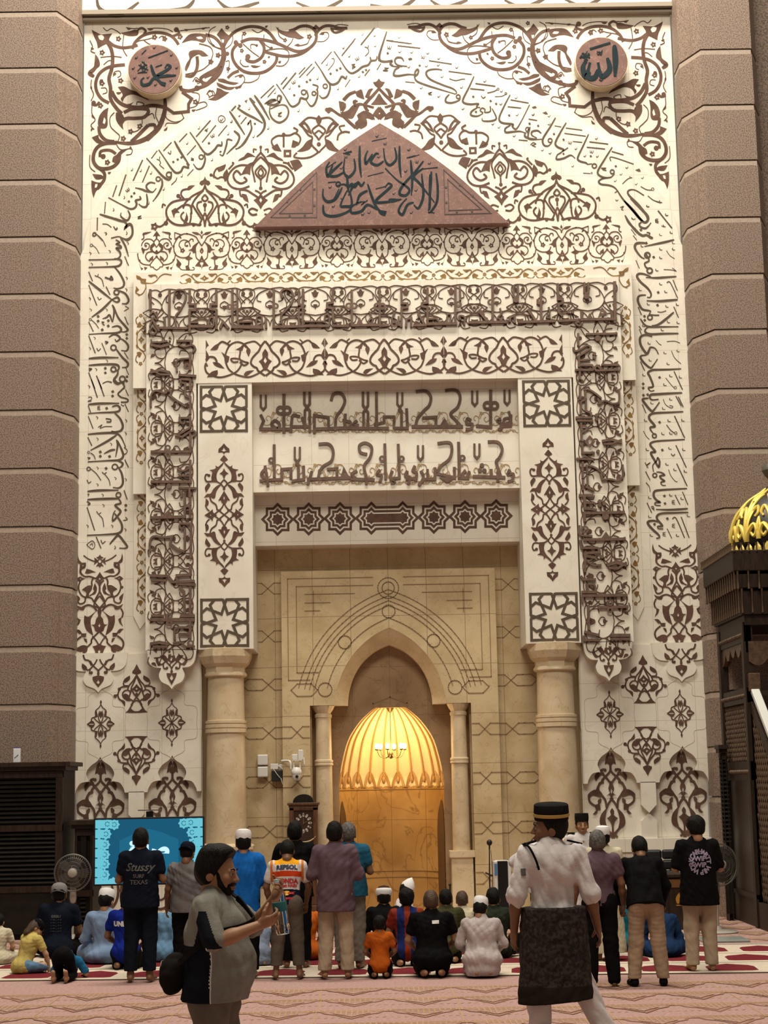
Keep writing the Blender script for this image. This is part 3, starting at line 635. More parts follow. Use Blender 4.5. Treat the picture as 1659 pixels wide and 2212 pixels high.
# ------------------------------------------------ outer pendant
OPN = '''M 450;F 450 110 430 140 395 155 420 175 440 170 450 180;F 365 155 400 180 420 210 395 240 358 268 372 215;18 205 120 270 170 360 210 400 212;O 32 14 452 214;F 450 250 420 252 393 290 430 285 450 312
F 118 95 135 180 180 230 160 250 115 225 105 160;F 160 230 240 230 240 290 190 320 150 290 | 185 262 205 262 205 285 185 285;22 165 280 155 370 190 420;22 225 300 170 330 170 390 230 440 300 440 380 470;F 228 390 250 325 310 340 390 378 330 385 280 398
F 98 480 150 440 190 460 240 470 190 490 150 520 | 150 460 175 475 160 490;F 450 375 400 450 360 470 420 500 450 560 450 500 428 478 450 455;22 160 500 135 580 145 660 190 730 260 760;B 20 115 610;24 350 470 330 520 335 580;F 185 638 270 580 340 580 330 640 290 700 300 760 240 740 250 680
24 390 500 440 560 450 660 400 760 370 820;F 375 540 410 620 390 700 340 720 370 660 350 630;18 300 730 350 700 385 640;22 260 750 330 770 370 830 450 920;F 92 700 155 760 150 800 110 790;22 120 790 140 840 180 850 230 820 235 760
20 450 735 400 800 365 870 400 900 450 925;F 100 862 150 890 235 900 210 945 140 930;26 190 905 280 870 360 900 410 960;24 130 930 100 1000 115 1070;F 120 1060 170 1090 150 1150 98 1198 125 1130;F 225 1025 290 1045 400 960 330 1060 320 1160 360 1330 260 1250 220 1130
F 450 900 420 960 430 1040 400 1080 380 1160 330 1165 370 1200 390 1260 450 1290 450 1210 430 1180 450 1140;24 450 1270 340 1380 330 1440 270 1500;20 345 1340 400 1400 445 1480;F 90 1238 150 1240 190 1290 150 1300 115 1260;F 175 1295 255 1295 250 1350 190 1345
26 180 1340 110 1400 90 1470 120 1540 190 1560;F 215 1370 260 1380 270 1440 240 1420;F 120 1510 200 1470 270 1490 270 1560 240 1600 260 1700 220 1680 200 1570 150 1570;24 225 1620 250 1690 310 1710 350 1780
F 450 1450 400 1480 350 1490 385 1560 405 1640 400 1700 450 1710 450 1610 428 1570 450 1540;20 430 1690 400 1750 330 1830 280 1850;F 210 1745 270 1790 290 1840 240 1850 205 1800;20 330 1710 370 1780 445 1850;20 330 1840 320 1890 360 1900;B 20 350 1885;16 445 1850 440 1900
F 450 1870 430 1900 440 1930 365 1950 375 2010 450 2105 450 2060 425 2030 450 1990'''
# ------------------------------------------------ corbel ornament
COR = '''M 290;F 160 1785 225 1785 250 1850 215 1850;F 255 1785 290 1785 290 1800 275 1830 300 1870 250 1840;F 120 1810 140 1800 150 1850 190 1880 150 1895 118 1850;16 180 1885 220 1850 280 1790;14 215 1840 270 1890 290 1930;15 200 1870 205 1920 240 1930;B 15 238 1920;F 290 1930 275 1960 290 1980 235 1975 245 2020 290 2105 290 2060 270 2030 290 1990'''
# ------------------------------------------------ side-panel palmette, lozenge and tall recess motif
PAL = '''M 833;F 833 195 800 260 780 285 800 315 833 325;B 12 790 300;18 833 330 790 400 740 460 720 520;18 833 340 800 420 770 480 760 540 740 600;F 748 335 750 380 700 420 665 410 690 370;16 670 420 680 455 730 460;18 730 470 640 480 605 560 620 620 680 660;B 22 570 585;16 580 575 610 560;B 20 620 500
18 760 560 740 520 690 520 660 560 680 610 740 640;F 665 570 700 555 745 590 760 650 700 640;18 740 620 790 660 740 760;F 620 620 690 650 690 715 660 670;F 833 440 800 480 770 500 800 520 833 540 833 515 815 500 833 480
18 775 510 800 560 833 600 870 650 900 700;16 833 640 780 670;B 18 833 565;F 695 790 760 735 800 770 833 775 833 795 790 795'''
DIA = '''M 400;N 940;F 400 645 388 672 400 705;10 400 700 375 740 340 770 330 800;F 330 790 350 780 365 850 330 862;14 340 850 290 870 280 910 235 940;F 232 940 280 900 310 905 330 940 290 930;12 400 790 372 860 400 930;F 400 780 385 840 400 870;12 320 870 350 900 400 940;10 385 780 370 830'''
TALL = '''M 385;F 370 150 340 190 318 290 360 270 385 300 400 290 420 285 | 370 195 385 195 385 235 372 240;22 380 280 378 370 310 440;26 320 430 280 480 290 510;24 300 400 270 360 310 345;B 18 320 355;F 200 470 195 420 240 380 310 410 260 420 210 480;24 290 400 350 470 385 520
24 300 500 250 510 225 590;F 300 490 240 510 200 590 190 640 250 660 280 650 240 560;F 115 700 105 640 180 585 250 600 285 650 250 672 160 650;24 115 680 130 730 190 770 240 750;B 14 250 700;24 270 650 310 710 320 790;B 22 240 720
F 385 480 350 570 370 620 325 655 365 650 385 700 385 640 372 600 385 560;24 400 680 350 740 320 800;F 180 770 245 765 250 820 195 825;F 155 870 200 820 215 840 190 870
F 385 800 360 840 370 880 320 920 360 960 385 1060 405 1160 385 940 372 920 385 890;F 330 790 250 880 235 980 280 1035 320 1030 300 930;24 300 1030 370 1100 440 1140;20 440 1060 385 1160;20 385 900 385 1100'''
KSTAR = lambda n, R, q: [(R*cos(pi*i/n+pi/2)*(1 if i % 2 == 0 else q), R*sin(pi*i/n+pi/2)*(1 if i % 2 == 0 else q)) for i in range(2*n)]
vw = view
SPV = vw(160, 30, 4.366, .06); SPW = vw(440, 40, 4.608, .06)
WB = bpy.data.objects['wall_back']
WSC[0] = 1.12; k1, k2 = parse(SP1), parse(SP2)
inlay('spandrel_scroll', INLAY, WB, [(k1, SPV, .06), (k2, SPW, .06)]); inlay('spandrel_scroll', INLAY, WB, [(k1, flip(SPV), .06), (k2, flip(SPW), .06)])
WSC[0] = 1.35; ab = parse(AB); ABV = vw(340, 170, 3.318, 0)
k = parse(AB[AB.index('M 1585'):])
jobs = [(ab, ABV, 0), (ab, flip(ABV), 0)]
inlay('arch_arabesque', INLAY, ARCH, jobs)
s_ = .00734/5.925
WSC[0] = 1.3; fv, fx_ = parse(FR_V), parse(FR_X)
jobs = []
zf = P(815/5.925+280, 480+350/5.925, 0)[1]
for i in range(-2, 3): jobs.append((fv, unit(i*1.483, zf, s_, 815, 350), 0))
for i in range(-2, 4): jobs.append((fx_, unit((i-.5)*1.483, zf, s_, 1415, 350), 0))
inlay('vase_frieze', INLAY, ARCH, jobs)
# gilded strip
gu, gs, gc = parse(GOLDU), parse(GSTAR), parse(GCORN)
zg = P(550/5.925+280, 480+730/5.925, -.25)[1]; sg = .00727/5.925; per = 675*sg
jobs = []
for i in range(-3, 4):
    jobs.append((gs, unit(i*per, zg, sg, 550, 730), -.25))
for i in range(-4, 4):
    if abs((i+.5)*per) < 3.2: jobs.append((gu, unit((i+.5)*per, zg, sg, 885, 730), -.25))
for sx in (-1, 1):
    jobs.append((gc, unit(sx*3.935, zg+.03, sg, 120, 720, 0, -sx if sx > 0 else 1), -.25)); 
z = zg-.36; k = 0
while z > 4.7:
    y = -.25 if z > 8.455 else -.13 if z > 6.75 else -.02
    for sx in (-1, 1):
        jobs.append((gs, unit(sx*3.93, z-.24, sg, 550, 730, pi/2*sx), y))
        if z-.66 > 4.5: jobs.append((gu, unit(sx*3.93, z-.24-.40, sg*.96, 885, 730, pi/2*sx), -.25 if z-.64 > 8.6 else -.13 if z-.64 > 6.9 else -.02))
    z -= .80
inlay('gilded_meander', GOLD, STRIP, jobs)
# broad scroll
WSC[0] = 1.0; sc = parse(SCR); ss = .00726/3.95; zs = P(829, 710+240/3.95, -.3)[1]; jobs = []
for c in (-1, 0, 1):
    for fx in (-1, 1): jobs.append((sc, unit(c*1044*ss, zs, ss, 555, 240, 0, fx), -.3))
inlay('broad_scroll', INLAY, FRAME, jobs)
# jamb stars and pendants
JB = [o for o in bpy.data.objects if o.name.startswith('wall_jamb')]
pn = parse(PEN)
for sx, J in zip((-1, 1), JB):
    K = Ink(); X = sx*2.59
    def star(cx, cz, h):
        d = .042
        for q in range(4):
            c_, s_ = cos(pi/2*q), sin(pi/2*q); tr = lambda u, v_: (cx+h*(u*c_-v_*s_), cz+h*(u*s_+v_*c_))
            K.ribbon([tr(.07, .97), tr(1.03, .97)], d); K.ribbon([tr(-1.0, .97), tr(-.07, .97)], d)
            K.ribbon([tr(*u) for u in ((-.08, 1), (.13, .36), (.75, .61), (.97, .42))], d); K.ribbon([tr(*u) for u in ((1, -.08), (.36, .13), (.61, .75), (.42, .97))], d)
    z1 = P(485, 883, -.29)[1]; z2 = P(486, 1345, -.29)[1]
    star(X, z1, .375); star(X, z2, .375)
    mb = MB(); lay(mb, K, lambda x, y: (x, y), -.29); zc = P(485, 930+1118/6.142, -.29)[1]
    mb.build('star_lattice', INK, J)
    inlay('pendant', INLAY, J, [(pn, unit(X, zc, .00726/6.142, 341, 1118), -.29)])
# outer pendants, corbels, side panels
op = parse(OPN); OV = vw(165, 1180, 6.911, -.08)
a = P(165+450/6.911, 1180+1100/6.911, 0)
jobs = [(op, unit(sx*4.60, a[1], .00734/6.911, 450, 1100), lambda z: 0 if z > 4.17 else -.075) for sx in (-1, 1)]
inlay('outer_pendant', INLAY, ARCH, jobs)
co = parse(COR); a = P(372, 1065+1900/5.083, -.3)
for sx, T in zip((-1, 1), [o for o in bpy.data.objects if o.name.startswith('trim_2')]):
    inlay('corbel_motif', INLAY, T, [(co, unit(sx*3.42, a[1], .00726/5.083, 290, 1900), -.3)])
pa, di, ta = parse(PAL), parse(DIA), parse(TALL)
s5 = .0073/5.72
zu = P(300, 1400+495/5.72, -.1)[1]; zd = P(300, 1400+1390/5.72, -.1)[1]; zm = P(225, 1400+935/5.72, -.1)[1]
zt = P(1320, 1600+660/5.53, 0)[1]
for sx, S in ((-1, 'wall_left'), (1, 'wall_right')):
    S = bpy.data.objects[S]
    inlay('palmette', INLAY, S, [(pa, unit(sx*4.0, zu, s5, 833, 495), -.05), (pa, unit(sx*4.0, zd, s5, 833, 495, 0, 1, -1), -.05),
                                 (di, unit(sx*4.56, zm, s5, 400, 940), -.05), (di, unit(sx*3.445, zm, s5, 400, 940), -.05)])
    inlay('recess_motif', INLAY, S, [(ta, unit(sx*c, zt, .00733/5.53, 390, 660), .05) for c in (4.565, 3.44)])
    K = Ink()                                   # engraved quatrefoils
    for c in (4.565, 3.44):
        q = smooth([(0, .72), (.06, .66), (.19, .56), (.20, .36), (.38, .30), (.385, 0)], 5)
        for fx in (-1, 1):
            for fz in (-1, 1): K.ribbon([(sx*c+fx*x, zm+fz*z*.78) for x, z in q], .007)
    mb = MB(); lay(mb, K, lambda x, y: (x, y), -.05, .002); mb.build('engraved_quatrefoil', mat('engraved_shade', (.48, .41, .32), .7), S)
    K = Ink()                                   # looped band near the floor
    for i in range(5):
        c = sx*(3.2+i*.42)
        K.ribbon([(c+.19*cos(t*pi/10), .55+.30*sin(t*pi/10)) for t in range(21)], .04); K.ribbon([(c+.10*cos(t*pi/10), .55+.16*sin(t*pi/10)) for t in range(21)], .03)
    mb = MB(); lay(mb, K, lambda x, y: (x, y), -.03); mb.build('dado_motif', INLAY, S)
# ------------------------------------------------ the verse on the arch band, read from the lower right over the apex to the lower left
QA = '''c24 560 92 430 100 300 103 215 108 165 140 190 195 225 300 170 320 195 358 240 350;D 24 302 195 107 272 107 322;13 475 122 575 340;7 375 200 430 270 475 320;O 14 7 490 318;V 60 60 430 180 360 285 545 195 110 170
c24 572 378 430 385 270 395 200 402 185 435 215 462 290 455;D 24 110 408 160 400;c24 170 443 100 455 130 510 205 595 240 575 300 490;12 497 418 560 535;12 525 425 583 545;8 345 455 375 520 440 560 460 540 420 530;V 60 60 430 460 345 570 205 505;10 95 515 140 620;10 75 5 125 115
c24 585 603 430 612 260 620 190 640 180 690 245 775 195 790 195 820 225 860 250 880;O 24 17 240 892;D 24 302 730;14 480 655 600 915;V 60 60 410 715 575 710 335 870 130 712 430 865;9 385 760 430 820 480 860;O 15 8 495 860;8 110 835 145 900 180 935
c24 603 936 450 945 280 955 205 975 195 1010 250 1080 205 1090 205 1120 240 1180 290 1265 302 1200 280 1155 265 1195 222 1245 230 1320;O 24 17 245 1365;c20 265 1325 320 1330 360 1360 310 1372 318 1400 360 1432 320 1447 332 1480 376 1485
D 24 335 1062;13 497 1005 620 1270;13 507 1225 630 1490;V 60 60 420 1045 585 1060 385 1235 480 1300 605 1320 150 1060;9 440 1105 460 1130 485 1110;9 130 1210 145 1240 185 1215 150 1250 165 1272;10 135 1318 188 1420;8 140 1450 180 1500 190 1558;8 410 1295 435 1365 485 1430 515 1440
c24 630 1522 470 1530 320 1540 245 1555 232 1610 265 1660 305 1685 252 1692 255 1720 315 1725;D 24 360 1610 367 1700;11 575 1560 640 1715;11 487 1598 545 1712;W 90 50 468 1688;V 60 60 565 1645 430 1605 180 1635;11 152 1692 208 1810;8 200 1740 225 1735 235 1760 210 1755 240 1780
c20 640 1760 560 1768 400 1775 260 1770;c22 645 1805 480 1812 330 1818 275 1845 275 1890 335 1965 282 1975 290 2000 345 2003;D 24 395 1880 242 1948;c24 285 1920 230 1905 170 1915 165 1945 220 2010 290 2075 298 2108 262 2115
13 560 1860 655 2110;13 455 1885 500 1880 600 2110;10 392 2000 447 2115;W 90 50 470 1970 358 2070;V 60 60 180 1862 200 2085 510 2085 640 1850'''
QB = '''c30 -10 25 100 140 190 250 250 300;c30 70 -10 160 80 250 170 295 230 290 280 250 300 200 290;c22 210 305 185 320 200 360 260 378 300 350 335 305;D 26 205 398;c26 0 210 60 310 140 410 220 470 280 465 330 505 360 505;14 280 430 320 440 310 470 360 500;16 425 150 605 375;W 90 55 412 285
V 60 60 290 95 530 205 500 350 590 435 455 465 95 255;10 80 390 135 465;10 105 470 150 530;8 340 0 420 40 480 45;c24 635 525 540 550 400 580 250 612;D 26 275 568 370 750;c26 290 570 200 565 140 580 130 640 200 740 250 770;O 34 22 288 725;20 265 700 310 790 255 830 270 880 310 900;O 34 22 318 925
V 60 60 215 610 455 650 620 650 455 760 405 920 620 570;8 535 665 580 730 640 770;10 140 790 185 895;8 500 910 600 915 660 930 610 890
c24 665 1000 500 1012 400 1018 270 1012;c26 335 1005 250 970 180 965 155 1000 200 1070 290 1150 335 1220 325 1268 285 1268;12 620 1045 675 1180;12 540 1080 585 1080 680 1280;D 26 428 1205 420 1370;V 60 60 455 1100 190 1175 520 1200 295 1360 535 1388 670 1365
c24 680 1298 550 1310 420 1318 280 1312;c26 270 1240 200 1245 170 1270 170 1330 220 1420 300 1440 330 1450 310 1490;O 30 20 322 1530;18 310 1490 380 1500 440 1500;D 26 252 1515 255 1565;c26 630 1460 540 1540 430 1620 345 1635;c22 200 1545 250 1620 320 1650 500 1650 690 1648;12 630 1390 690 1530;12 170 1395 212 1495;8 420 1455 470 1460 530 1442
c24 690 1735 500 1738 330 1745 265 1720 265 1680 310 1650;V 60 60 555 1590 680 1600 475 1692 235 1640 305 1865;c26 350 1775 280 1755 220 1765 192 1810 210 1900 280 1995 310 1950 330 1915 390 1930 430 2000;8 400 1825 440 1870 470 1885;8 540 1840 640 1835 710 1860
c24 280 2015 210 2025 205 2060 260 2130 330 2180 370 2140 420 2065;V 60 60 510 1990 680 1965 320 2085 550 2130;8 600 1960 640 2050 720 2125;11 205 2110 245 2200;10 180 1640 215 1690;10 185 1680 212 1745'''
QC = '''c18 310 385 250 490 170 620 180 690 230 700 270 660;O 22 14 250 640;D 18 293 567 116 475 20 450;c18 430 440 370 540 310 660 330 710 400 740 390 760 450 720;D 18 400 630 400 790;11 425 500 610 525;11 410 560 650 592;9 505 650 610 662;8 300 475 375 488;W 10 42 475 665 718 765
c18 330 800 322 850 400 840 480 805 530 840;14 330 800 380 770;V 0 45 240 460 540 735 165 750 250 785 640 815 780 820 770 620 1110 945 1045 1020 980 1095 1215 1130 1285 1060 60 350 240 370;F 165 330 205 315 225 345 195 345
c18 680 570 620 700 560 830 580 870 650 890 670 905 720 900;O 24 15 745 925;11 690 655 900 680;11 660 715 865 735;D 18 705 815 985 928;c18 945 715 860 850 785 980 800 1030 860 1055 930 1050 970 1010;O 22 14 945 990;10 820 950 870 950 840 965 880 975;10 940 762 1070 800;12 930 870 940 825 1185 905
8 620 1005 700 1010;O 8 6 715 1005;V 0 45 505 930;c18 920 1055 830 1070 795 1100 820 1130 900 1140 960 1160 1000 1200 975 1225;c22 1000 1195 1060 1290 1180 1430 1290 1550 1340 1540 1330 1480 1240 1360 1130 1250 1130 1200 1200 1195 1300 1255
8 1060 1125 1120 1070 1170 1055;8 1140 1040 1150 1060;8 1265 1155 1330 1190 1390 1195;O 14 7 1398 1185;8 1345 1260 1410 1310 1500 1335;8 1475 1310 1480 1345;F 1205 970 1250 955 1265 985 1235 985;V 30 45 1340 1380 995 1310 1185 1520 1555 1480 1510 1600;10 1035 1390 1070 1380 1050 1410 1070 1420
c20 1090 1480 1130 1560 1200 1630 1240 1665;W 60 42 1445 1540;13 1460 1425 1610 1620;10 30 690 60 665 90 680 50 695 90 712;c18 -10 555 20 500 10 620 160 625;c18 150 560 110 530 50 540 45 580 100 610'''
QD = '''c18 75 90 40 200 0 340 10 395 60 405 130 400 110 430 150 455 240 455;c16 255 400 230 365 180 365 160 400 190 440 290 455;D 18 85 320;W 10 42 105 260 460 358;11 70 182 340 218;11 190 238 430 264;V 0 45 210 155 340 310 215 305 495 455 510 320 625 375 620 445 815 470 310 465;F 300 375 330 365 345 380 315 390
c18 210 465 165 490 150 545 200 555 300 540 370 545;18 370 550 375 515 395 488 410 500 400 535 370 560;c18 365 560 390 610 480 650 640 700 800 748;c18 660 495 600 485 520 495 490 530 530 590 660 650 770 690 812 730 790 750;D 18 422 447;11 520 395 760 432;11 728 508 970 540;8 270 618 370 628;8 735 585 800 605 870 590 900 590
10 60 490 90 475 40 500 80 505;V 0 45 660 568 440 685 625 775 865 680 880 905 1110 615 1285 720 1280 855 1195 1065 1260 1100 1440 790 1450 970 1620 970;10 510 740 545 730 520 750 550 755;c18 735 750 700 790 700 830 760 840 840 810 850 770;O 20 14 828 775
c18 995 560 940 680 880 800 890 840 960 855 1040 850 1020 880 1060 890;D 18 987 775 1015 935 1170 820 1228 850 1365 972;11 1010 636 1220 665;10 955 690 1105 705;8 1070 765 1090 790 1115 775;8 1135 735 1200 720 1240 700;8 1215 775 1290 770 1335 745;O 11 7 1248 695 1330 742
c18 1030 890 970 930 965 970 1030 980 1090 950;14 1090 945 1060 920 1080 895 1110 910 1110 940 1165 930 1165 875;c16 1185 900 1230 1000 1180 1030 1090 1030 1080 1000;c18 1375 755 1310 880 1260 1000 1290 1050 1400 1065 1400 1090 1440 1115 1500 1020 1580 860;11 1380 808 1570 842;10 1350 880 1490 895
c18 1380 1075 1325 1110 1330 1150 1400 1145 1480 1140 1540 1160;O 22 12 1560 1120;c18 1540 1150 1530 1190 1580 1215 1659 1220;8 1465 1230 1560 1238;V 0 45 1420 1190;F 1605 885 1640 875 1655 890 1620 898;8 1570 1010 1659 1025;D 18 1580 1060;12 580 265 1040 500'''.replace('12 580 265 1040 500', '')
QE = '''c18 1590 40 1550 160 1508 300 1530 340 1600 345 1640 335 1625 360 1655 385;D 18 1600 260;W 10 42 1620 200;9 1590 128 1655 134;c18 1490 290 1480 330 1430 340 1400 380 1340 400 1290 440 1230 465 1180 430 1120 340 1050 240;14 1430 340 1420 300;D 18 1345 452 1378 432;W -30 42 1290 315;10 1230 380 1260 375 1240 400 1265 400 1235 420
12 1465 0 1325 175;11 1270 110 1130 285;V -30 45 1150 205 1210 290 1345 70 1470 80 1475 185 1310 500 1095 625 980 375 885 520 690 850;8 1370 290 1405 250 1395 210 1365 195;8 1395 210 1405 180;8 1490 430 1530 365;10 1415 425 1365 490;8 1565 410 1600 415 1570 430 1605 440
c18 1180 490 1170 520 1130 500 1090 560 1030 580 980 540 920 440 855 345;D 18 1015 470 1080 433 1115 415;10 1025 245 920 370;8 990 435 1045 365 1050 320 1025 315;8 1215 530 1165 605
c18 1000 560 1010 620 980 700 930 720 900 690;O 22 14 960 598;c18 880 620 880 700 850 780 810 800 765 740;14 870 640 885 600 830 580;O 20 14 845 672;c18 770 640 785 700 760 730 710 720 690 770 640 805 600 790 540 690 460 575;O 24 14 740 660;D 18 643 690 693 598 772 553 806 533;W -30 42 640 555
13 660 460 525 625;11 570 505 508 580;11 755 405 690 475;11 825 370 695 510;10 850 400 770 490;12 435 590 300 720;10 450 620 372 710;V -30 45 600 620 450 665 185 830 0 960 230 1115 380 1030
c20 340 780 400 740 450 740 370 775 440 790 490 760 510 710 480 695 470 740 500 770;c16 400 785 390 860 420 930 490 970 560 930 585 860 560 800 500 790 400 830;10 480 880 510 870 480 900 515 905
c22 185 720 260 830 330 940 340 1010 310 1070 260 1115;c18 60 820 150 880 240 925 320 975;c20 235 690 310 800 390 940;18 190 720 240 770;c18 200 990 205 1040 160 1130 90 1220 40 1240;14 200 1000 195 950 170 990 175 970;D 18 240 983;10 150 915 95 985;c18 0 880 70 990 135 1090;12 70 790 90 800 70 815;F 135 750 165 735 155 770;F 70 905 95 890 85 915;c18 25 1055 80 1110 60 1180 0 1250;14 45 800 0 850'''
QF = '''c16 1500 200 1550 250 1530 330 1460 400 1420 440;c18 1450 0 1530 120 1605 240;c16 1659 230 1600 330 1520 390;c16 1480 300 1430 290 1420 340 1400 410 1380 455 1350 440;14 1350 420 1365 410;c18 1370 310 1370 350 1330 350 1300 390 1240 440 1190 420 1120 320 1045 215;D 18 1240 328;W -30 42 1280 250;12 1255 95 1110 260;12 1310 145 1170 320;11 1425 145 1335 255;10 1625 60 1565 130
8 1340 60 1365 45 1395 60 1405 90 1380 115 1350 110 1335 85 1340 60;8 1355 85 1365 100 1385 75;V -30 45 1440 235 1475 110 1140 175 1020 330 1275 500 965 665 780 800 625 945 545 610 455 600 650 635;8 1195 195 1220 200 1205 185;8 1215 215 1220 190 1230 175
c18 1190 440 1200 500 1170 580 1120 590 1080 540;O 22 14 1160 470;10 1055 480 1080 490 1060 500 1085 505;10 1105 350 1015 450;c20 885 305 950 420 1040 555;c18 1010 530 1030 580 980 570 950 620 900 630 850 580 790 490 725 395;D 18 875 520 920 495 958 473;11 1015 230 935 315;8 820 420 845 440 850 405;8 1080 595 1020 660;8 910 680 900 710 855 755
c18 855 620 850 680 820 700 760 660 680 570 600 480;O 26 14 830 650;10 855 320 775 405;10 710 405 650 485;8 705 490 730 500 735 465;8 730 500 745 530 735 550 780 590;c18 755 690 760 760 720 850 665 925;O 22 14 720 695;c16 690 740 640 730 600 760 610 800 660 830 700 790;c18 660 830 600 820 550 800 485 785
c18 600 845 610 920 600 975 560 980 520 950;c18 530 870 540 900 490 915 500 950 480 990 430 1000 350 960 210 885;D 18 420 925 447 873 475 840;W -40 42 410 805;13 560 500 465 710;11 630 560 560 725;13 390 650 320 865;11 295 760 255 875;10 180 930 170 1050;10 510 1085 540 1075 515 1100 550 1095
c18 410 1015 430 1070 400 1120 340 1080 340 1040;c20 120 1055 230 1090 370 1125;c20 370 1125 400 1160 380 1195 430 1160 455 1200 450 1270 400 1310 330 1290;8 150 1155 200 1160 240 1190;10 97 1090 95 1215;V -60 45 265 1010 375 885 190 1255 400 1250;8 265 1180 285 1210 300 1190;O 16 9 65 1265;8 90 1260 150 1325'''
QG = '''c22 400 0 520 40 600 60 620 100 600 135 650 80 690 110 695 220 640 290 580 275 520 245 420 265;c20 540 260 600 360 645 500;c22 480 285 530 320 490 340 540 365 545 390 490 395 530 440 540 490 500 530 400 540 130 545;c22 460 530 540 545 550 590 510 625 400 635 130 642;c24 460 635 530 720 585 830 575 890 520 915 450 910
12 245 0 240 165;8 310 85 360 85 425 125;O 22 14 205 215;10 240 220 310 290 350 375;O 16 9 165 358;8 185 360 230 400 265 465;8 450 115 480 160 505 140;V -90 55 350 205 405 435 155 460 175 600 370 590 640 330 625 780 620 930 150 1045 160 1190 365 1190 210 1555 150 1690 370 1850 230 1960;12 595 500 645 620;12 130 700 180 820
10 210 745 240 760 255 730;10 245 760 300 800 325 890;20 340 770 400 790 420 760 440 800 400 800;12 355 890 405 995;c24 130 820 280 940 430 1060;c24 430 1060 300 1190 170 1285;c22 430 1060 500 1030 525 1070 490 1090 430 1060;O 32 20 490 965;c22 510 940 600 980 645 1060 620 1110 560 1110
13 130 870 235 1135;10 245 1025 265 1060 295 1040;c24 435 1125 460 1200 440 1350;c22 435 1350 400 1260 360 1290 310 1305;c24 455 1150 510 1290 600 1400 635 1450 600 1475 550 1475;10 600 1145 645 1170 600 1200 590 1210;12 595 1280 640 1385;O 14 8 150 1315;8 165 1320 220 1370 260 1430;11 130 1345 190 1470;12 295 1350 325 1350 310 1370 335 1390
D 26 252 1275 252 1335 385 1330 383 1398 305 1448 622 1510 622 1560;c24 430 1415 500 1400 545 1430 540 1470 480 1490 300 1497 130 1508;13 130 1525 215 1750;c22 390 1545 450 1510 500 1520 535 1560 490 1600 470 1570;c22 530 1555 600 1600 640 1660 620 1720 550 1715;O 34 20 450 1680;c24 480 1690 560 1800 635 1880 620 1930 560 1935
10 300 1620 360 1770;10 235 1685 255 1720 285 1690;18 340 1600 375 1610 350 1630;10 590 1740 640 1820;c24 130 1820 300 1808 515 1808;c24 130 1908 320 1895 490 1900 520 1950 470 1990;O 32 20 450 1960;c24 510 1960 500 2030 455 2100 500 2150 560 2130;O 36 20 565 2085;D 26 345 1945 345 2005 625 2055 620 2110
14 130 2000 210 2212;14 230 2040 300 2212;18 130 1950 165 1955 135 1980;10 610 1940 645 2030;8 310 2140 370 2115 430 2125;20 580 2110 590 2212'''
QH = '''c24 480 0 520 45 580 30;20 575 40 605 90 560 140 525 180 560 220 640 245 640 280 560 285;14 190 0 265 225;14 275 0 350 210;8 330 50 390 25 445 40;D 26 630 15 458 150 456 205 382 360;10 620 125 655 205;c24 150 312 300 300 540 297;8 150 220 190 220 190 250 150 270 190 270;V -90 55 165 85 265 475 630 515 625 675 270 745 440 810 270 1110 495 1240 625 1255 270 1320 335 1450 345 1580 145 1840 455 1840 620 1885
c22 450 340 510 325 545 350 540 390 480 408 300 415 150 425;11 150 325 180 410;W 90 50 285 358;c24 480 415 550 490 585 580 560 640 500 655 440 648;14 370 490 430 500 430 530 380 530;8 560 310 590 330 600 320;12 610 305 655 405;12 150 460 210 615;10 275 600 320 570 300 610 360 590 450 590
c24 145 688 300 675 480 672 560 720 620 850;c24 510 695 380 780 180 888;12 145 725 195 830;c22 505 755 520 820 495 970;c22 490 880 430 890 350 930;c24 520 770 570 880 590 960 540 1010 400 1018 145 1033;10 600 850 640 890 625 930 600 935;D 26 302 908 302 962 418 965 375 1115;O 14 8 155 915;8 180 920 220 950 240 1000;12 610 1005 655 1100;14 140 980 170 985 150 1005
c24 520 1020 580 1050 570 1090 530 1110;O 34 18 485 1098;c24 520 1090 570 1180 585 1300 540 1360 460 1355;O 22 14 155 1122;10 180 1120 250 1180 310 1265;10 325 1160 350 1185 380 1165;10 350 1180 410 1260 425 1330;10 135 1260 155 1300 185 1280;c24 140 1405 300 1392 530 1390;8 140 1440 160 1440 150 1465
c24 140 1508 300 1500 480 1495 530 1500;O 30 18 530 1450;c22 520 1480 560 1550 490 1580 555 1650 530 1700 460 1775 465 1690 490 1645;c24 480 1680 560 1790 575 1880 530 1930 400 1945 135 1957;12 600 1390 640 1505;D 26 623 1580 620 1640;12 590 1770 640 1760 620 1730;13 135 1605 230 1895;10 255 1655 280 1690 310 1670;10 285 1700 330 1750 345 1850;18 135 1530 170 1560 145 1575
c24 420 2070 470 2010 530 1960 600 2040 640 2100 610 2120 540 2118;12 250 1975 310 2120;10 310 2015 330 2060 365 2030;8 130 2075 200 2025 235 2080 200 2130 130 2075;8 170 2080 200 2060 205 2090;V -60 60 490 2110'''
WSC[0] = 1.02
REG = [(QA, 1370, 780, 5.529), (QB, 1350, 430, 5.979), (QC, 1140, 180, 5.184), (QD, 820, 50, 4.879), (QE, 500, 60, 4.74), (QF, 190, 240, 4.74), (QG, 170, 470, 5.979), (QH, 165, 820, 5.821)]
inlay('verse_inscription', INK, ARCH, [(t, vw(x, y, k_, 0), 0) for t, x, y, k_ in REG])
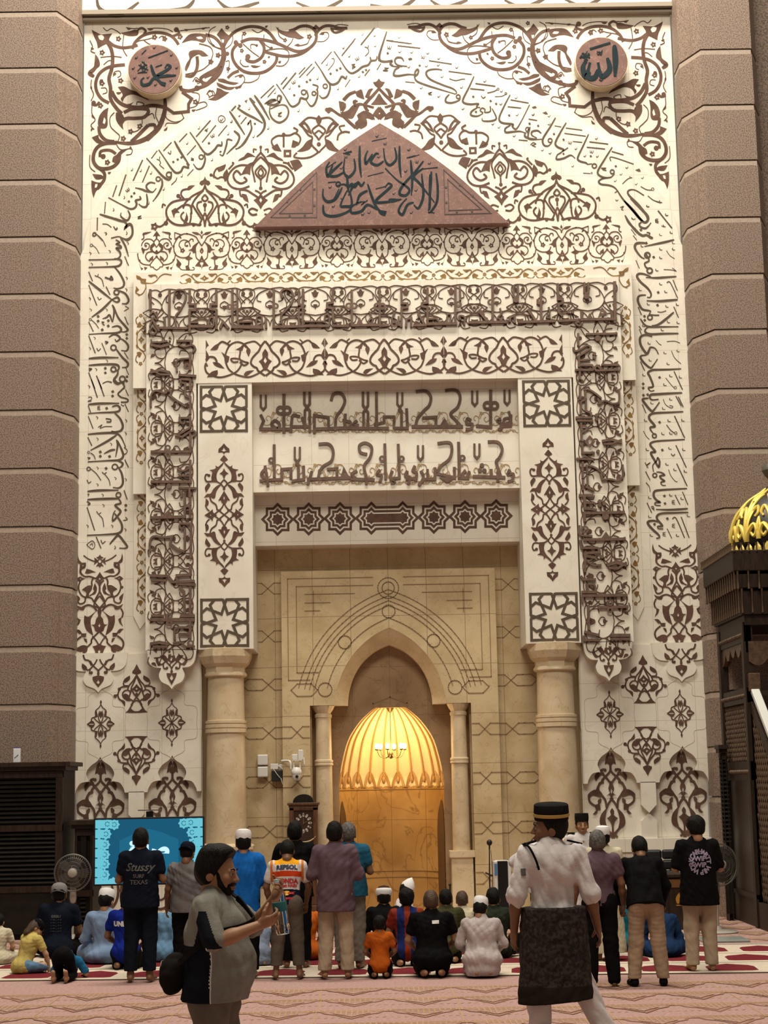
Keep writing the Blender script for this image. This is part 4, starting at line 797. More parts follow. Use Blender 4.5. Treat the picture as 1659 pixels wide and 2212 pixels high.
# letters cut off by the upper edge of the frame
TOPQ = '''c26 300 5 260 30 215 18 210 -20;c26 420 0 400 18 350 22;c26 560 5 500 20 470 0;c26 740 0 690 22 640 5;c26 900 -5 860 18 800 10;c26 1010 0 960 16 930 0;c26 1180 -5 1130 16 1090 0;c26 1300 -5 1260 14 1220 -2'''.replace('c26', 'c7')
inlay('verse_inscription', INK, bpy.data.objects['wall_top'], [(TOPQ, vw(0, 0, 1, -.1), -.1)])
# ------------------------------------------------ profession of faith on the red plaque
TRQ = '''c14 1170 360 1180 450 1175 540 1140 600 1120 610;c14 1130 370 1130 560 1120 595;c14 1090 330 1030 380 1070 430 1160 545;c14 1080 365 1095 500;c14 1010 280 1020 400 1015 500;c14 1090 285 1040 350 960 440 940 490 980 500 1000 460 920 400 850 330;c14 1080 380 1090 500 1060 580 1030 560;c14 1030 545 990 560 960 620 935 600 950 560 985 520
c14 1140 350 1135 450 1125 560;c14 940 190 940 300 950 385;c14 690 190 690 300 700 385;c13 910 200 920 270 880 310 850 280 840 205;c13 840 285 800 310 760 290 790 240 810 240;c13 770 240 730 300 725 260 740 220;c13 655 270 660 340 620 385 590 350 595 270;c13 590 355 540 380 500 370 560 310 580 290
c13 520 310 490 380 480 330 500 290;12 600 235 640 225;7 585 235 630 245;W 0 22 605 258 850 175 1050 290;c14 740 430 770 520 800 580 850 625;F 800 590 860 600 850 630 820 620;c14 950 525 880 540 790 540 860 470 890 440 870 425 850 450;F 880 520 955 525 900 545 870 538;c14 800 590 740 560 700 600 640 610 640 570 700 540;c14 740 470 690 500 670 560
c14 630 480 640 560 600 570 570 560 610 470;c14 690 420 650 440 620 500;c14 610 370 615 440 620 480;c14 720 415 700 440 680 420 660 445 640 430 620 445 590 430 550 440;O 14 8 555 430;c14 580 450 540 520 490 540 460 510 460 460;c14 560 460 520 540;c15 460 560 470 620 540 630 620 600 640 560
4 765 160 860 140;4 1000 265 1065 245;4 740 380 840 355;5 790 460 850 445;5 1080 335 1180 325;5 985 265 1040 250;5 480 330 540 290;5 1160 610 1120 605;5 540 415 490 420;V 0 30 800 130 1000 215 980 350 525 570 505 450 710 620 580 520 810 260 575 330 905 490 1045 470 1015 610 750 610 600 215 1130 300;4 680 545 720 540 700 560 740 530;5 665 550 700 540'''
TRL = ''';L 5 131 640 420 355 420 640 131 640;L 5 185 615 395 415 395 612 185 615;5 235 545 245 520;B 7 318 465 405 462 405 565 250 628 345 626 235 540;L 5 1218 340 1225 620 1515 612 1218 340;L 5 1243 400 1250 595 1455 588 1243 400;B 7 1318 435 1232 450 1235 545 1300 605 1395 600 1400 505'''
V3 = vw(540, 250, 2.9105, -.2)
inlay('verse_inscription', TEAL, TRI, [(TRQ, V3, -.2)])
inlay('border_line', SLATE, TRI, [(TRL, V3, -.2)])
# ------------------------------------------------ kufic lines over the opening
U = lambda x, y: f'L 15 {x-15} {y-42} {x-15} {y+28} {x} {y+46} {x+15} {y+28} {x+15} {y-42}'
KQ1 = ';'.join(U(*p) for p in ((80, 190), (895, 175), (1342, 165), (1535, 160)))+''';18 1545 245 1557 300 1520 322 1518 292 1550 285;L 22 1558 265 1555 332 1490 334;20 1500 290 1478 302 1505 322 1500 350 1480 352;L 22 1437 118 1437 340 1350 332;O 20 17 1417 212;O 20 17 1460 212;20 1320 300 1298 290 1294 320 1326 322 1320 350 1288 353
L 22 1272 337 1110 337;20 1165 122 1230 120 1255 160 1240 220 1198 260 1230 300 1262 337;F 1130 337 1162 285 1192 337;20 990 128 1050 125 1080 160 1070 210 1040 240 1000 290 990 335;L 20 1110 335 1110 280 1030 285;L 22 1130 337 965 337;L 20 935 228 940 347 860 347;L 20 905 240 905 347;B 13 895 238;L 22 830 347 690 347;L 20 755 130 757 347
L 18 860 347 860 278 800 278 800 312 740 325;L 18 675 130 675 210 705 252 705 347;L 18 705 130 705 210 678 252 678 347;L 22 705 347 600 347;20 485 182 500 142 545 140 567 180 550 230 515 282 510 362;L 22 650 342 380 352;20 570 260 572 300 600 312 602 342;20 640 300 620 320 650 330;L 20 470 350 468 282 385 270 385 378;20 570 345 560 290
L 18 325 130 325 200 357 242 357 372;L 18 357 130 357 200 328 242 328 352;L 20 350 337 250 337;20 300 277 258 270 250 300 244 372;20 330 337 310 280;L 22 203 142 203 376;O 20 17 183 240;O 20 17 222 240;L 22 240 352 56 352;L 20 64 265 82 302 62 350;20 165 350 130 325 150 300 178 325 165 350'''
KQ2 = ';'.join(U(*p) for p in ((1355, 480), (1018, 490), (283, 500)))+''';20 1550 592 1540 622 1572 620 1566 656 1538 666;L 22 1525 640 1330 634;20 1420 427 1480 430 1506 470 1490 520 1470 545 1480 582 1500 640;B 13 1385 568 1373 598 1400 600;L 20 1440 590 1442 640;L 20 1480 600 1480 668;L 20 1245 428 1250 642;O 13 14 1268 525;20 1290 600 1268 622 1290 645 1310 602
L 22 1310 645 1240 642;20 1120 437 1190 432 1206 470 1190 530 1140 572 1118 612;L 20 1220 578 1222 642 1118 618;F 1130 640 1225 640 1180 672;L 20 1105 580 1105 650 1040 652 1008 684;L 18 1060 590 1060 650;20 1020 600 1036 640 1008 690;20 985 570 974 600 996 616 988 662;20 940 600 928 630 956 642 944 682;L 22 1000 645 930 650;L 20 885 440 892 642 838 652;O 13 14 905 530
20 850 600 838 640 862 668 840 672;L 20 805 438 810 654;O 13 14 790 530;20 775 592 758 622 786 632 775 668;20 700 502 660 490 654 450 690 434 727 460 717 520 682 570 690 622 696 682;L 22 745 654 600 650;20 640 600 608 622 640 652;20 410 441 470 441 497 480 487 540 440 572 418 602 408 642;L 22 600 642 340 652;F 540 642 560 575 595 642 | 560 625 565 605 577 625;L 20 520 640 520 588 460 592
20 370 602 358 642 345 684;L 20 320 570 322 652 250 662;L 20 290 570 290 652;B 13 283 560;L 20 245 650 245 588 190 592 190 652 110 656;L 20 145 443 146 642;O 13 14 128 540;20 90 570 102 640 108 694;20 90 590 68 622 92 652 58 662'''
def vines(x0, x1, y0, y1, st, w_):
    s = []; x = x0; i = 0
    while x < x1:
        m_ = (y0+y1)/2; h = (y1-y0)/2; d = 1 if i % 2 else -1
        s.append(f'{w_} {x} {m_} {x+st*.3} {m_-d*h*.8} {x+st*.8} {m_-d*h*.7} {x+st*.9} {m_+d*h*.1} {x+st*.6} {m_+d*h*.4} {x+st*.42} {m_} {x+st*.6} {m_-d*h*.25}')
        s.append(f'{w_} {x+st*.9} {m_+d*h*.1} {x+st*1.1} {m_+d*h*.9} {x+st*1.4} {m_+d*h*.6}'); s.append(f'A {w_*3} .3 {x+st*.2} {m_-d*h*.5} {x} {m_-d*h*.95}')
        x += st; i += 1
    return ';'.join(s)
WSC[0] = .84
LV = vw(540, 800, 2.765, -.02)
inlay('kufic_inscription', RELIEF, LINT[0], [(KQ1, LV, -.02), (KQ2, LV, -.02)], .022)
OCH = mat('fine_ochre_vine', (.36, .25, .13), .6)
inlay('vine_tracery', OCH, LINT[0], [(vines(70, 1560, 245, 335, 62, 5), LV, -.02), (vines(70, 1560, 555, 645, 62, 5), LV, -.02), (vines(70, 1560, 355, 372, 40, 4), LV, -.02), (vines(70, 1560, 662, 680, 40, 4), LV, -.02)], .006)
# chain of eight-pointed stars
K = Ink()
def st8(cx, cy, R): return [(cx+R*(1 if i % 2 == 0 else .765)*cos(pi*i/8), cy+R*(1 if i % 2 == 0 else .765)*sin(pi*i/8)) for i in range(16)]
for cx, cy in ((165, 890), (351, 888), (538, 885), (1098, 877), (1284, 873), (1470, 869)):
    K.fill([st8(cx, cy, 100), st8(cx, cy, 80)]); K.fill([st8(cx, cy, 66), st8(cx, cy, 48)]); K.fill([st8(cx, cy, 36)])
def cart(R):
    a, b = st8(725, 883, R), st8(912, 880, R)
    return a[3:14]+b[11:]+b[:6]
K.fill([cart(100), cart(80)]); K.fill([cart(66), cart(48)]); K.fill([cart(36)])
mb = MB(); lay(mb, K, vw(540, 800, 2.765, .33), .33); mb.build('star_chain', INLAY, LINT[1])
# ------------------------------------------------ raised kufic on the lintel and the two legs, over a net of vines
VU = '''M 330;8 130 230 88 180 92 130 140 113 178 130 172 160;8 180 130 240 108 330 118;8 330 118 250 150 207 205 195 262 240 320 330 340;8 100 165 160 200 195 240;8 235 165 228 210 262 222;8 40 300 110 268 190 280 205 300 150 345 90 332 40 300;10 195 260 150 330 110 360 100 420;F 105 300 130 285 125 310;B 16 178 155;A 26 .2 330 190 300 150;8 330 215 300 235 300 260 330 275;F 330 130 310 160 330 190;F 330 200 305 235 330 290 | 330 225 330 250 318 240;9 40 390 110 360 195 370 215 400 190 440 130 450;8 200 340 250 330 290 350 280 400 230 420 205 380;8 290 350 320 380 330 420;B 10 150 300 60 385;F 140 400 175 395 165 430;8 30 440 60 470 110 460;A 24 .3 60 440 30 400 260 420 285 455'''
WSC[0] = .82; vu = parse(VU); WSC[0] = .86
Zk = P(829, 664, -.3)[1]; sk = .00727/4.673; jobs = []
for i in range(-5, 5): jobs.append((vu, unit((i+.5)*.735, Zk+.0, sk*1.29, 330, 285, 0, 1, 1.02), -.3))
inlay('vine_net', INLAY, FRAME, jobs, .008)
KT1 = '''L 30 25 80 28 300;20 20 350 60 320 100 370 90 400 60 380 20 470;L 26 40 380 120 520;22 40 480 20 530 60 555 90 520 50 470;L 28 100 485 420 490;L 28 228 80 225 480;20 270 210 280 150 290 100 340 85 395 110 395 190 340 300 290 370 300 480;L 24 180 480 175 370;L 28 440 80 440 240 500 240 500 300 440 300 440 545;L 34 440 470 690 470;L 22 440 430 530 430;20 640 470 650 390 690 380 690 470
L 28 720 80 722 240 660 240 660 290 722 300 722 500;L 30 760 490 790 420 850 490;L 28 890 80 890 490;L 24 940 80 945 400 960 490;O 24 20 860 270;O 24 20 922 270;L 40 890 475 1210 480;L 22 960 425 1100 420;20 1140 460 1150 370 1200 375 1200 480;L 28 1245 490 1240 380;L 28 1325 80 1325 480;O 24 22 1345 260;L 30 1310 475 1640 470;24 1420 170 1400 110 1460 75 1520 110 1530 180 1480 270 1400 370 1440 490;L 26 1590 80 1590 240 1640 250 1590 290 1590 480;L 26 1635 80 1640 190'''
KT2 = '''L 26 20 120 20 500;L 30 20 500 290 500;L 20 40 455 230 455;20 240 470 250 390 290 400 290 500;L 28 325 120 325 260 270 270 270 310 325 320 330 420 350 470;L 28 320 500 490 500;L 28 475 500 470 485;L 28 520 130 522 500;O 26 22 490 300;O 26 22 545 300;L 30 520 495 790 490;F 565 490 600 410 640 490;20 700 350 720 410 690 460 730 470 730 410;L 28 805 120 808 500;O 26 22 780 300;O 26 22 835 300;L 30 800 500 900 490
L 26 1028 110 1030 270 1090 270 1090 310 1030 320 1030 510;20 960 360 930 430 930 500;O 26 22 955 480;L 24 1000 500 1000 400;L 26 1075 510 1080 430 1130 420 1130 510;L 28 1200 370 1270 490 1150 495;L 28 1295 110 1295 260 1240 270 1240 300 1295 310 1295 490;L 32 1290 480 1600 475;L 22 1290 430 1390 425 1420 470;20 1490 470 1500 390 1530 380 1530 470;L 28 1580 90 1580 470;O 26 22 1610 285;L 24 1625 90 1630 240'''
KT3 = '''20 20 480 10 440 60 450 60 530;L 30 100 505 490 500;L 28 345 120 345 490;O 24 22 325 305;L 30 215 400 300 500;20 215 400 230 390 260 430;L 26 570 510 565 440 520 450 520 500;20 420 360 430 420 400 450 430 480 450 440;L 24 555 130 555 240 600 270;L 24 600 130 600 240 555 270;B 30 580 275;L 30 600 500 980 490;L 30 700 370 780 490;L 28 830 110 835 480;L 26 800 270 800 310 840 320;20 910 350 920 410 890 450 930 460
L 28 1000 110 1005 270 1050 270 1050 310 1010 320 1010 400 1050 440;L 28 1010 490 1210 480;B 16 1110 400 1150 400;20 1215 500 1180 510 1220 540 1250 500;L 28 1245 490 1240 390;L 30 1240 475 1590 470;F 1290 470 1320 410 1360 470;F 1400 470 1445 350 1510 420 1450 440 | 1435 410 1450 395 1465 415;L 28 1550 480 1545 390;L 34 1575 90 1580 510;L 24 1270 100 1270 200 1310 230;L 24 1310 100 1310 200 1270 230;B 28 1290 240'''
inlay('kufic_inscription', RELIEF, FRAME, [(KT1, vw(320, 610, 4.879, -.3), -.3), (KT2, vw(650, 600, 4.74, -.3), -.3), (KT3, vw(990, 590, 4.673, -.3), -.3)], .05)
KL1 = '''L 40 60 130 200 160 320 130;L 30 70 100 200 100 300 80;L 34 420 80 620 80 620 150;28 450 130 520 160 640 140 680 190 640 230;L 34 610 230 610 480;26 430 500 420 380 470 330 600 320;O 34 30 565 430;L 40 60 510 200 480 330 510;L 30 80 470 200 540 330 540;L 38 450 545 690 560;L 34 480 600 600 610;L 30 480 600 480 650 540 660 540 830;L 34 610 600 610 770
30 70 980 75 830 130 760 220 780 280 790 280 750;L 34 290 760 350 760 340 830 430 900 560 980;L 30 540 830 600 850 600 800;L 34 610 830 610 1080;L 34 450 1130 610 1130 610 1260;28 470 1140 480 1190 520 1210 540 1170;L 34 610 1260 430 1370 500 1390 600 1320;28 600 1320 670 1310 680 1360 640 1380;L 34 610 1340 610 1600;L 40 70 1590 620 1590;O 30 26 305 1540;O 30 26 305 1630
L 34 610 1700 610 2000;30 430 1820 500 1850 570 1830 600 1800;L 30 460 1920 600 1920;L 42 70 2000 630 2000;B 36 320 2060;L 36 450 2080 690 2090;L 34 490 2110 490 2212;L 34 600 2100 600 2212'''
KL2 = '''L 30 430 0 430 130 490 160 490 280;L 30 490 0 490 130 430 160 430 280;L 36 50 275 430 265;F 200 260 250 190 300 260;L 30 370 340 500 340 495 720;26 370 360 400 400 430 390 430 640;26 50 650 50 530 90 480 180 490 240 490;L 32 230 490 290 480 270 560 350 620 430 650;L 32 490 800 495 900;L 34 50 910 250 915 300 980 540 970;L 30 60 960 230 965;L 34 330 910 500 900;L 36 330 930 380 1000 550 1010;L 30 370 1030 420 1080 430 1330;L 32 490 1030 490 1340
L 40 380 1350 540 1350;L 44 50 1390 540 1395;O 26 24 262 1355;O 26 24 262 1430;L 30 60 1350 200 1350;L 32 490 1400 490 1600;28 320 1620 320 1510 360 1480 480 1480;L 30 360 1550 480 1550;L 40 50 1660 150 1640 250 1660;L 30 80 1690 240 1690;20 300 1650 380 1640 450 1690 540 1680;O 28 22 495 1655'''
KR1 = '''L 34 190 85 620 75;B 40 350 140;L 34 85 70 85 240;28 20 260 30 310 100 300 200 240 260 260;L 30 80 390 240 290 260 250;L 34 95 380 95 530;L 30 110 440 250 430;L 32 90 510 270 505 330 580 640 570;L 32 40 570 270 575 340 510 400 560;L 30 400 500 640 505;B 24 305 350 305 400;L 34 105 590 105 700;L 34 110 790 110 980;28 160 840 230 840 330 900 400 960;28 350 1040 450 990 550 1030 640 1000 640 830;L 34 350 960 390 1040
L 32 180 850 180 980 120 1000;L 34 120 1000 120 1180;L 32 190 1000 190 1130 260 1160 260 1200;L 36 50 1220 270 1220;L 34 70 1260 290 1265;B 26 335 1190 335 1240;L 34 125 1290 130 1540;O 34 28 165 1370;G 240 1460 320 1550 240 1640 170 1550 | 240 1520 270 1550 240 1585 210 1550;L 40 410 1540 540 1520 680 1560;L 30 430 1580 540 1580 680 1520;L 34 140 1560 140 1700 310 1700;B 24 355 1680;L 32 60 1780 280 1790
L 32 145 1820 145 2050;L 30 200 1860 210 1990;28 220 1870 330 1910 430 2000;30 400 2070 520 2060 620 2080 690 2020 690 1860;L 34 390 1980 420 2080;L 34 150 2060 150 2212;L 30 210 2000 215 2150'''
KR2 = '''L 34 130 10 220 50;L 36 50 110 210 110;L 34 110 110 120 270;L 30 120 190 220 190;L 34 110 250 250 270;B 22 280 175 280 215 330 200;L 36 100 305 560 295;B 40 345 340;L 32 110 310 115 400;26 60 440 60 540 200 560;O 34 24 115 490;L 36 100 600 570 590;F 300 580 350 510 400 580;L 30 60 600 80 690 260 690;L 34 110 750 280 740 270 690;L 30 120 760 120 960;L 34 130 780 240 800;26 140 840 210 880 300 880;B 20 305 790;L 44 360 880 460 850 580 880;L 30 380 910 480 920 580 850
L 32 70 1000 100 1040 240 1040;L 34 140 1090 150 1190;26 150 1090 220 1100 240 1180;L 36 80 1180 250 1180;L 36 80 1220 590 1215;O 26 22 395 1300;O 26 22 395 1380;L 34 260 1350 600 1340;L 30 90 1230 90 1300;L 32 155 1320 160 1600;L 34 110 1620 280 1660;L 32 110 1660 110 1710 280 1715;L 44 400 1660 620 1660;L 30 400 1700 620 1700'''
VL = vw(315, 725, 6.317, -.3); VL2 = vw(315, 1065, 5.083, -.3); VR = vw(1235, 710, 6.317, -.3); VR2 = vw(1240, 1050, 5.14, -.3)
inlay('kufic_inscription', RELIEF, FRAME, [(KL1, VL, -.3), (KL2, VL2, -.3)], .05)
inlay('kufic_inscription', RELIEF, FRAME, [(KR1, VR, -.3), (KR2, VR2, -.3)], .05)
jobs = []
for sx in (-1, 1):
    for i in range(7): jobs.append((vu, unit(sx*3.425, 9.21-.36-.715*i, sk*1.26, 330, 285, pi/2*sx, 1, 1.02), -.3))
inlay('vine_net', INLAY, FRAME, jobs, .008)
WSC[0] = 1.0
# ------------------------------------------------ the two round medallions
def medallion(px, py, label, q, k_, x0, y0):
    X, Z = P(px, py, -.2)
    t = thing('round_medallion', label, 'medallion', (X, .035, Z))
    mb = MB().lathe([(.415, 0), (.43, .01), (.44, .05), (.44, .26)], n=48); mb.xf(Matrix.Rotation(pi/2, 4, 'X'))
    mb.v = [(a, b if b < 0 else b, c) for a, b, c in mb.v]; mb.xf(Matrix.Translation((0, 0, 0)))
    mb.build('rim', BEIGEC, t, 40)
    fc = MB().lathe([(.43, .262), (.425, .268)], n=48); fc.xf(Matrix.Rotation(pi/2, 4, 'X')); fc.build('face', REDSTONE, t, 40)
    m2 = MB(); lay(m2, parse(q), vw(x0, y0, k_, -.233), -.233, .008); m2.v = [(a-X, b-.035, c-Z) for a, b, c in m2.v]
    m2.build('lettering', TEAL, t)
MDL = '''c26 725 480 750 560 790 620 860 680;F 790 630 870 650 860 685 820 670;c24 960 580 880 585 780 590 860 540 910 500 880 480 860 510;F 870 570 965 578 900 595 850 590;c24 800 620 750 610 710 660 650 670 635 630 660 600;10 700 415 885 345;8 770 500 830 480;8 640 380 680 340;V 0 40 760 320 920 390 970 510 700 600 575 605 590 415 770 670 560 515 915 630
7 600 560 660 540 690 500;7 620 510 690 520;7 630 470 650 540;7 660 450 670 540;7 600 540 640 500 690 480;7 620 555 690 550;7 640 450 690 490;7 610 480 700 530'''
MDR = '''c22 995 195 1000 260 998 330;c20 965 250 975 300 940 330 925 270;c20 925 300 910 335 880 330 890 270;c20 890 310 870 330 860 290 875 265;9 890 212 978 185;V 0 30 870 270 940 345 935 225 870 230;6 845 250 890 235;6 850 240 880 260;6 855 230 890 250;6 865 265 885 230;W 0 24 933 228'''
medallion(334, 151, 'round red medallion on the left of the arch, longer name across its face', MDL, 4.366, 160, 30)
medallion(1299, 135, 'round red medallion on the right of the arch, four upright letter strokes', MDR, 1.9988, 829, 0)
# ================================================================== furniture and fittings
# woven motifs of the carpet
cw, cd = .67, .87; k_ = Ink(); k2_ = Ink()
rows = [(-9.12-j*cd) for j in range(9)]+[-4.35+j*cd for j in range(6)]
for j, y in enumerate(rows):
    for i in range(-9, 10):
        x = i*cw+.12+(j % 2)*.02
        if j > 8 and abs(x) > 6: continue
        n = lambda *q: [(x+a*cw, y+b*cd) for a, b in q]
        k2_.ribbon(n((-.5, .34), (-.42, .34), (-.36, .20), (-.22, .10), (-.12, -.04), (0, -.20), (.12, -.04), (.22, .10), (.36, .20), (.42, .34), (.5, .34)), .034)
        k2_.ribbon(n((-.26, .22), (-.1, .06), (0, -.06), (.1, .06), (.26, .22)), .020)
        for u in np.linspace(-.46, .46, 13): k_.ribbon(n((u, .36 if abs(u) > .3 else -.02+abs(u)*.8), (u, .50)), .016)
        for v_ in (.40, .47, .30, .18): k_.ribbon(n((-.5 if v_ > .35 else -.3, v_), (.5 if v_ > .35 else .25, v_)), .014)
        if i % 2 == 0: k_.ribbon(n((.5, -.5), (.5, .5)), .014)
        for u in np.linspace(-.45, .45, 10): k_.ribbon(n((u-.02, -.12), (u+.02, -.08)), .02)
for K_, nm_, c_, z_ in ((k_, 'woven_grid', mat('tan_carpet_motif', (.46, .30, .17), .95, c2=(.36, .22, .13), scale=60, spec=.1), .0012), (k2_, 'woven_chevron', mat('brown_carpet_motif', (.27, .135, .085), .95, c2=(.33, .18, .12), scale=60, spec=.1), .0034)):
    mot = MB()
    for i, (v, f, l) in enumerate(K_.p): mot.add([(a, b, z_+.00012*(i % 17)) for a, b in v], f)
    for i, q in enumerate(mot.f):
        a, b, c = (mot.v[j] for j in q[:3])
        if (b[0]-a[0])*(c[1]-a[1])-(b[1]-a[1])*(c[0]-a[0]) < 0: mot.f[i] = tuple(reversed(q))
    mot.build(nm_, c_, bpy.data.objects['floor'])
bd = MB()
for y in rows:
    y += .43*cd; bd.add([(-6.4, y-.075, .0008), (6.4, y-.075, .0008), (6.4, y+.075, .0008), (-6.4, y+.075, .0008)], [(0, 1, 2, 3)])
bd.build('woven_band', mat('rose_carpet_band', (.36, .205, .16), .95, c2=(.43, .27, .18), scale=25, spec=.1), bpy.data.objects['floor'])
# prayer rugs in three rows, slightly turned
RUGC = mat('cream_rug', (.62, .54, .43), .95, c2=(.54, .45, .35), scale=40, bump=.3, bscale=120, spec=.1); RUGR = mat('crimson_rug_field', (.17, .020, .026), .95, c2=(.13, .014, .020), scale=30, spec=.1); RUGE = mat('rug_edge', (.10, .07, .05), .9)
a_ = math.atan2(-8.33+7.05, 8.5)*.55
for r, (yb, dp, ofs, lab) in enumerate(((-7.72, 1.02, .0, 'long cream prayer rug with crimson niches, nearest row'), (-6.66, 1.0, .43, 'long cream prayer rug with crimson niches, middle row under the standing men'), (-5.62, 1.0, .1, 'long cream prayer rug with crimson niches, farthest row'))):
    t = thing('prayer_rug', lab, 'rug', (0, yb, .0), a_, 'rows of prayer rugs')
    MB().box(-5.5, 4.95, 0, dp, .003, .011).build('pile', RUGC, t)
    MB().box(-5.5, 4.95, -.025, 0, .003, .010).build('fringe', RUGE, t)
    m_ = MB()
    for i in range(-7, 7):
        x = i*.72+ofs
        if not -5.2 < x < 4.65: continue
        q = [(x-.27, .20), (x-.20, .16), (x+.20, .16), (x+.27, .20), (x+.27, .58), (x+.22, .70), (x+.10, .78), (x, .86), (x-.10, .78), (x-.22, .70), (x-.27, .58)]
        m_.prism(q, .0125, .009, 'xy')
    m_.build('crimson_field', RUGR, t)
t = tag(MB().box(-2.2, 2.2, -.03, .03, .001, .006).build('floor_tape', mat('pale_tape', (.50, .48, .44), .5)), 'pale cable strip laid across the carpet beside the right standing fan', 'tape'); t.location = (5.9, -4.95, 0); t.rotation_euler = (0, 0, -.12)
# ---- television
t = thing('television', 'large television showing a blue screen with white Arabic word and pale lattice borders', 'television', (-3.53, -2.14, .735), .02)
W_, H_ = 1.585, .955
MB().box(-W_/2, W_/2, .005, .06, 0, H_).build('casing', mat('tv_black', (.008, .008, .009), .35), t, bevel=.006)
def emis(name, c, s): return mat(name, tuple(x*.2 for x in c), .3, emit=(c, s))
scr = MB(); sw, sh = W_-.05, H_-.05; z0 = .025
scr.box(-sw/2, sw/2, .001, .005, z0, z0+sh).build('screen', emis('screen_blue', (.003, .085, .165), 1.0), t)
ow = [(-.42, .1), (-.42, .62), (-.2, .72), (0, .78), (.2, .72), (.42, .62), (.42, .1)]
MB().prism([(x, z0+z*.98) for x, z in ow], -.0005, .001).build('screen_archway', emis('screen_blue_lit', (.006, .12, .215), 1.0), t)
CY = emis('screen_cyan', (.13, .50, .60), 1.0)
for sx in (-1, 1):
    lat = Ink()
    for (cx, cz) in [(0.06, j*.155+.03) for j in range(7)]+[(.19, .96), (.19, 0.0), (.17, .8), (.15, .15), (.15, .32), (.15, .47), (.15, .63), (.30, .95), (.29, .02)]:
        X, Z = sx*(sw/2-cx*.9), z0+cz*sh*.97
        o8 = [(X+.082*(1 if i % 2 == 0 else .78)*cos(pi*i/8), Z+.082*(1 if i % 2 == 0 else .78)*sin(pi*i/8)) for i in range(16)]
        cl = lambda q: [(min(max(a, -sw/2), sw/2), min(max(b, z0), z0+sh)) for a, b in q]
        o8 = cl(o8)
        K1 = [[(X+.045*cos(pi*i/4+.39), Z+.045*sin(pi*i/4+.39)) for i in range(8)]]
        inside = abs(X)+.06 < sw/2 and z0+.06 < Z < z0+sh-.06
        lat.fill([o8]+[[(X+.03*cos(a)+.010*cos(b), Z+.03*sin(a)+.010*sin(b)) for b in [i*pi/2 for i in range(4)]] for a in [i*pi/4 for i in range(8)]] if inside else [o8])
    m2 = MB()
    for i, (v, f, l) in enumerate(lat.p): m2.add([(a, -.0010-.00008*(i % 9), b) for a, b in v], [t_ if True else t_ for t_ in f])
    for i, q in enumerate(m2.f):
        a, b, c = (m2.v[j] for j in q[:3])
        if (b[0]-a[0])*(c[2]-a[2])-(b[2]-a[2])*(c[0]-a[0]) < 0: m2.f[i] = tuple(reversed(q))
    m2.build('screen_lattice', CY, t)
v, f = text_mesh('\uFE93\uFEFC\uFEBB', .30, 0, .020)
MB().add([(x, -.002, z0+.47+y) for x, y, *_z in v], f).build('screen_word', emis('screen_white', (.55, .85, 1.0), 1.0), t)
MB().box(-.05, .05, .07, .12, -.72, H_+.08).box(-.35, .35, -.1, .35, -.72, -.69).build('stand', mat('tv_stand', (.012, .012, .012), .5), t); MB().box(-.16, .16, .0, .1, H_+.09, H_+.105).build('camera_shelf', mat('shelf_grey', (.10, .09, .08), .4), t)
# ---- louvred cabinets
def cabinet(name, label, x0, x1, y, zt, parts, dep=1.0, ov=.12):
    t = thing('louvred_cabinet', label, 'cabinet', ((x0+x1)/2, y, 0)); hw = (x1-x0)/2
    MB().box(-hw, hw, .06, dep, 0, zt-.12).build('carcass', BLACKWOOD, t)
    MB().box(-hw-.04, hw+ov*.4, -.05, dep, zt-.12, zt-.06).box(-hw-.06, hw+ov, -.10, dep, zt-.06, zt).build('cornice', DARKWOOD, t)
    fr = MB()
    for a, b in ((-hw, -hw+min(.09, hw*.3)), (hw-min(.10, hw*.3), hw)): fr.box(a, b, 0, .07, 0, zt-.12)
    for z0, z1, kind in parts:
        fr.box(-hw, hw, -.005, .07, z1, z1+.09)
        if kind == 'l':
            sl = MB(); z = z0+.02
            while z < z1-.02:
                sl.add([(-hw+.09, .005, z), (hw-.10, .005, z), (hw-.10, .055, z+.045), (-hw+.09, .055, z+.045), (-hw+.09, .005, z+.014), (hw-.10, .005, z+.014), (hw-.10, .055, z+.059), (-hw+.09, .055, z+.059)], [(0, 1, 5, 4), (4, 5, 6, 7), (3, 2, 1, 0), (1, 2, 6, 5), (3, 0, 4, 7)]); z += .062
            sl.build('louvre', BLACKWOOD, t)
        else: MB().box(-hw+.09, hw-.10, .012, .06, z0, z1).build('panel', BLACKWOOD, t)
    fr.build('frame', DARKWOOD, t); return t
cabinet('a', 'tall dark louvred cabinet at the left edge, two slatted doors one above the other', -6.6, -4.78, -2.1, 2.50, ((.08, .66, 'p'), (.76, 1.52, 'l'), (1.62, 2.28, 'l')))
cabinet('b', 'low dark wooden cabinet between the louvred cabinet and the television', -4.63, -4.36, -1.95, 1.66, ((.08, .58, 'l'), (.68, 1.44, 'p')), .8)
cabinet('c', 'narrow dark louvred cabinet between the right marble wall and the carved pulpit', 4.93, 5.00, -1.22, 2.58, ((.1, .95, 'p'), (1.12, 2.36, 'l')), .2, .03)
X, Z = P(35, 1637, -2.0)
t = thing('freshener', 'small white air freshener standing on top of the left louvred cabinet', 'air freshener', (X, -1.95, 2.50))
MB().box(-.05, .05, -.04, .04, 0, .21).build('body', mat('white_plastic', (.72, .72, .74), .35), t, bevel=.012); MB().box(-.045, .045, -.038, .038, .21, .225).build('lid', mat('violet_lid', (.12, .10, .28), .4), t)
MB().prism([(-.03, .07), (-.025, .065), (.03, .11), (.025, .118)], -.043, -.039).build('mark', SLATE, t)
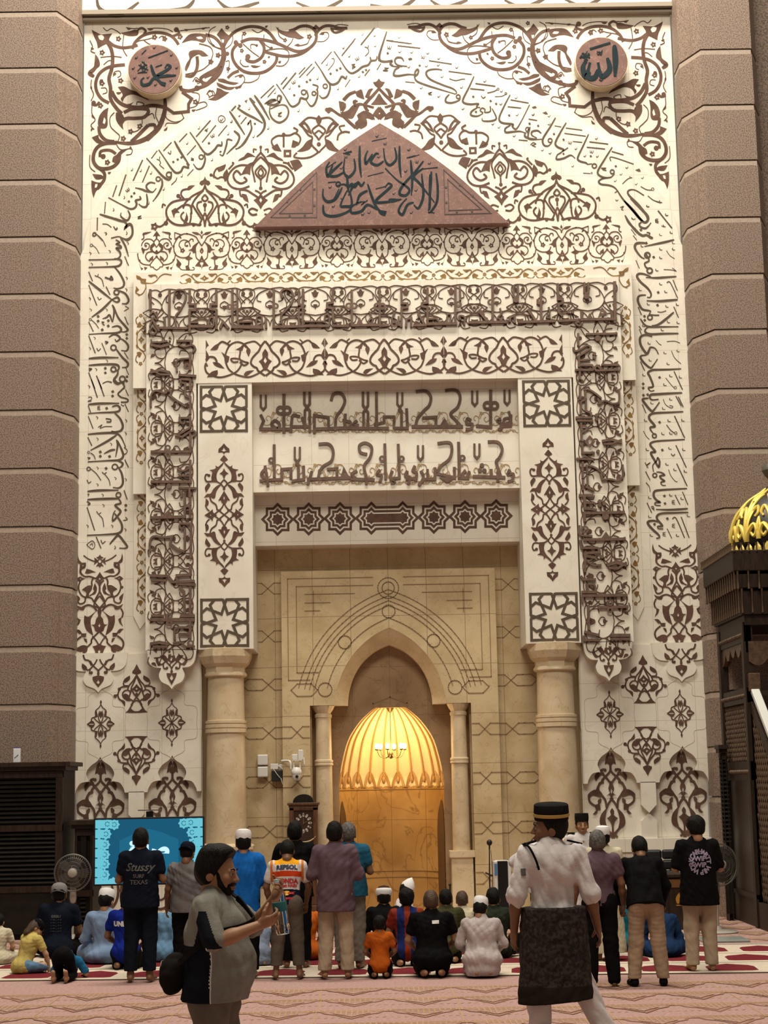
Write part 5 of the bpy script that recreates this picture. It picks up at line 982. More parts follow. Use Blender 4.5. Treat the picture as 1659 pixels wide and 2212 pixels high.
# ---- standing fans
def fan(label, x, y, zc, r, tilt, rotz=0.0):
    t = thing('standing_fan', label, 'fan', (x, y, 0), rotz)
    GR = mat('fan_grille', (.13, .12, .105), .45, .4) if 'fan_grille' not in bpy.data.materials else bpy.data.materials['fan_grille']
    PL = bpy.data.materials.get('fan_plastic') or mat('fan_plastic', (.33, .30, .26), .45); BL = bpy.data.materials.get('fan_blade') or mat('fan_blade', (.060, .052, .046), .4)
    g = MB()
    for rr, d in ((1, .0), (.97, -.05), (.8, -.075), (.6, -.085), (.4, -.09), (.2, -.092), (.97, .05), (.8, .08), (.5, .09)):
        g.tube([(rr*r*cos(2*pi*i/40), d, zc+rr*r*sin(2*pi*i/40)) for i in range(41)], .009 if rr == 1 else .0022, 5, False)
    for i in range(48):
        a = 2*pi*i/48; g.tube([(u*r*cos(a), d, zc+u*r*sin(a)) for u, d in ((.18, -.092), (.6, -.085), (.9, -.065), (1, 0))], .0016, 4, False)
    g.build('grille', GR, t, 60)
    b = MB()
    for i in range(5):
        a = 2*pi*i/5
        pts = [(.05, -.03), (.11, -.10), (.30, -.13), (.36, -.02), (.33, .09), (.15, .07), (.05, .03)]
        v = [(u*cos(a)-w_*sin(a), .02-.12*w_, zc+u*sin(a)+w_*cos(a)) for u, w_ in [(u*r/.40, w_*r/.40) for u, w_ in pts]]
        b.add(v+[(p_[0], p_[1]+.006, p_[2]) for p_ in v], [tuple(range(7)), tuple(reversed(range(7, 14)))]+[(i2, i2+7, (i2+1) % 7+7, (i2+1) % 7) for i2 in range(7)])
    b.build('blade_set', BL, t)
    M = Matrix.Translation((0, -.095, zc)) @ Matrix.Rotation(pi/2, 4, 'X')
    MB().lathe([(.001, .012), (.05, .01), (.062, .0), (.06, -.02)], n=20).xf(M).build('hub', PL, t, 40)
    MB().lathe([(.06, -.11), (.085, -.14), (.085, -.25), (.05, -.30), (.001, -.31)], n=20).xf(M).build('motor', PL, t, 40)
    MB().tube([(0, .10, .05), (0, .10, zc-.12)], .018, 10).tube([(0, .10, zc-.42), (0, .10, zc-.36), (0, .10, zc-.10)], [.035, .05, .03], 10).build('pole', PL, t, 40)
    MB().lathe([(.26, 0), (.27, .012), (.25, .03), (.06, .05), (.03, .09)], (0, .10, 0), 28).build('base', PL, t, 40)
X, Z = P(157, 1885, -2.45); fan('grey standing fan in front of the left louvred cabinet, face towards the room', X, -2.45, Z, .255, 0, .10)
X, Z = P(1553, 1868, -3.2); fan('grey standing fan behind the man with the lilac round print', X, -3.2, Z, .285, 0, .35)
X, Y = FL(1570, 2036); t = tag(MB().box(-.30, .30, -.28, .28, .0, .03).build('fan_base_plate', mat('glass_plate', (.30, .33, .31), .2), bevel=.01), 'pale square plate on the carpet below the right standing fan', 'plate'); t.location = (X, Y+.25, .002)
# ---- longcase clock
t = thing('longcase_clock', 'dark wooden longcase clock with an arched top and ring of pale numerals', 'clock', (-1.405, .18, 0))
MB().box(-.20, .20, -.02, .30, .25, 1.62).box(-.25, .25, -.06, .32, 0, .25).build('case', CLOCKWOOD, t, bevel=.008)
MB().box(-.25, .25, -.07, .33, 1.79, 1.83).box(-.23, .23, -.05, .32, 1.755, 1.79).build('cornice', CLOCKWOOD, t, bevel=.006)
MB().prism(arc(0, 1.83, .165, 0, 180, 20, .13), -.03, .28).build('arched_crown', BLACKWOOD, t)
MB().box(-.22, -.15, -.05, .30, 1.02, 1.755).box(.15, .22, -.05, .30, 1.02, 1.755).box(-.22, .22, -.05, .30, 1.71, 1.755).build('hood', CLOCKWOOD, t, bevel=.005)
MB().box(-.15, .15, -.026, -.02, 1.05, 1.71).build('dial_plate', mat('dial_brown', (.035, .016, .008), .4), t)
nm = Ink()
for i, ch in enumerate('\u0661\u0662\u0663\u0664\u0665\u0666\u0667\u0668\u0669'):
    pass
nums = MB()
for i in range(12):
    a = pi/2-2*pi*(i+1)/12
    q = [(-.014, -.030), (.014, -.030), (.018, .010), (0, .032), (-.018, .010)]
    nums.prism([(.105*cos(a)+u*cos(a-pi/2)-w_*sin(a-pi/2), 1.515+.128*sin(a)+u*sin(a-pi/2)+w_*cos(a-pi/2)) for u, w_ in q], -.029, -.0255)
nums.build('numeral_ring', mat('dial_ivory', (.50, .44, .36), .5), t)
for i in range(12):
    a = pi/2-2*pi*(i+1)/12; v, f = text_mesh(['I', 'II', 'III', 'IIII', 'V', 'VI', 'VII', 'VIII', 'IX', 'X', 'XI', 'XII'][i], .034, 0, .001)
    MB().add([(.105*cos(a)+x*cos(a-pi/2)-y*sin(a-pi/2), -.0300, 1.515+.128*sin(a)+x*sin(a-pi/2)+y*cos(a-pi/2)) for x, y, *_z in v], f).build('numeral', SLATE, t)
MB().prism([(-.005, 1.50), (.005, 1.50), (.003, 1.60), (-.003, 1.60)], -.034, -.031).prism([(-.01, 1.512), (.06, 1.545), (.062, 1.541), (-.008, 1.504)], -.036, -.033).build('hand', mat('brass_hand', (.3, .2, .07), .4, .7), t)
MB().tube([(.20*cos(a), -.04, 1.36+.14*sin(a)) for a in np.linspace(-2.7, -.35, 16)], .012, 8).build('swag', mat('pale_swag', (.40, .30, .17), .5), t, 60)
# ---- wall devices
WP = mat('white_casing', (.66, .64, .60), .4)
for i, (z, lab) in enumerate(((2.515, 'upper of two square white boxes on the stone wall left of the niche'), (2.325, 'lower of two square white boxes on the stone wall left of the niche'))):
    X, _z = P(567, 1640, .7); t = tag(MB().box(-.085, .085, -.06, .06, -.085, .085).build('access_box', WP, bevel=.018), lab, 'network box', 'square white boxes on the stone wall'); t.location = (X, .765, z)
t = thing('cable_box', 'small black junction box with loose white cables beside the white boxes', 'junction box', (-1.84, .74, 2.28))
MB().box(-.09, .09, -.05, .08, -.11, .06).build('box', mat('junction_black', (.012, .012, .012), .5), t, bevel=.006)
MB().box(-.11, .02, -.04, .05, .08, .17).box(.03, .11, -.03, .05, .07, .16).build('socket', WP, t, bevel=.008)
MB().tube(smooth([(.02, -.05, .14), (.12, -.07, .05), (.16, -.06, -.05), (.10, -.05, -.16), (.06, -.05, -.06)], 6), .010, 6).tube(smooth([(-.07, -.05, .10), (.0, -.06, .0), (.05, -.06, -.06)], 6), .006, 6).build('cable', WP, t, 60)
t = thing('security_camera', 'white dome security camera with an antenna arm on the stone portal', 'camera', (-1.52, .60, 2.30))
MB().tube(smooth([(-.24, .0, .19), (-.16, -.05, .19), (-.10, -.12, .17), (-.09, -.12, .06)], 5), .018, 10).build('wall_arm', WP, t, 60)
MB().lathe([(.001, .09), (.05, .08), (.08, .04), (.085, 0), (.08, -.02)], (0, -.14, 0), 24).build('hood', WP, t, 40)
MB().lathe([(.075, -.02), (.075, -.07), (.05, -.12), (.001, -.13)], (0, -.14, 0), 24).build('housing', WP, t, 40)
MB().ball((.01, -.215, -.06), .026, 14).build('lens', mat('lens_black', (.006, .006, .007), .1), t, 60)
MB().box(-.06, .09, -.17, -.11, .19, .205).box(-.05, -.03, -.15, -.13, .06, .2).box(.05, .07, -.15, -.13, .06, .2).build('bracket', WP, t)
MB().box(.03, .11, -.17, -.11, .20, .36).build('antenna_box', WP, t, bevel=.01); MB().tube([(.115, -.14, .24), (.125, -.14, .13)], .014, 8).build('antenna', WP, t, 60); MB().box(-.07, .02, -.16, -.12, .205, .29).build('side_box', WP, t, bevel=.01)
# ---- air cooler, microphones, chair, desk
t = thing('air_cooler', 'tall white and black tower air cooler right of the niche', 'air cooler', (1.60, -.95, 0), .08)
MB().box(-.13, -.075, -.12, .15, 0, .93).box(.075, .13, -.12, .15, 0, .93).box(-.13, .13, .0, .15, 0, .93).build('case', WP, t, bevel=.015); MB().box(-.075, .075, -.125, .0, .02, .925).build('front_panel', mat('cooler_black', (.008, .008, .009), .25), t, bevel=.005)
MB().box(-.125, -.085, -.128, -.12, .72, .89).build('sticker', mat('blue_sticker', (.06, .20, .40), .5), t); MB().box(-.17, .17, -.17, .2, -.0, .03).build('foot', WP, t, bevel=.008)
def mic(label, x, y, zt, r):
    t = thing('microphone_stand', label, 'microphone', (x, y, 0)); K_ = bpy.data.materials.get('mic_black') or mat('mic_black', (.010, .010, .010), .5)
    MB().lathe([(.15, 0), (.15, .015), (.02, .03)], n=24).build('base', K_, t, 40); MB().tube([(0, 0, .02), (0, 0, zt*.55), (.01, 0, zt-.12)], [.012, .012, .008], 8).build('pole', K_, t, 60)
    MB().ball((0.012, 0, zt-r), r, 16, 1.1).build('foam_head', K_, t, 60); MB().tube([(.01, 0, zt-.14), (.012, 0, zt-2*r)], .012, 8).build('microphone', K_, t, 60); MB().tube([(-.06, 0, zt*.62), (.05, 0, zt*.58)], .012, 8).build('clamp', K_, t, 60); MB().tube(smooth([(.03, 0, zt-.15), (.045, -.01, zt*.6), (.02, 0, zt*.35), (.02, 0, .05)], 5), .004, 5).build('cable', K_, t, 60)
mic('black microphone stand with round foam head beside the tower air cooler', 1.385, -1.42, 1.255, .042)
mic('low black microphone stand at the foot of the right niche column', .80, -1.15, .62, .022)
t = thing('office_chair', 'black quilted leather chair behind the bending man', 'chair', (3.93, -1.45, 0), pi)
LE = mat('black_leather', (.010, .011, .013), .35, spec=.5)
for i in range(2):
    for j in range(3): MB().box(-.25+.25*i+.006, -.25+.25*(i+1)-.006, -.06, .06, .62+.15*j+.005, .62+.15*(j+1)-.005).build('back_cushion', LE, t, bevel=.03)
MB().box(-.26, .26, -.5, .06, .45, .56).build('seat', LE, t, bevel=.04); MB().tube([(0, -.22, .08), (0, -.22, .46)], .03, 10).build('column', mat('chair_steel', (.2, .2, .2), .3, .9), t, 60)
b_ = MB()
for i in range(5): b_.tube([(0, -.22, .10), (.28*cos(i*1.2566), -.22+.28*sin(i*1.2566), .04)], .022, 8)
b_.build('base', LE, t, 60)
t = thing('reading_desk', 'dark wooden desk with a golden dome emblem behind the seated figure in deep blue', 'desk', (4.02, -2.55, 0))
MB().box(-.42, .42, 0, .45, 0, .72).build('carcass', DARKWOOD, t, bevel=.01); MB().box(-.47, .47, -.05, .5, .72, .77).build('top', DARKWOOD, t, bevel=.01); MB().box(-.40, .40, -.02, .0, .58, .70).build('frieze', mat('amber_wood', (.16, .07, .02), .4), t, bevel=.006)
em = [(.12*cos(a), .12*sin(a)) for a in np.linspace(-.2, pi+.2, 17)]; em = [(x*(1 if y < .06 else .9), y) for x, y in em]
GE = mat('gold_emblem', (.50, .26, .03), .35, .4)
MB().prism([(x+.02, .36+z*1.1) for x, z in smooth([(-.11, 0), (-.125, .06), (-.09, .12), (-.03, .165), (0, .24), (.03, .165), (.09, .12), (.125, .06), (.11, 0)], 4)], -.014, .0).prism([(-.10, .33), (.14, .33), (.14, .345), (-.10, .345)], -.012, 0).build('dome_emblem', GE, t)
X, Y = FL(612, 2077); t = thing('slipper', 'dark green slipper on the rug between the feet of the racing shirt', 'slipper', (X, Y, .012), .3)
MB().box(-.05, .05, -.11, .11, 0, .02).build('sole', mat('slipper_sole', (.03, .05, .035), .7), t, bevel=.009); MB().tube([(-.05, .03, .015), (-.03, .03, .05), (.03, .03, .05), (.05, .03, .015)], .014, 8).build('strap', mat('slipper_strap', (.06, .10, .06), .6), t, 60)
t = thing('power_adapter', 'small white power adapter on the floor at the foot of the stone wall', 'adapter', (1.92, -.45, 0)); MB().box(-.10, .02, -.04, .04, 0, .06).build('block', WP, t, bevel=.008); MB().tube(smooth([(.02, 0, .03), (.10, -.02, .02), (.16, .02, .04), (.20, 0, .01)], 5), .010, 6).build('lead', WP, t, 60)
# ---- carved pulpit on the right
t = thing('pulpit', 'tall dark carved wooden pulpit with gilded dome at the right edge', 'pulpit', (5.97, -1.85, 0))
hx_, y0, y1 = .86, -.75, 1.05
post = MB()
for sx in (-1, 1):
    for y in (y0, y1-.12): post.box(sx*hx_-.07, sx*hx_+.07, y, y+.14, 0, 4.3)
post.build('post', DARKWOOD, t)
LT = mat('carved_lattice', (.105, .062, .035), .45, c2=(.06, .033, .018), scale=20)
for sx in (-1, 1):                                             # side walls: door, lattice, window
    x = sx*hx_
    MB().box(x-.03, x+.03, y0, y1, 0, .42).build('plinth', DARKWOOD, t)
    MB().box(x-.015, x+.015, y0, y1, .42, 2.05).build('door', mat('pulpit_door', (.022, .009, .005), .35), t)
    for e_, za_, zb_ in ((.05, 2.05, 2.32), (.05, 3.15, 3.36), (.06, .40, .46), (.05, 4.02, 4.3)): MB().box(x-e_, x+e_, y0, y1, za_, zb_).build('rail', DARKWOOD, t)
    MB().box(x-.008, x+.008, y0, y1, 2.32, 3.15).build('backing_panel', BLACKWOOD, t)
    lt = MB()
    for i in range(-8, 22):
        for d in (1, -1):
            ya, za = y0+i*.11, 2.32; L_ = .83
            yb, zb = ya+d*L_*.8, za+L_
            for q in range(12):
                u0, u1 = q/12, (q+1)/12; a = (ya+(yb-ya)*u0, za+(zb-za)*u0); b = (ya+(yb-ya)*u1, za+(zb-za)*u1)
                if min(a[0], b[0]) > y0+.05 and max(a[0], b[0]) < y1-.05: lt.tube([(x-.02, a[0], a[1]), (x-.02, b[0], b[1])], .014, 5)
    lt.build('lattice', LT, t)
    sc_ = MB()
    for zz, n in ((2.10, 14), (3.18, 14), (4.05, 14)):
        for i in range(n): sc_.ball((x-.055, y0+.1+i*(y1-y0-.2)/(n-1), zz+.07), .035, 8)
    sc_.build('carved_beading', LT, t, 60)
    MB().prism([(y0, 4.02)]+[(y0+(y1-y0)*u, 3.98-.14*abs(sin(u*pi*5))-.12*(abs(2*u-1))**2) for u in np.linspace(0, 1, 41)]+[(y1, 4.02)], x-.03, x+.03, 'yz').build('scalloped_arch', LT, t)
MB().prism([(-hx_, 4.02)]+[(-hx_+2*hx_*u, 3.98-.14*abs(sin(u*pi*5))-.25*(abs(2*u-1))**2) for u in np.linspace(0, 1, 41)]+[(hx_, 4.02)], y0-.03, y0+.03).build('scalloped_arch', LT, t)
MB().box(-hx_, hx_, y1-.05, y1, 0, 4.3).build('back_wall', BLACKWOOD, t)
ca = MB()
for (e, za, zb) in ((.04, 4.25, 4.40), (.09, 4.40, 4.75), (.15, 4.78, 4.98), (.20, 5.02, 5.32)): ca.box(-hx_-e, hx_+e, y0-e, y1+e, za, zb)
ca.build('stepped_canopy', DARKWOOD, t, bevel=.01)
sp0 = None
for (e, za, zb, n) in ((.115, 4.42, 4.78, 14), (.175, 4.76, 5.03, 14), (.22, 5.30, 5.42, 20)):
    sp0 = MB().tube([(0, 0, 0), (0, 0, (zb-za)*.4), (0, 0, (zb-za)*.6), (0, 0, zb-za)], [.018, .011, .011, .018], 6).build('spindle', LT, t, 60)
    for i in range(n):
        for pos in ((-hx_-e, y0-e+.04+i*(y1-y0+2*e-.08)/(n-1), za), (-hx_-e+.04+i*(2*hx_+2*e-.08)/(n-1), y0-e, za)):
            c = sp0 if sp0.location.length == 0 else sp0.copy()
            if c is not sp0: COL.objects.link(c)
            c.location = pos
DM = mat('dome_black', (.018, .014, .010), .4); GD = mat('gilding', (.80, .60, .12), .4, .25)
pr = smooth([(.60, .0), (.66, .14), (.64, .36), (.54, .58), (.38, .76), (.20, .88), (.10, .98)], 5)
cx_, cy_, cz_ = -.18, .0, 5.42
MB().lathe([(.62, -.10), (.64, -.08), (.64, 0)]+pr, (cx_, cy_, cz_), 48).build('dome', DM, t, 40)
orn = MB()
def dpt(a, h, e=.008):
    h = min(max(h, 0), .98)
    for (r0, z0), (r1, z1) in zip(pr[:-1], pr[1:]):
        if z0 <= h <= z1: r = r0+(r1-r0)*(h-z0)/(z1-z0+1e-9); break
    return (cx_+(r+e)*cos(a), cy_+(r+e)*sin(a), cz_+h)
for i in range(10):
    a0 = 2*pi*i/10
    for d in (-1, 1):
        for pts, w0 in ((((.0, .10), (.06, .22), (.20, .34), (.27, .24), (.20, .16), (.13, .22)), .026), (((.0, .12), (.02, .36), (.10, .54), (.22, .62), (.27, .52), (.20, .46)), .024), (((.0, .40), (.03, .60), (.12, .76), (.22, .82)), .02), (((.30, .12), (.28, .3), (.31, .45)), .018), (((.02, .7), (.1, .86), (.28, .94)), .016)):
            s_ = smooth(pts, 4); orn.tube([dpt(a0+d*u, h) for u, h in s_], [w0*1.55*(1.1-.6*j/len(s_)) for j in range(len(s_))], 6)
orn.build('gilded_scrolls', GD, t, 60)
pe = MB()
for i in range(28):
    a = 2*pi*i/28; q = [(-.075, .0), (-.06, .09), (0, .16), (.06, .09), (.075, 0)]
    v = [(cx_+.655*cos(a+u*1.3), cy_+.655*sin(a+u*1.3), cz_-.08+z) for u, z in q]; v2 = [(cx_+.672*cos(a+u*.8), cy_+.672*sin(a+u*.8), cz_-.08+z*.8) for u, z in q]
    pe.add(v2+v, [(0, 1, 2, 3, 4)][::1]+[(j, j+5, (j+1) % 5+5, (j+1) % 5) for j in range(5)])
pe.build('gilded_petal', GD, t)
MB().lathe([(.11, .94), (.07, 1.0), (.065, 1.08), (.12, 1.14), (.165, 1.22), (.15, 1.29), (.07, 1.36), (.04, 1.42), (.045, 1.48), (.03, 1.50), (.055, 1.56), (.05, 1.61), (.001, 1.64)], (cx_, cy_, cz_), 24).build('finial', mat('finial_grey', (.075, .068, .055), .45), t, 40)
# stair flight coming forward with a lattice side and a handrail
xs = -hx_+.05
st = [(y0, .0), (y0, 3.0), (y0-3.4, .55), (y0-3.4, 0)]
MB().prism(st, xs-.02, xs+.02, 'yz').build('stair_side', BLACKWOOD, t)
MB().box(xs-.10, xs+.9, y0-3.5, y0-.02, 0, .36).build('stair_plinth', DARKWOOD, t)
lt = MB(); n = 0
for i in range(46):
    for d in (1, -1):
        ya = y0-3.5+i*.12-(.0 if d > 0 else 0); za = .38
        for q in range(28):
            u0, u1 = q*.12, (q+1)*.12; a = (ya+d*u0*.7, za+u0); b = (ya+d*u1*.7, za+u1); lim = lambda y: .60+(y-(y0-3.4))*2.45/3.4
            if y0-3.35 < min(a[0], b[0]) and max(a[0], b[0]) < y0-.02 and max(a[1], b[1]) < lim((a[0]+b[0])/2): lt.tube([(xs-.035, a[0], a[1]), (xs-.035, b[0], b[1])], .017, 4)
lt.build('stair_lattice', LT, t)
MB().prism([(y0-.02, 3.0), (y0-.02, 3.16), (y0-3.4, .71), (y0-3.4, .55)], xs-.06, xs+.06, 'yz').build('stair_string', DARKWOOD, t)
MB().prism([(y0-.02, 3.30), (y0-.02, 3.39), (y0-3.4, .94), (y0-3.4, .85)], xs-.06, xs+.06, 'yz').build('handrail', mat('rail_glint', (.60, .60, .56), .15), t, bevel=.01)  # near-white colour stands for the glint along the rail
MB().box(xs-.08, xs+.08, y0-.10, y0+.05, 3.3, 3.56).build('newel_cap', LT, t, bevel=.01)
stp = MB()
for i in range(10): stp.box(xs+.03, 2*hx_+xs-.1, y0-.34*(i+1), y0-.34*i, 0, 2.7-.25*i)
stp.build('step', DARKWOOD, t)
# ================================================================== people
from mathutils.bvhtree import BVHTree
class Field:
    "signed distances on a grid; every primitive only touches its own neighbourhood"
    def __init__(s, lo, hi, c):
        s.lo = np.array(lo, np.float32); s.c = c; s.n = np.ceil((np.array(hi)-lo)/c).astype(int)+1
        s.g = np.full(s.n, .5, np.float32)
    def win(s, lo, hi):
        a = np.clip(np.floor((np.array(lo)-s.lo)/s.c).astype(int), 0, s.n); b = np.clip(np.ceil((np.array(hi)-s.lo)/s.c).astype(int)+1, 0, s.n)
        if (b <= a).any(): return None, None
        ax = [s.lo[i]+s.c*np.arange(a[i], b[i], dtype=np.float32) for i in range(3)]
        return tuple(slice(a[i], b[i]) for i in range(3)), np.meshgrid(*ax, indexing='ij', sparse=True)
    def put(s, sl, d, k):
        a = s.g[sl]
        if k <= 0: s.g[sl] = np.minimum(a, d); return
        h = np.clip(.5+.5*(a-d)/k, 0, 1); s.g[sl] = a*(1-h)+d*h-k*h*(1-h)
    def cap(s, a, b, ra, rb=None, k=.03):
        rb = ra if rb is None else rb; a = np.array(a, np.float32); b = np.array(b, np.float32); m = max(ra, rb)+max(k, .02)+.02
        sl, X = s.win(np.minimum(a, b)-m, np.maximum(a, b)+m)
        if sl is None: return
        d = b-a; L = float(d@d)+1e-9
        t = np.clip(((X[0]-a[0])*d[0]+(X[1]-a[1])*d[1]+(X[2]-a[2])*d[2])/L, 0, 1)
        q = np.sqrt((X[0]-a[0]-t*d[0])**2+(X[1]-a[1]-t*d[1])**2+(X[2]-a[2]-t*d[2])**2)-(ra+(rb-ra)*t)
        s.put(sl, q, k)
    def ell(s, c, r, k=.03, R=None):
        c = np.array(c, np.float32); m = max(r)+max(k, .02)+.02
        sl, X = s.win(c-m, c+m)
        if sl is None: return
        d = [X[i]-c[i] for i in range(3)]
        if R is not None: d = [R[0][i]*d[0]+R[1][i]*d[1]+R[2][i]*d[2] for i in range(3)]
        k0 = np.sqrt((d[0]/r[0])**2+(d[1]/r[1])**2+(d[2]/r[2])**2); k1 = np.sqrt((d[0]/r[0]**2)**2+(d[1]/r[1]**2)**2+(d[2]/r[2]**2)**2)+1e-6
        s.put(sl, k0*(k0-1)/k1, k)
    def axes(s): return np.meshgrid(*[s.lo[i]+s.c*np.arange(s.n[i], dtype=np.float32) for i in range(3)], indexing='ij', sparse=True)
    def cut(s, p, n):
        "keep only the side the normal points away from"
        X = s.axes(); n = np.array(n, float); n /= np.linalg.norm(n)
        s.g = np.maximum(s.g, ((X[0]-p[0])*n[0]+(X[1]-p[1])*n[1]+(X[2]-p[2])*n[2]).astype(np.float32))
    def folds(s, amp, fx=17, fz=14, ph=0.0):
        X = s.axes(); r = np.random.RandomState(int(abs(ph)*97) % 9973); q = 0
        for i in range(7):                     # creases run in many directions, more upright than level
            d = r.randn(3)*np.array((1, .8, .55)); d /= np.linalg.norm(d); f_ = r.uniform(22, 62); w_ = np.sin(f_*(d[0]*X[0]+d[1]*X[1]+d[2]*X[2])+r.uniform(0, 6)+1.4*np.sin(9*X[2]+r.uniform(0, 6)+6*X[0]))
            q = q+(1-2*np.abs(w_) if i % 2 else w_)*(30/f_)**.5
        s.g += (amp*.5*q).astype(np.float32)
    def mesh(s):
        g = s.g; g[0] = g[-1] = .5; g[:, 0] = g[:, -1] = .5; g[:, :, 0] = g[:, :, -1] = .5
        ins = g < 0; N = np.array(g.shape)-1
        cs = [(i, j, k) for i in (0, 1) for j in (0, 1) for k in (0, 1)]
        cnt = sum(ins[i:N[0]+i, j:N[1]+j, k:N[2]+k].astype(np.int8) for i, j, k in cs)
        act = np.argwhere((cnt > 0) & (cnt < 8))
        if len(act) == 0: return np.zeros((0, 3)), []
        V = np.stack([g[act[:, 0]+i, act[:, 1]+j, act[:, 2]+k] for i, j, k in cs], 1)
        C = np.array(cs, float); acc = np.zeros((len(act), 3)); num = np.zeros(len(act))
        for a in range(8):
            for b in range(a+1, 8):
                if abs(C[a]-C[b]).sum() != 1: continue
                m = (V[:, a] < 0) != (V[:, b] < 0); t = V[m, a]/(V[m, a]-V[m, b])
                acc[m] += C[a]+t[:, None]*(C[b]-C[a]); num[m] += 1
        P_ = s.lo+s.c*(act+acc/num[:, None])
        idx = np.full(N, -1, np.int64); idx[act[:, 0], act[:, 1], act[:, 2]] = np.arange(len(act)); F = []
        for ax in range(3):
            o = [(0, 1, 2), (1, 2, 0), (2, 0, 1)][ax]
            a = np.take(ins, range(N[ax]), ax); b = np.take(ins, range(1, N[ax]+1), ax)
            e = np.argwhere(a != b); e = e[(e[:, o[1]] > 0) & (e[:, o[2]] > 0) & (e[:, o[1]] < N[o[1]]) & (e[:, o[2]] < N[o[2]])]
            d1 = np.zeros(3, int); d1[o[1]] = 1; d2 = np.zeros(3, int); d2[o[2]] = 1
            q = [idx[tuple((e-u).T)] for u in (d1*0, d1, d1+d2, d2)]; Q = np.stack(q, 1)
            fl = ins[tuple(e.T)]; Q[~fl] = Q[~fl][:, ::-1]; F.append(Q)
        return P_, np.concatenate(F)
def skin_obj(name, parts, m, parent, M=None):
    "parts: (verts, quads) arrays joined into one smooth mesh"
    vs, fs, o = [], [], 0
    for v, f in parts:
        if len(v): vs.append(v); fs.append(np.asarray(f)+o); o += len(v)
    V = np.concatenate(vs); F = np.concatenate(fs)
    me = bpy.data.meshes.new(name); me.vertices.add(len(V)); me.vertices.foreach_set('co', V.astype(np.float32).ravel())
    me.loops.add(F.size); me.loops.foreach_set('vertex_index', F.astype(np.int32).ravel())
    me.polygons.add(len(F)); me.polygons.foreach_set('loop_start', np.arange(0, F.size, 4, dtype=np.int32))
    me.update(calc_edges=True); me.polygons.foreach_set('use_smooth', np.ones(len(F), bool))
    for x in (m if isinstance(m, (list, tuple)) else [m]): me.materials.append(x)
    ob = bpy.data.objects.new(name, me); COL.objects.link(ob); ob.parent = parent
    return ob
def recolor(ob, fn):
    me = ob.data; c = np.zeros(len(me.polygons)*3, np.float32); me.polygons.foreach_get('center', c); c = c.reshape(-1, 3)
    me.polygons.foreach_set('material_index', fn(c[:, 0], c[:, 1], c[:, 2]).astype(np.int32)); me.update()
def decal(ob, name, vf, m, o, d, right, up, lift=.008):
    "lay flat shapes (verts in the plane right/up around o) on the surface, looking along d"
    me = ob.data; vv = [v.co[:] for v in me.vertices]; bv = BVHTree.FromPolygons(vv, [tuple(p.vertices) for p in me.polygons])
    o, d, right, up = (Vector(x) for x in (o, d, right, up)); out = []
    v, f = vf
    for p in v:
        q = o+right*p[0]+up*p[1]; h = bv.ray_cast(q-d*.6, d, 1.2)
        out.append(tuple((h[0]-d*max(lift, .008)) if h[0] is not None else q))
    mb = MB().add(out, f); x = mb.build(name, m, ob); return x
def grid(w_, h, nx=14, ny=8, x0=0, y0=0):
    v = [(x0-w_/2+w_*i/nx, y0-h/2+h*j/ny) for j in range(ny+1) for i in range(nx+1)]
    return v, [(j*(nx+1)+i, j*(nx+1)+i+1, (j+1)*(nx+1)+i+1, (j+1)*(nx+1)+i) for j in range(ny) for i in range(nx)]
def cloth(name, c, dk=.75, sc=11):
    m = bpy.data.materials.get(name)
    return m or mat(name, c, .85, c2=tuple(x*dk for x in c[:3]), scale=3, detail=5, bump=.55, bscale=sc, spec=.06)
SKINS = {k: mat('skin_'+k, c, .5, c2=tuple(x*.85 for x in c), scale=9, spec=.35) for k, c in dict(tan=(.33, .165, .085), brown=(.20, .095, .048), light=(.46, .26, .155), dark=(.135, .062, .032)).items()}
HAIR = mat('black_hair', (.0045, .0038, .0034), .55, c2=(.010, .008, .0065), scale=60, bump=.5, bscale=120, stretch=(1, 1, .3), spec=.12)
HAIRB = mat('dark_brown_hair', (.045, .022, .010), .5, c2=(.075, .038, .018), scale=40, bump=.5, bscale=90)
HAIRG = mat('greying_hair', (.05, .045, .04), .55, c2=(.14, .13, .12), scale=40, bump=.4, bscale=100)
EYEW = mat('eye_white', (.30, .27, .24), .4); EYED = mat('eye_dark', (.012, .008, .006), .2); LIP = mat('lip', (.20, .075, .05), .5)
WHITECAP = mat('white_cap_cloth', (.72, .70, .70), .8, bump=.2, bscale=80)
def rx(a): c, s = cos(a), sin(a); return np.array([[1, 0, 0], [0, c, -s], [0, s, c]])
def ry(a): c, s = cos(a), sin(a); return np.array([[c, 0, s], [0, 1, 0], [-s, 0, c]])
def rz(a): c, s = cos(a), sin(a); return np.array([[c, -s, 0], [s, c, 0], [0, 0, 1]])
def head_parts(face=True):
    f = Field((-.13, -.15, -.21), (.13, .16, .16), .0055)
    f.ell((0, -.012, .03), (.077, .097, .092), .02); f.ell((0, .022, -.03), (.062, .078, .085), .03); f.ell((0, .042, -.078), (.042, .044, .036), .03)
    f.cap((0, -.022, -.05), (0, -.028, -.115), .055, .054, .03)
    for s in (-1, 1):
        f.ell((s*.079, -.012, -.015), (.011, .024, .033), .008); f.cap((s*.038, .086, .012), (s*.014, .094, .012), .008, .009, .015)
        f.cap((s*.018, .098, -.072), (0, .103, -.070), .006, .008, .006); f.ell((s*.045, .07, -.025), (.02, .02, .02), .02)
    f.cap((0, .094, .008), (0, .116, -.032), .008, .0125, .012); f.ell((.012, .106, -.036), (.009, .01, .008), .008); f.ell((-.012, .106, -.036), (.009, .01, .008), .008)
    f.cap((-.014, .096, -.081), (.014, .096, -.081), .007, .007, .006)
    return f.mesh()
HEAD = head_parts()
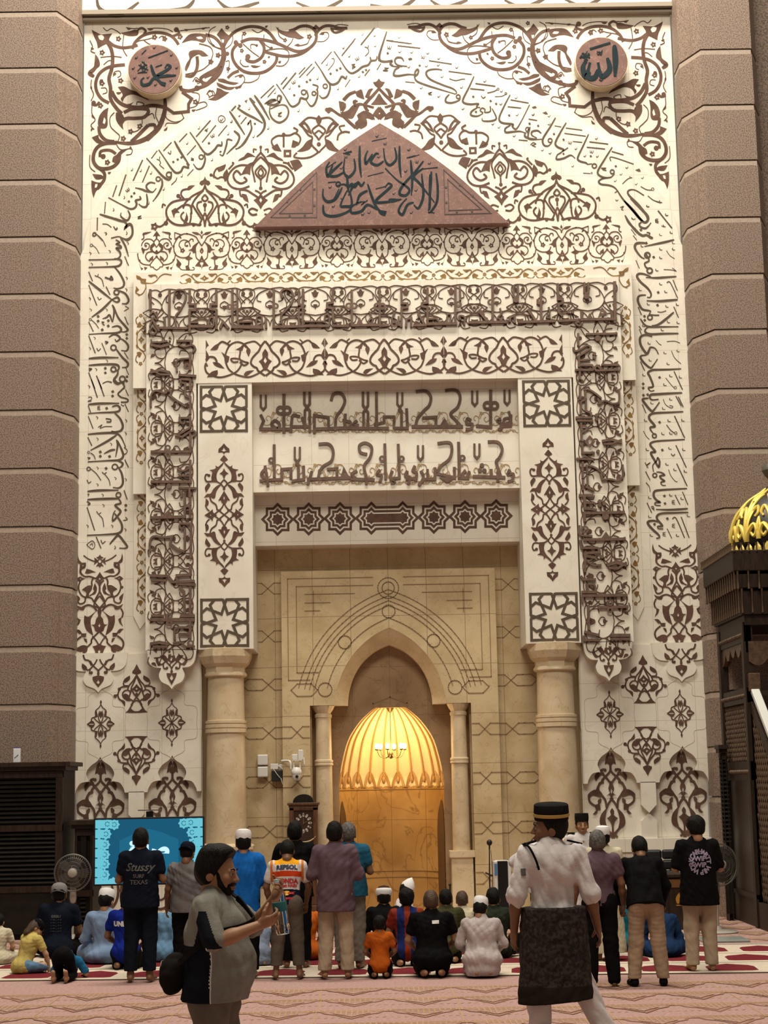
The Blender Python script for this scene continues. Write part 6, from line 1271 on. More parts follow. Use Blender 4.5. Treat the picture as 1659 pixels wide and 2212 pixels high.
def hair_field(style):
    f = Field((-.13, -.16, -.20), (.13, .15, .19), .006)
    g = .013 if style != 'short' else .008
    f.ell((0, -.014, .034), (.079+g, .099+g, .094+g*1.3), .02); f.ell((0, -.04, -.01), (.068+g, .066+g, .08), .03)
    if style == 'quiff': f.ell((0, .035, .105), (.064, .056, .042), .03); f.ell((0, -.03, .10), (.075, .07, .04), .03)
    if style == 'long': f.ell((0, -.06, -.06), (.085, .065, .10), .04); f.ell((0, -.07, -.14), (.075, .05, .06), .04)
    if style == 'mop': f.ell((0, 0, .06), (.098, .115, .08), .03)
    X = f.axes(); ph = X[1]*9
    f.g += (.003*np.sin(70*X[0]+20*X[2])*np.sin(55*X[1]+30*X[2])).astype(np.float32)
    f.cut((0, .052, .055), (0, 1.0, -.55))                       # hair line at the brow
    f.cut((0, -.03, -.065 if style != 'long' else -.19), (0, .35, -1))                     # nape
    return f.mesh()
_hair = {}
def xform(part, R, t, s=1.09): return (np.asarray(part[0])*s) @ R.T + t, part[1]
def hand_parts(wr, el, curl=.5, thumb=1, spread=.0, roll=0.0, grip=None):
    "palm with four unequal bent fingers and a thumb leaving its side, in the line of the forearm"
    f = Field((-.09, -.07, -.03), (.09, .10, .23), .0048)
    # local: z away from the wrist, x towards the thumb side, y = palm normal (fingers curl to +y)
    f.cap((0, 0, -.02), (0, 0, .02), .026, .024, .02); f.ell((.002, 0, .045), (.040, .017, .048), .02); f.ell((.022, .008, .03), (.018, .015, .03), .015)
    for i, (x, L, r) in enumerate(((.030, .070, .0092), (.010, .078, .0096), (-.010, .072, .0092), (-.029, .056, .008))):
        p = np.array([x, 0, .085-.006*abs(i-1)]); a = .35*curl; sp = (x/.03)*spread
        for sg, q in enumerate((.45, .32, .25)):
            d = np.array([sp+.06*(x/.03), sin(a), cos(a)]); e = p+d*L*q
            f.cap(p, e, r*(1-.08*sg), r*(.94-.08*sg), .004); p = e; a += 1.0*curl
    p = np.array([.030, .006, .025])
    for d, L, r in (((.75, .25+.3*curl, .55), .040, .0115), ((.35, .3+.6*curl, .85), .032, .0105), ((.1, .35+.7*curl, .8), .024, .009)):
        d = np.array(d); d = d/np.linalg.norm(d); e = p+d*L; f.cap(p, e, r, r*.92, .006); p = e
    v, q = f.mesh()
    v = v*np.array([thumb, 1, 1]);  q = q if thumb > 0 else np.asarray(q)[:, ::-1]
    z = np.array(wr, float)-np.array(el, float); z /= np.linalg.norm(z)
    y = np.array(grip if grip is not None else (0, 1, .01), float); y = y-z*(y@z); y /= np.linalg.norm(y); x = np.cross(y, z)
    R = np.stack([x, y, z], 1)
    return v @ R.T+np.array(wr, float), q
def person(label, foot, top, pose='stand', rot=0.0, lean=0.0, head=(0, 0, 0), arms='front', skin='tan', hair='short', hairm=None, hat=None,
           shirt=None, sleeve=.55, hem=.86, trousers=None, cuff=.09, robe=None, girth=1.0, legs=.11, group=None, shoes=None, res=.0095, armj=None, legj=None, zmul=1.0, extra=None, tuck=None, folds=.004, scale=None, sh_w=1.0, face=False, Y=None, clear=0.0):
    X0, Y0 = FL(*foot) if Y is None else (P(foot[0], foot[1], Y)[0], Y)
    Y0 += clear; zf_ = .013 if -8.03 < Y0 < -3.9 else 0
    seat = pose in ('sit', 'kneel'); z0 = -.84 if pose == 'sit' else -.72 if pose == 'kneel' else 0.0
    Rl = rx(-lean); piv = np.array([0, 0, .93+z0])
    def T(p): return Rl @ (np.array(p, float)+(0, 0, z0)-piv)+piv
    hc = T((0, .015, 1.605)); Rh = Rl @ rz(head[0]) @ rx(-head[1]+lean*.0) @ ry(head[2])
    if pose == 'sujud':
        T = None
    hx = .095
    # joints
    if pose == 'stand':
        J = {}
        for s in (-1, 1): J[s] = [(s*hx, 0, .92), (s*(hx*.5+legs*.5), .015, .50), (s*legs, -.02, .085), (s*(legs+.025), .15, .03)]
    elif pose == 'sit':
        J = {s: [(s*.10, .02, .10), (s*.28, .24, .12), (s*-.02, .36, .07), (s*-.12, .40, .05)] for s in (-1, 1)}
    elif pose == 'kneel':
        J = {s: [(s*.10, 0, .20), (s*.13, .36, .08), (s*.11, -.04, .05), (s*.09, -.16, .06)] for s in (-1, 1)}
    if legj: J = legj
    S = {s: T((s*.185*sh_w, 0, 1.415)) for s in (-1, 1)}
    if arms == 'front': A = {s: (S[s]+Rl @ (s*.075, .02, -.265), S[s]+Rl @ (-s*.10, .235, -.20)) for s in (-1, 1)}
    elif arms == 'down': A = {s: (S[s]+np.array((s*.075, .00, -.275)), S[s]+np.array((s*.10, .09, -.52))) for s in (-1, 1)}
    elif arms == 'hang': A = {s: (S[s]+np.array((s*.09, .03, -.26)), S[s]+np.array((s*.05, .14, -.49))) for s in (-1, 1)}
    elif arms == 'lap': A = {s: (S[s]+np.array((s*.085, .03, -.265)), S[s]+np.array((s*.00, .24, -.38))) for s in (-1, 1)}
    elif arms == 'knees': A = {s: (S[s]+np.array((s*.08, .10, -.24)), S[s]+np.array((s*.03, .20, -.46))) for s in (-1, 1)}
    if armj: A = {s: (np.array(armj[s][0], float), np.array(armj[s][1], float)) for s in (-1, 1)}
    # hat height above the bare head decides the scale
    tz = (hc+Rh @ (0, -.01, .140))[2]+(0.055 if hat in ('songkok', 'kufi', 'turban', 'peak') else .01)
    ztop = P(top[0], top[1], Y0)[1]
    k = scale or (ztop-zf_)/tz*zmul
    root = thing('person', label, 'person', (X0, Y0, zf_), rot, group); root.scale = (k,)*3
    G = girth
    def torso(f, inf, kk, low=True):
        f.ell(T((0, 0, .955)), (.158*G+inf, .112*G+inf, .12+inf), kk, Rl); f.ell(T((0, .012, 1.09)), (.138*G+inf, .10*G+inf, .15), kk, Rl)
        f.ell(T((0, .004, 1.27)), (.160*G**.5*sh_w**.5+inf, .108*G+inf, .17+inf*.5), kk, Rl); f.cap(T((-.15*sh_w, -.005, 1.40)), T((.15*sh_w, -.005, 1.40)), .062+inf, None, kk); f.cap(T((0, -.01, 1.41)), T((0, .0, 1.485)), .078+inf*.6, .060+inf*.5, kk+.02)
        f.ell(T((0, -.03, 1.33)), (.13*sh_w+inf, .085+inf, .11), kk, Rl)
    lo = np.array((-.62, -.55, -.02)); hi = np.array((.62, .85, 1.9+z0))
    # ---- body: trunk, limbs, head, hands in one skin
    f = Field(lo, hi, res)
    torso(f, -.008, .04); f.cap(T((0, -.012, 1.42)), hc+Rh @ (0, -.026, -.10), .062, .055, .03)
    for s in (-1, 1):
        el, wr = A[s]; f.cap(S[s], el, .050, .041, .03); f.cap(el, el+(wr-el)*.4, .041, .040, .02); f.cap(el+(wr-el)*.35, wr, .040, .027, .02)
        h, kn, an, to = (np.array(p, float) for p in J[s])
        f.cap(h, kn, .082, .054, .03); f.cap(kn, an, .054, .036, .03); m_ = kn+(an-kn)*.3; f.ell(m_+(0, -.012, 0), (.05, .052, .08), .03)
        f.cap(an+(0, -.03, -.045 if pose == 'stand' else 0), to, .036, .030, .03); f.cap(an, an+(to-an)*.5, .036, .032, .03)
        if pose == 'stand':
            for q in range(5): f.cap(to+(s*(q-2)*.016, 0, -.004), to+(s*(q-2)*.017, .045-.006*q, -.012), .011, .010, .008)
    parts = [f.mesh(), xform(HEAD, Rh, hc)]
    for s in (-1, 1): parts.append(hand_parts(A[s][1], A[s][0], .75 if arms != 'down' else .45, thumb=-s if arms == 'down' else -s, grip=(-s*.8, .3, -.2) if arms == 'down' else (0, .2, -1) if arms in ('lap', 'knees') else (-s*.2, -.8, .2)))
    skin_obj('body', parts, SKINS[skin], root)
    tr_lo = .16
    # ---- trousers
    if trousers and legj is None or (trousers and legj):
        f = Field(lo, hi, res)
        f.ell(T((0, -.005, .95)), (.168*G, .122*G, .125), .05, Rl)
        for s in (-1, 1):
            h, kn, an, to = (np.array(p, float) for p in J[s])
            e = an+(kn-an)*max(0, (cuff-.085)/.42) if pose == 'stand' else an+(kn-an)*.12
            f.cap(h, kn, .108*G**.5, .086, .04); f.cap(kn, e, .086, .074, .03); f.ell(h+(s*.0, -.04 if pose == 'stand' else -.0, 0), (.082, .092, .12), .05)
        f.folds(folds, 9, 23, X0*7)
        if pose == 'stand': f.cut((0, 0, cuff), (0, 0, -1))
        f.cut(T((0, 0, 1.06)), Rl @ (0, 0, 1))
        skin_obj('trousers', [f.mesh()], trousers, root)
    ob = None
    # ---- shirt or robe
    if shirt or robe:
        f = Field(lo, hi, res); m_ = robe or shirt
        torso(f, .020, .06)
        for s in (-1, 1):
            el, wr = A[s]; f.cap(S[s], S[s]+(el-S[s])*min(1, sleeve), .072, .066, .03)
            if sleeve > 1: f.cap(el, el+(wr-el)*(sleeve-1), .064, .050, .03)
        if robe and pose == 'stand':
            for s in (-1, 1): f.cap((s*.06, 0, .95), (s*.10, 0, hem), .15*G, .17*G, .06)
        elif pose == 'stand' and hem < .9:
            for s in (-1, 1): f.cap(T((s*.05, -.005, 1.22)), T((s*.065, -.005, hem-.03)), .135*G, .160*G, .06)
            f.cap(T((0, -.02, 1.22)), T((0, -.02, hem-.03)), .13*G, .15*G, .06)
        elif seat:
            f.ell(T((0, -.01, .93)), (.19*G, .145*G, .14), .06, Rl)
            if robe:
                for s in (-1, 1):
                    h, kn, an, to = (np.array(p, float) for p in J[s]); f.cap(h, kn, .13, .10, .05); f.cap(kn, an, .10, .09, .05)
                f.ell((0, .0, .09), (.24, .20, .10), .06)
        if extra: extra(f, T)
        f.folds(folds*1.1, 13, 15, X0*5)
        if pose == 'stand': f.cut(T((0, 0, hem)), Rl @ (0, 0, -1))
        else: f.cut((0, 0, .012), (0, 0, -1))
        if sleeve <= 1:
            pass
        ob = skin_obj('robe' if robe else 'shirt', [f.mesh()], m_, root)
        cl = MB().lathe([(.066, .0), (.070, .012), (.064, .03), (.058, .028)], n=24, sy=1.05)
        M = Matrix.Translation(Vector(T((0, -.012, 1.468)))) @ Matrix(Rl.tolist()).to_4x4(); cl.xf(M); cl.build('collar', m_[0] if isinstance(m_, list) else m_, ob, 50)
    # ---- hair, hats
    if hair:
        key = hair
        if key not in _hair: _hair[key] = hair_field(hair)
        skin_obj('hair', [xform(_hair[key], Rh, hc)], hairm or HAIR, root)
    Mh = Matrix.Translation(Vector(hc)) @ Matrix(Rh.tolist()).to_4x4() @ Matrix.Scale(1.09, 4)
    if hat:
        hm = hat if isinstance(hat, str) else hat[0]; hmat = None if isinstance(hat, str) else hat[1]
        if hm == 'kufi':
            MB().lathe([(.097, 0), (.101, .03), (.099, .07), (.088, .098), (.05, .112), (.001, .116)], (0, -.014, .045), 28, sx=.93, sy=1.08).xf(Mh).build('kufi_cap', hmat or WHITECAP, root, 45)
        if hm == 'songkok':
            b = MB().lathe([(.098, 0), (.102, .05), (.099, .098), (.092, .104), (.001, .106)], (0, -.012, .05), 28, sx=.90, sy=1.14).xf(Mh).build('songkok_hat', hmat or cloth('black_velvet', (.012, .011, .010)), root, 45)
        if hm == 'turban':
            b = MB().lathe([(.098, -.01), (.110, .01), (.108, .03), (.112, .045), (.106, .065), (.098, .078), (.08, .08)], (0, -.012, .04), 28, sx=.95, sy=1.08).xf(Mh).build('turban', WHITECAP, root, 60)
            MB().lathe([(.088, .0), (.07, .03), (.001, .045)], (0, -.012, .115), 24, sx=.95, sy=1.08).xf(Mh).build('turban_crown', cloth('brown_felt', (.05, .025, .018)), root, 60)
        if hm == 'peak':
            MB().lathe([(.098, 0), (.094, .05), (.05, .12), (.001, .165)], (0, -.012, .045), 24, sx=.93, sy=1.08).xf(Mh).build('pointed_cap', hmat or WHITECAP, root, 45)
        if hm in ('cap', 'capback'):
            b = MB().lathe([(.096, -.02), (.101, .02), (.096, .06), (.072, .092), (.03, .106), (.001, .108)], (0, -.012, .032), 28, sx=.93, sy=1.08).xf(Mh).build('baseball_cap', hmat, root, 50)
            d = 1 if hm == 'cap' else -1
            br = [(.085*cos(a), d*(.085+.085*sin(a)), .0-.02*cos(a)**2) for a in [pi*i/16 for i in range(17)]]
            v = [(x, y, z+.035) for x, y, z in br]+[(x*.95, d*.06, .035-.012*abs(x)/.08) for x, y, z in br]
            n = 17; q = MB().add(v+[(x, y, z-.006) for x, y, z in v], [(i, i+1, n+i+1, n+i) for i in range(n-1)]+[(2*n+i+1, 2*n+i, 3*n+i, 3*n+i+1) for i in range(n-1)]+[(i+1, i, 2*n+i, 2*n+i+1) for i in range(n-1)])
            q.xf(Mh).build('cap_peak', hmat, b, 50)
        if hm == 'headscarf':
            f = Field((-.16, -.2, -.3), (.16, .17, .19), .008); f.ell((0, -.02, .03), (.098, .115, .115), .02); f.ell((0, -.05, -.12), (.10, .09, .13), .05); f.cut((0, .06, 0), (0, 1, .2)); 
            skin_obj('headscarf', [xform(f.mesh(), Rh, hc)], hmat, root)
    if face:
        for s in (-1, 1):
            MB().ball((s*.030, .087, .000), .0125, 12).xf(Mh).build('eye', EYEW, root, 60); MB().ball((s*.030, .0965, .000), .0058, 10).xf(Mh).build('iris', EYED, root, 60)
            MB().tube([(s*.014, .104, .020), (s*.030, .1035, .026), (s*.048, .091, .022)], [.004, .0045, .003], 6).xf(Mh).build('eyebrow', HAIR, root, 60)
        MB().tube([(-.022, .103, -.077), (0, .1085, -.0765), (.022, .103, -.077)], [.002, .0035, .002], 6).xf(Mh).build('lips', LIP, root, 60)
    if shoes:
        for s in (-1, 1):
            h, kn, an, to = (np.array(p, float) for p in J[s]); f = Field(an+(-.12, -.14, -.12), to+(.12, .14, .12), .008)
            f.cap(an+(0, -.03, -.04), to+(0, .02, -.0), .045, .040, .02); f.cap(an, an+(0, 0, -.03), .046, .045, .02); f.cut((0, 0, .004), (0, 0, -1)); f.cut((0, 0, .10), (0, 0, 1))
            skin_obj('shoe', [f.mesh()], shoes, root)
    root['top'] = ob.name if ob else ''
    return root, ob, dict(S=S, A=A, J=J, T=T, Rl=Rl, hc=hc, Rh=Rh, k=k)
C_ = cloth
BLK = C_('black_cloth', (.0055, .0050, .0055)); NAVY = C_('navy_cloth', (.006, .0085, .017)); JEAN = C_('dark_jeans', (.007, .0095, .016)); GREY = C_('grey_cloth', (.15, .14, .14)); CREAMC = C_('cream_trousers', (.40, .31, .22))
BLUE = C_('bright_blue_cloth', (.010, .115, .42)); ROYAL = C_('royal_blue_cloth', (.008, .020, .22)); PURP = C_('mauve_cloth', (.125, .078, .098)); TEALC = C_('teal_cloth', (.018, .095, .16)); BEIGP = C_('beige_trousers', (.36, .255, .17))
GRYTR = C_('grey_trousers', (.20, .17, .14)); BRNTR = C_('grey_brown_trousers', (.105, .082, .064)); WHT = C_('white_cloth', (.60, .56, .55), .9); LTBLUE = C_('light_blue_robe', (.19, .27, .42)); DENIM = C_('denim_cloth', (.12, .23, .36)); SLBLUE = C_('slate_blue_robe', (.17, .20, .27))
ORG = C_('orange_cloth', (.46, .10, .012)); YEL = C_('yellow_cloth', (.50, .39, .12)); OLIVE = C_('olive_cloth', (.055, .052, .022)); CRM = C_('cream_cloth', (.55, .48, .34)); DKGRN = C_('dark_green_cloth', (.022, .027, .018)); TEALR = C_('bright_teal_cloth', (.005, .14, .20)); DKBLU = C_('deep_blue_cloth', (.012, .032, .085))
ROBEC = C_('pale_robe', (.56, .50, .36)); REDJ = C_('red_jersey', (.24, .032, .012)); BLUJ = C_('blue_jersey', (.015, .025, .12))
PRINT = mat('white_print', (.62, .60, .58), .8); DIMPR = mat('grey_print', (.09, .085, .08), .9); LILAC = mat('lilac_print', (.26, .21, .30), .8)
def back_text(ob, name, s, size, m, x, z, bold=.004, shear=0.0, lift=.004, dirn=1):
    return decal(ob, name, text_mesh(s, size, 0, bold, shear), m, (x, 0, z), (0, dirn, 0), (dirn, 0, 0), (0, 0, 1), lift)
# ---- standing, backs to the camera, from the left
p, o, _ = person('man in black printed T-shirt and dark cuffed jeans standing before the television screen', (303, 2122), (312, 1787), skin='brown', shirt=NAVY, trousers=JEAN, hem=.84, cuff=.12, head=(.0, .05, 0), girth=1.02)
back_text(o, 'shirt_lettering', 'Stussy', .13, DIMPR, 0, 1.30, .002, .35); back_text(o, 'shirt_lettering', 'SURF', .06, DIMPR, 0, 1.20, .001); back_text(o, 'shirt_lettering', 'TEXAS', .07, DIMPR, 0, 1.13, .001)
p, o, _ = person('man in grey T-shirt and navy cap with head bowed, right of the television', (405, 2113), (414, 1819), skin='brown', shirt=GREY, trousers=BLK, hem=.84, arms='down', head=(-.2, .35, 0), hat=('capback', NAVY), girth=1.08, folds=.006)
p, o, _ = person('man in bright blue long-sleeved tunic and white cap behind the bottle holder', (527, 2114), (513, 1787), skin='tan', shirt=BLUE, trousers=BLK, hem=.62, sleeve=1.9, hat='kufi', head=(.1, .1, 0), girth=1.02)
# racing shirt
M6 = [C_('racing_white', (.62, .58, .56), .9), C_('racing_yellow', (.75, .33, .015)), C_('racing_red', (.60, .055, .015)), C_('racing_navy', (.008, .010, .022)), C_('racing_orange', (.62, .19, .04))]
p, o, q = person('man in white, yellow and navy racing shirt bowing slightly before the longcase clock', (622, 2116), (620, 1817), skin='brown', shirt=M6, trousers=BRNTR, hem=.90, lean=.20, arms='hang', head=(0, .35, 0), legs=.15, sleeve=.62, girth=1.02, cuff=.16, res=.008, folds=.002)
iT = q['Rl'].T
def race(x, y, z):
    d = np.stack([x, y, z-.93], 1) @ q['Rl']; X, Z = d[:, 0], d[:, 2]+.93
    m = np.zeros(len(x), int); m[(Z > 1.415) & (abs(X) < .16)] = 1; m[(Z > 1.26) & (Z < 1.33) & (abs(X) < .19)] = 2; m[(Z < 1.10) & (abs(X) < .17)] = 3; m[(abs(X) > .185) & (Z > 1.22) & (abs(X) < .215)] = 4
    return m
recolor(o, race)
def lean_text(o, q, s, size, m, z, bold=.004, x=0, name='shirt_lettering'):
    c = q['T']((x, 0, z)); return decal(o, name, s if not isinstance(s, str) else text_mesh(s, size, 0, bold), m, c, q['Rl'] @ (0, 1, 0), (1, 0, 0), q['Rl'] @ (0, 0, 1), .004)
DKB = mat('navy_print', (.01, .015, .05), .7); RDP = mat('red_print', (.42, .02, .02), .7); YLP = mat('yellow_print', (.75, .40, .03), .7)
lean_text(o, q, 'REPSOL', .080, DKB, 1.375, .004); lean_text(o, q, 'HONDA', .075, RDP, 1.20, .004); lean_text(o, q, 'Target HAID', .048, RDP, 1.145, .003); lean_text(o, q, 'alpinestars', .05, RDP, .985, .002)
lean_text(o, q, ([(.045*cos(i*pi/12), .03*sin(i*pi/12)) for i in range(24)], [tuple(range(24))]), 0, YLP, 1.05, name='yellow_disc')
for s_ in (-1, 1):
    b_ = [(s_*.02, -.018), (s_*.05, -.012), (s_*.10, -.016), (s_*.085, .004), (s_*.11, .022), (s_*.06, .014), (s_*.03, .016), (s_*.012, .0)]
    lean_text(o, q, (b_, [tuple(range(8)) if s_ > 0 else tuple(reversed(range(8)))]), 0, RDP, 1.05, name='charging_emblem').location = (0, -.003, 0)
p, o, _ = person('man in black T-shirt between the racing shirt and the longcase clock', (640, 2092), (627, 1773), skin='brown', shirt=BLK, trousers=BLK, hem=.84, girth=1.02)
p, o, _ = person('man in mauve long-sleeved tunic and cream trousers left of the niche', (727, 2115), (718, 1773), skin='tan', shirt=PURP, trousers=CREAMC, hem=.74, sleeve=1.8, girth=1.0, legs=.13, folds=.005)
p, o, _ = person('balding man in teal polo shirt and grey trousers beside the mauve tunic', (757, 2094), (750, 1775), skin='brown', hairm=HAIRG, shirt=TEALC, trousers=GRYTR, hem=.86, girth=1.05, rot=-.15)
# ---- right-hand group
BTN = mat('gold_button', (.5, .33, .08), .3, .9)
p, o, q = person('officer in white uniform and black songkok facing the room by the right column', (1266, 2032), (1268, 1752), skin='tan', shirt=WHT, trousers=WHT, hem=.86, sleeve=1.9, hat='songkok', rot=pi, arms='down', face=True)
for s_ in (-1, 1): MB().box(s_*.17-.06, s_*.17+.06, -.05, .05, 1.49, 1.505).build('shoulder_board', BLK, o)
for i in range(4):
    decal(o, 'button', ([(.012*cos(j*pi/5), .012*sin(j*pi/5)) for j in range(10)], [tuple(reversed(range(10)))]), BTN, (0, 0, 1.38-.1*i), (0, -1, 0), (1, 0, 0), (0, 0, 1))
decal(o, 'name_badge', grid(.09, .03), BLK, (.09, 0, 1.33), (0, -1, 0), (-1, 0, 0), (0, 0, 1))
p, o, _ = person('man in pale long robe and white cap behind the mauve polo shirt', (1312, 2076), (1283, 1780), skin='brown', robe=ROBEC, trousers=CRM, hem=.10, sleeve=1.9, hat='kufi', girth=1.0)
p, o, _ = person('man in mauve polo shirt and black trousers right of the striding officer', (1302, 2131), (1275, 1792), skin='brown', hairm=HAIRG, shirt=PURP, trousers=BLK, hem=.90, arms='down', girth=1.06, legs=.13, cuff=.03, folds=.005)
p, o, _ = person('man in black hooded top and beige trousers bending forward', (1402, 2130), (1382, 1811), skin='brown', shirt=BLK, trousers=BEIGP, hem=.88, lean=.42, arms='hang', head=(0, .2, 0), legs=.165, sleeve=1.8, cuff=.09, shoes=BLK)
p, o, _ = person('man in black T-shirt with round lilac print and cream trousers, far right', (1518, 2099), (1495, 1763), skin='tan', hair='mop', shirt=BLK, trousers=CREAMC, hem=.74, sleeve=.8, head=(0.1, .25, 0), arms='front', cuff=.07, girth=1.05)
vs, fs = [], []
for i, ch in enumerate('CARHARTT WIP WORK'):
    if ch == ' ': continue
    a = 2*pi*(-i/17)+2.6; v, f = text_mesh(ch, .075, 0, .004); n = len(vs)
    vs += [(.098*cos(a)+x*cos(a-pi/2)-y*sin(a-pi/2), .115*sin(a)+x*sin(a-pi/2)+y*cos(a-pi/2)) for x, y, *_z in v]; fs += [tuple(k+n for k in t) for t in f]
for s, zz in (('WIP', .035), ('WIP', -.035)):
    v, f = text_mesh(s, .075, 0, .003); n = len(vs); vs += [(x, y+zz) for x, y, *_z in v]; fs += [tuple(k+n for k in t) for t in f]
decal(o, 'round_lettering', (vs, fs), LILAC, (.0, 0, 1.235), (0, 1, 0), (1, 0, 0), (0, 0, 1))
p, o, q = person('person in white shirt with one arm raised, half hidden behind the striding officer', (1186, 2090), (1172, 1772), skin='brown', shirt=WHT, trousers=BLK, hem=.88, sleeve=1.95, armj={-1: ((-.38, .10, 1.25), (-.16, .16, 1.42)), 1: ((.26, .02, 1.15), (.2, .2, 1.0))}, arms='x')
# ---- seated
def sit(label, foot, top, **k):
    d = dict(pose='sit', arms='lap', lean=.16, trousers=k.pop('trousers', BLK), legs=.11); d.update(k); return person(label, foot, top, clear=d.pop('off', .15), **d)
p, o, _ = sit('seated man in navy printed T-shirt and grey cap near the left louvred cabinet', (118, 2072), (122, 1908), skin='dark', shirt=NAVY, hat=('capback', C_('grey_cap', (.20, .19, .19))), girth=1.1)
for r_ in range(6): back_text(o, 'shirt_print', ''.join(random.choice('BUILDEROK') for _ in range(5)) if r_ == 0 else '- -- . - -', .045, DIMPR, 0, .50-.035*r_-.0, .001)
p, o, _ = sit('child in yellow T-shirt and black cap sitting at the left edge', (40, 2108), (62, 1992), skin='light', hair='long', hairm=HAIRB, shirt=YEL, trousers=DENIM, hat=('cap', BLK), rot=-.75, lean=.42, head=(-.5, .35, 0), arms='knees')
p, o, _ = sit('person in pale clothes seated half outside the left edge of the frame', (-13, 2088), (-10, 1975), skin='light', robe=ROBEC, lean=.2)
p, o, _ = sit('seated man in light blue robe and white cap beside the standing fan', (222, 2086), (240, 1917), skin='tan', robe=LTBLUE, sleeve=1.8, hat='kufi', head=(-.3, .2, 0))
p, o, _ = sit('seated person in royal blue shirt with white lettering, black hair', (268, 2098), (264, 1926), skin='brown', hair='mop', shirt=ROYAL, pose='kneel', head=(-.1, .3, 0), lean=.2)
back_text(o, 'shirt_lettering', 'UNITED', .085, PRINT, -.01, .585, .006)
p, o, _ = sit('person in pale denim shirt and jeans seated behind the cuffed jeans', (350, 2082), (338, 1935), skin='tan', shirt=DENIM, trousers=C_('blue_jeans', (.03, .07, .13)), sleeve=1.6, rot=-.5, lean=.35)
p, o, _ = sit('person in slate blue robe crouching low behind the bottle holder', (560, 2090), (552, 1990), skin='tan', robe=SLBLUE, sleeve=1.8, lean=.75, pose='kneel', head=(0, .5, 0), zmul=.95)
p, o, _ = sit('seated person in orange robe behind the racing shirt', (655, 2078), (645, 1930), skin='tan', robe=ORG, sleeve=1.8, lean=.3)
p, o, _ = sit('small boy in orange T-shirt sitting in the front row', (822, 2117), (820, 1979), skin='brown', shirt=ORG, trousers=BLK, pose='kneel', hair='mop', lean=.05, head=(0, .1, 0), sh_w=.9)
p, o, _ = sit('seated man in black jacket and white turban before the niche', (832, 2068), (838, 1910), skin='brown', shirt=BLK, sleeve=1.9, hat='turban', girth=1.05)
p, o, _ = sit('seated person in white pointed cap turned to the right before the niche', (866, 2030), (855, 1900), skin='brown', robe=WHT, sleeve=1.8, hat='peak', rot=-1.3, head=(0, .3, 0), face=True)
JER = [REDJ, BLUJ]
p, o, _ = sit('seated person in red and blue striped jersey behind the orange boy', (882, 2092), (880, 1920), skin='tan', hair='mop', shirt=JER, pose='kneel', girth=.95, lean=.1, sh_w=.95)
recolor(o, lambda x, y, z: ((abs(x) > .04) & (abs(x) < .14)).astype(int))
p, o, _ = sit('seated man in black T-shirt with small white neck print, front row', (936, 2115), (940, 1923), skin='tan', shirt=BLK, girth=1.3, sh_w=1.1, hairm=HAIRB, pose='kneel', lean=.12)
decal(o, 'neck_print', grid(.085, .04, 8, 4), PRINT, (.045, 0, .655), (0, 1, 0), (1, 0, 0), (0, 0, 1))
p, o, _ = sit('seated man in olive shirt beyond the black T-shirt', (968, 2085), (957, 1921), skin='tan', pose='kneel', shirt=OLIVE, sleeve=.8)
p, o, _ = sit('seated man in cream shirt with dark brown hair near the niche column', (1003, 2060), (998, 1925), skin='tan', hairm=HAIRB, shirt=CRM, sleeve=1.8)
p, o, _ = sit('seated man in dark green shirt near the tower air cooler', (1072, 2074), (1056, 1918), skin='tan', shirt=DKGRN, girth=1.1)
p, o, _ = sit('seated man in white robe and white cap at the right end of the front row', (1045, 2115), (1052, 1935), skin='tan', robe=C_('soft_white_robe', (.44, .38, .37), .9), sleeve=1.85, hat='kufi', girth=1.42, sh_w=1.12, folds=.005, lean=.2, head=(-.2, .2, .1), pose='kneel')
p, o, _ = sit('person in bright teal clothes seated behind the pale robe', (1350, 2056), (1344, 1912), skin='tan', hair='long', hairm=HAIRB, robe=TEALR, sleeve=1.8)
p, o, _ = sit('person in deep blue clothes bowed on the carpet behind the bending man', (1440, 2072), (1435, 1942), skin='tan', robe=DKBLU, sleeve=1.8, lean=.45, girth=1.15)
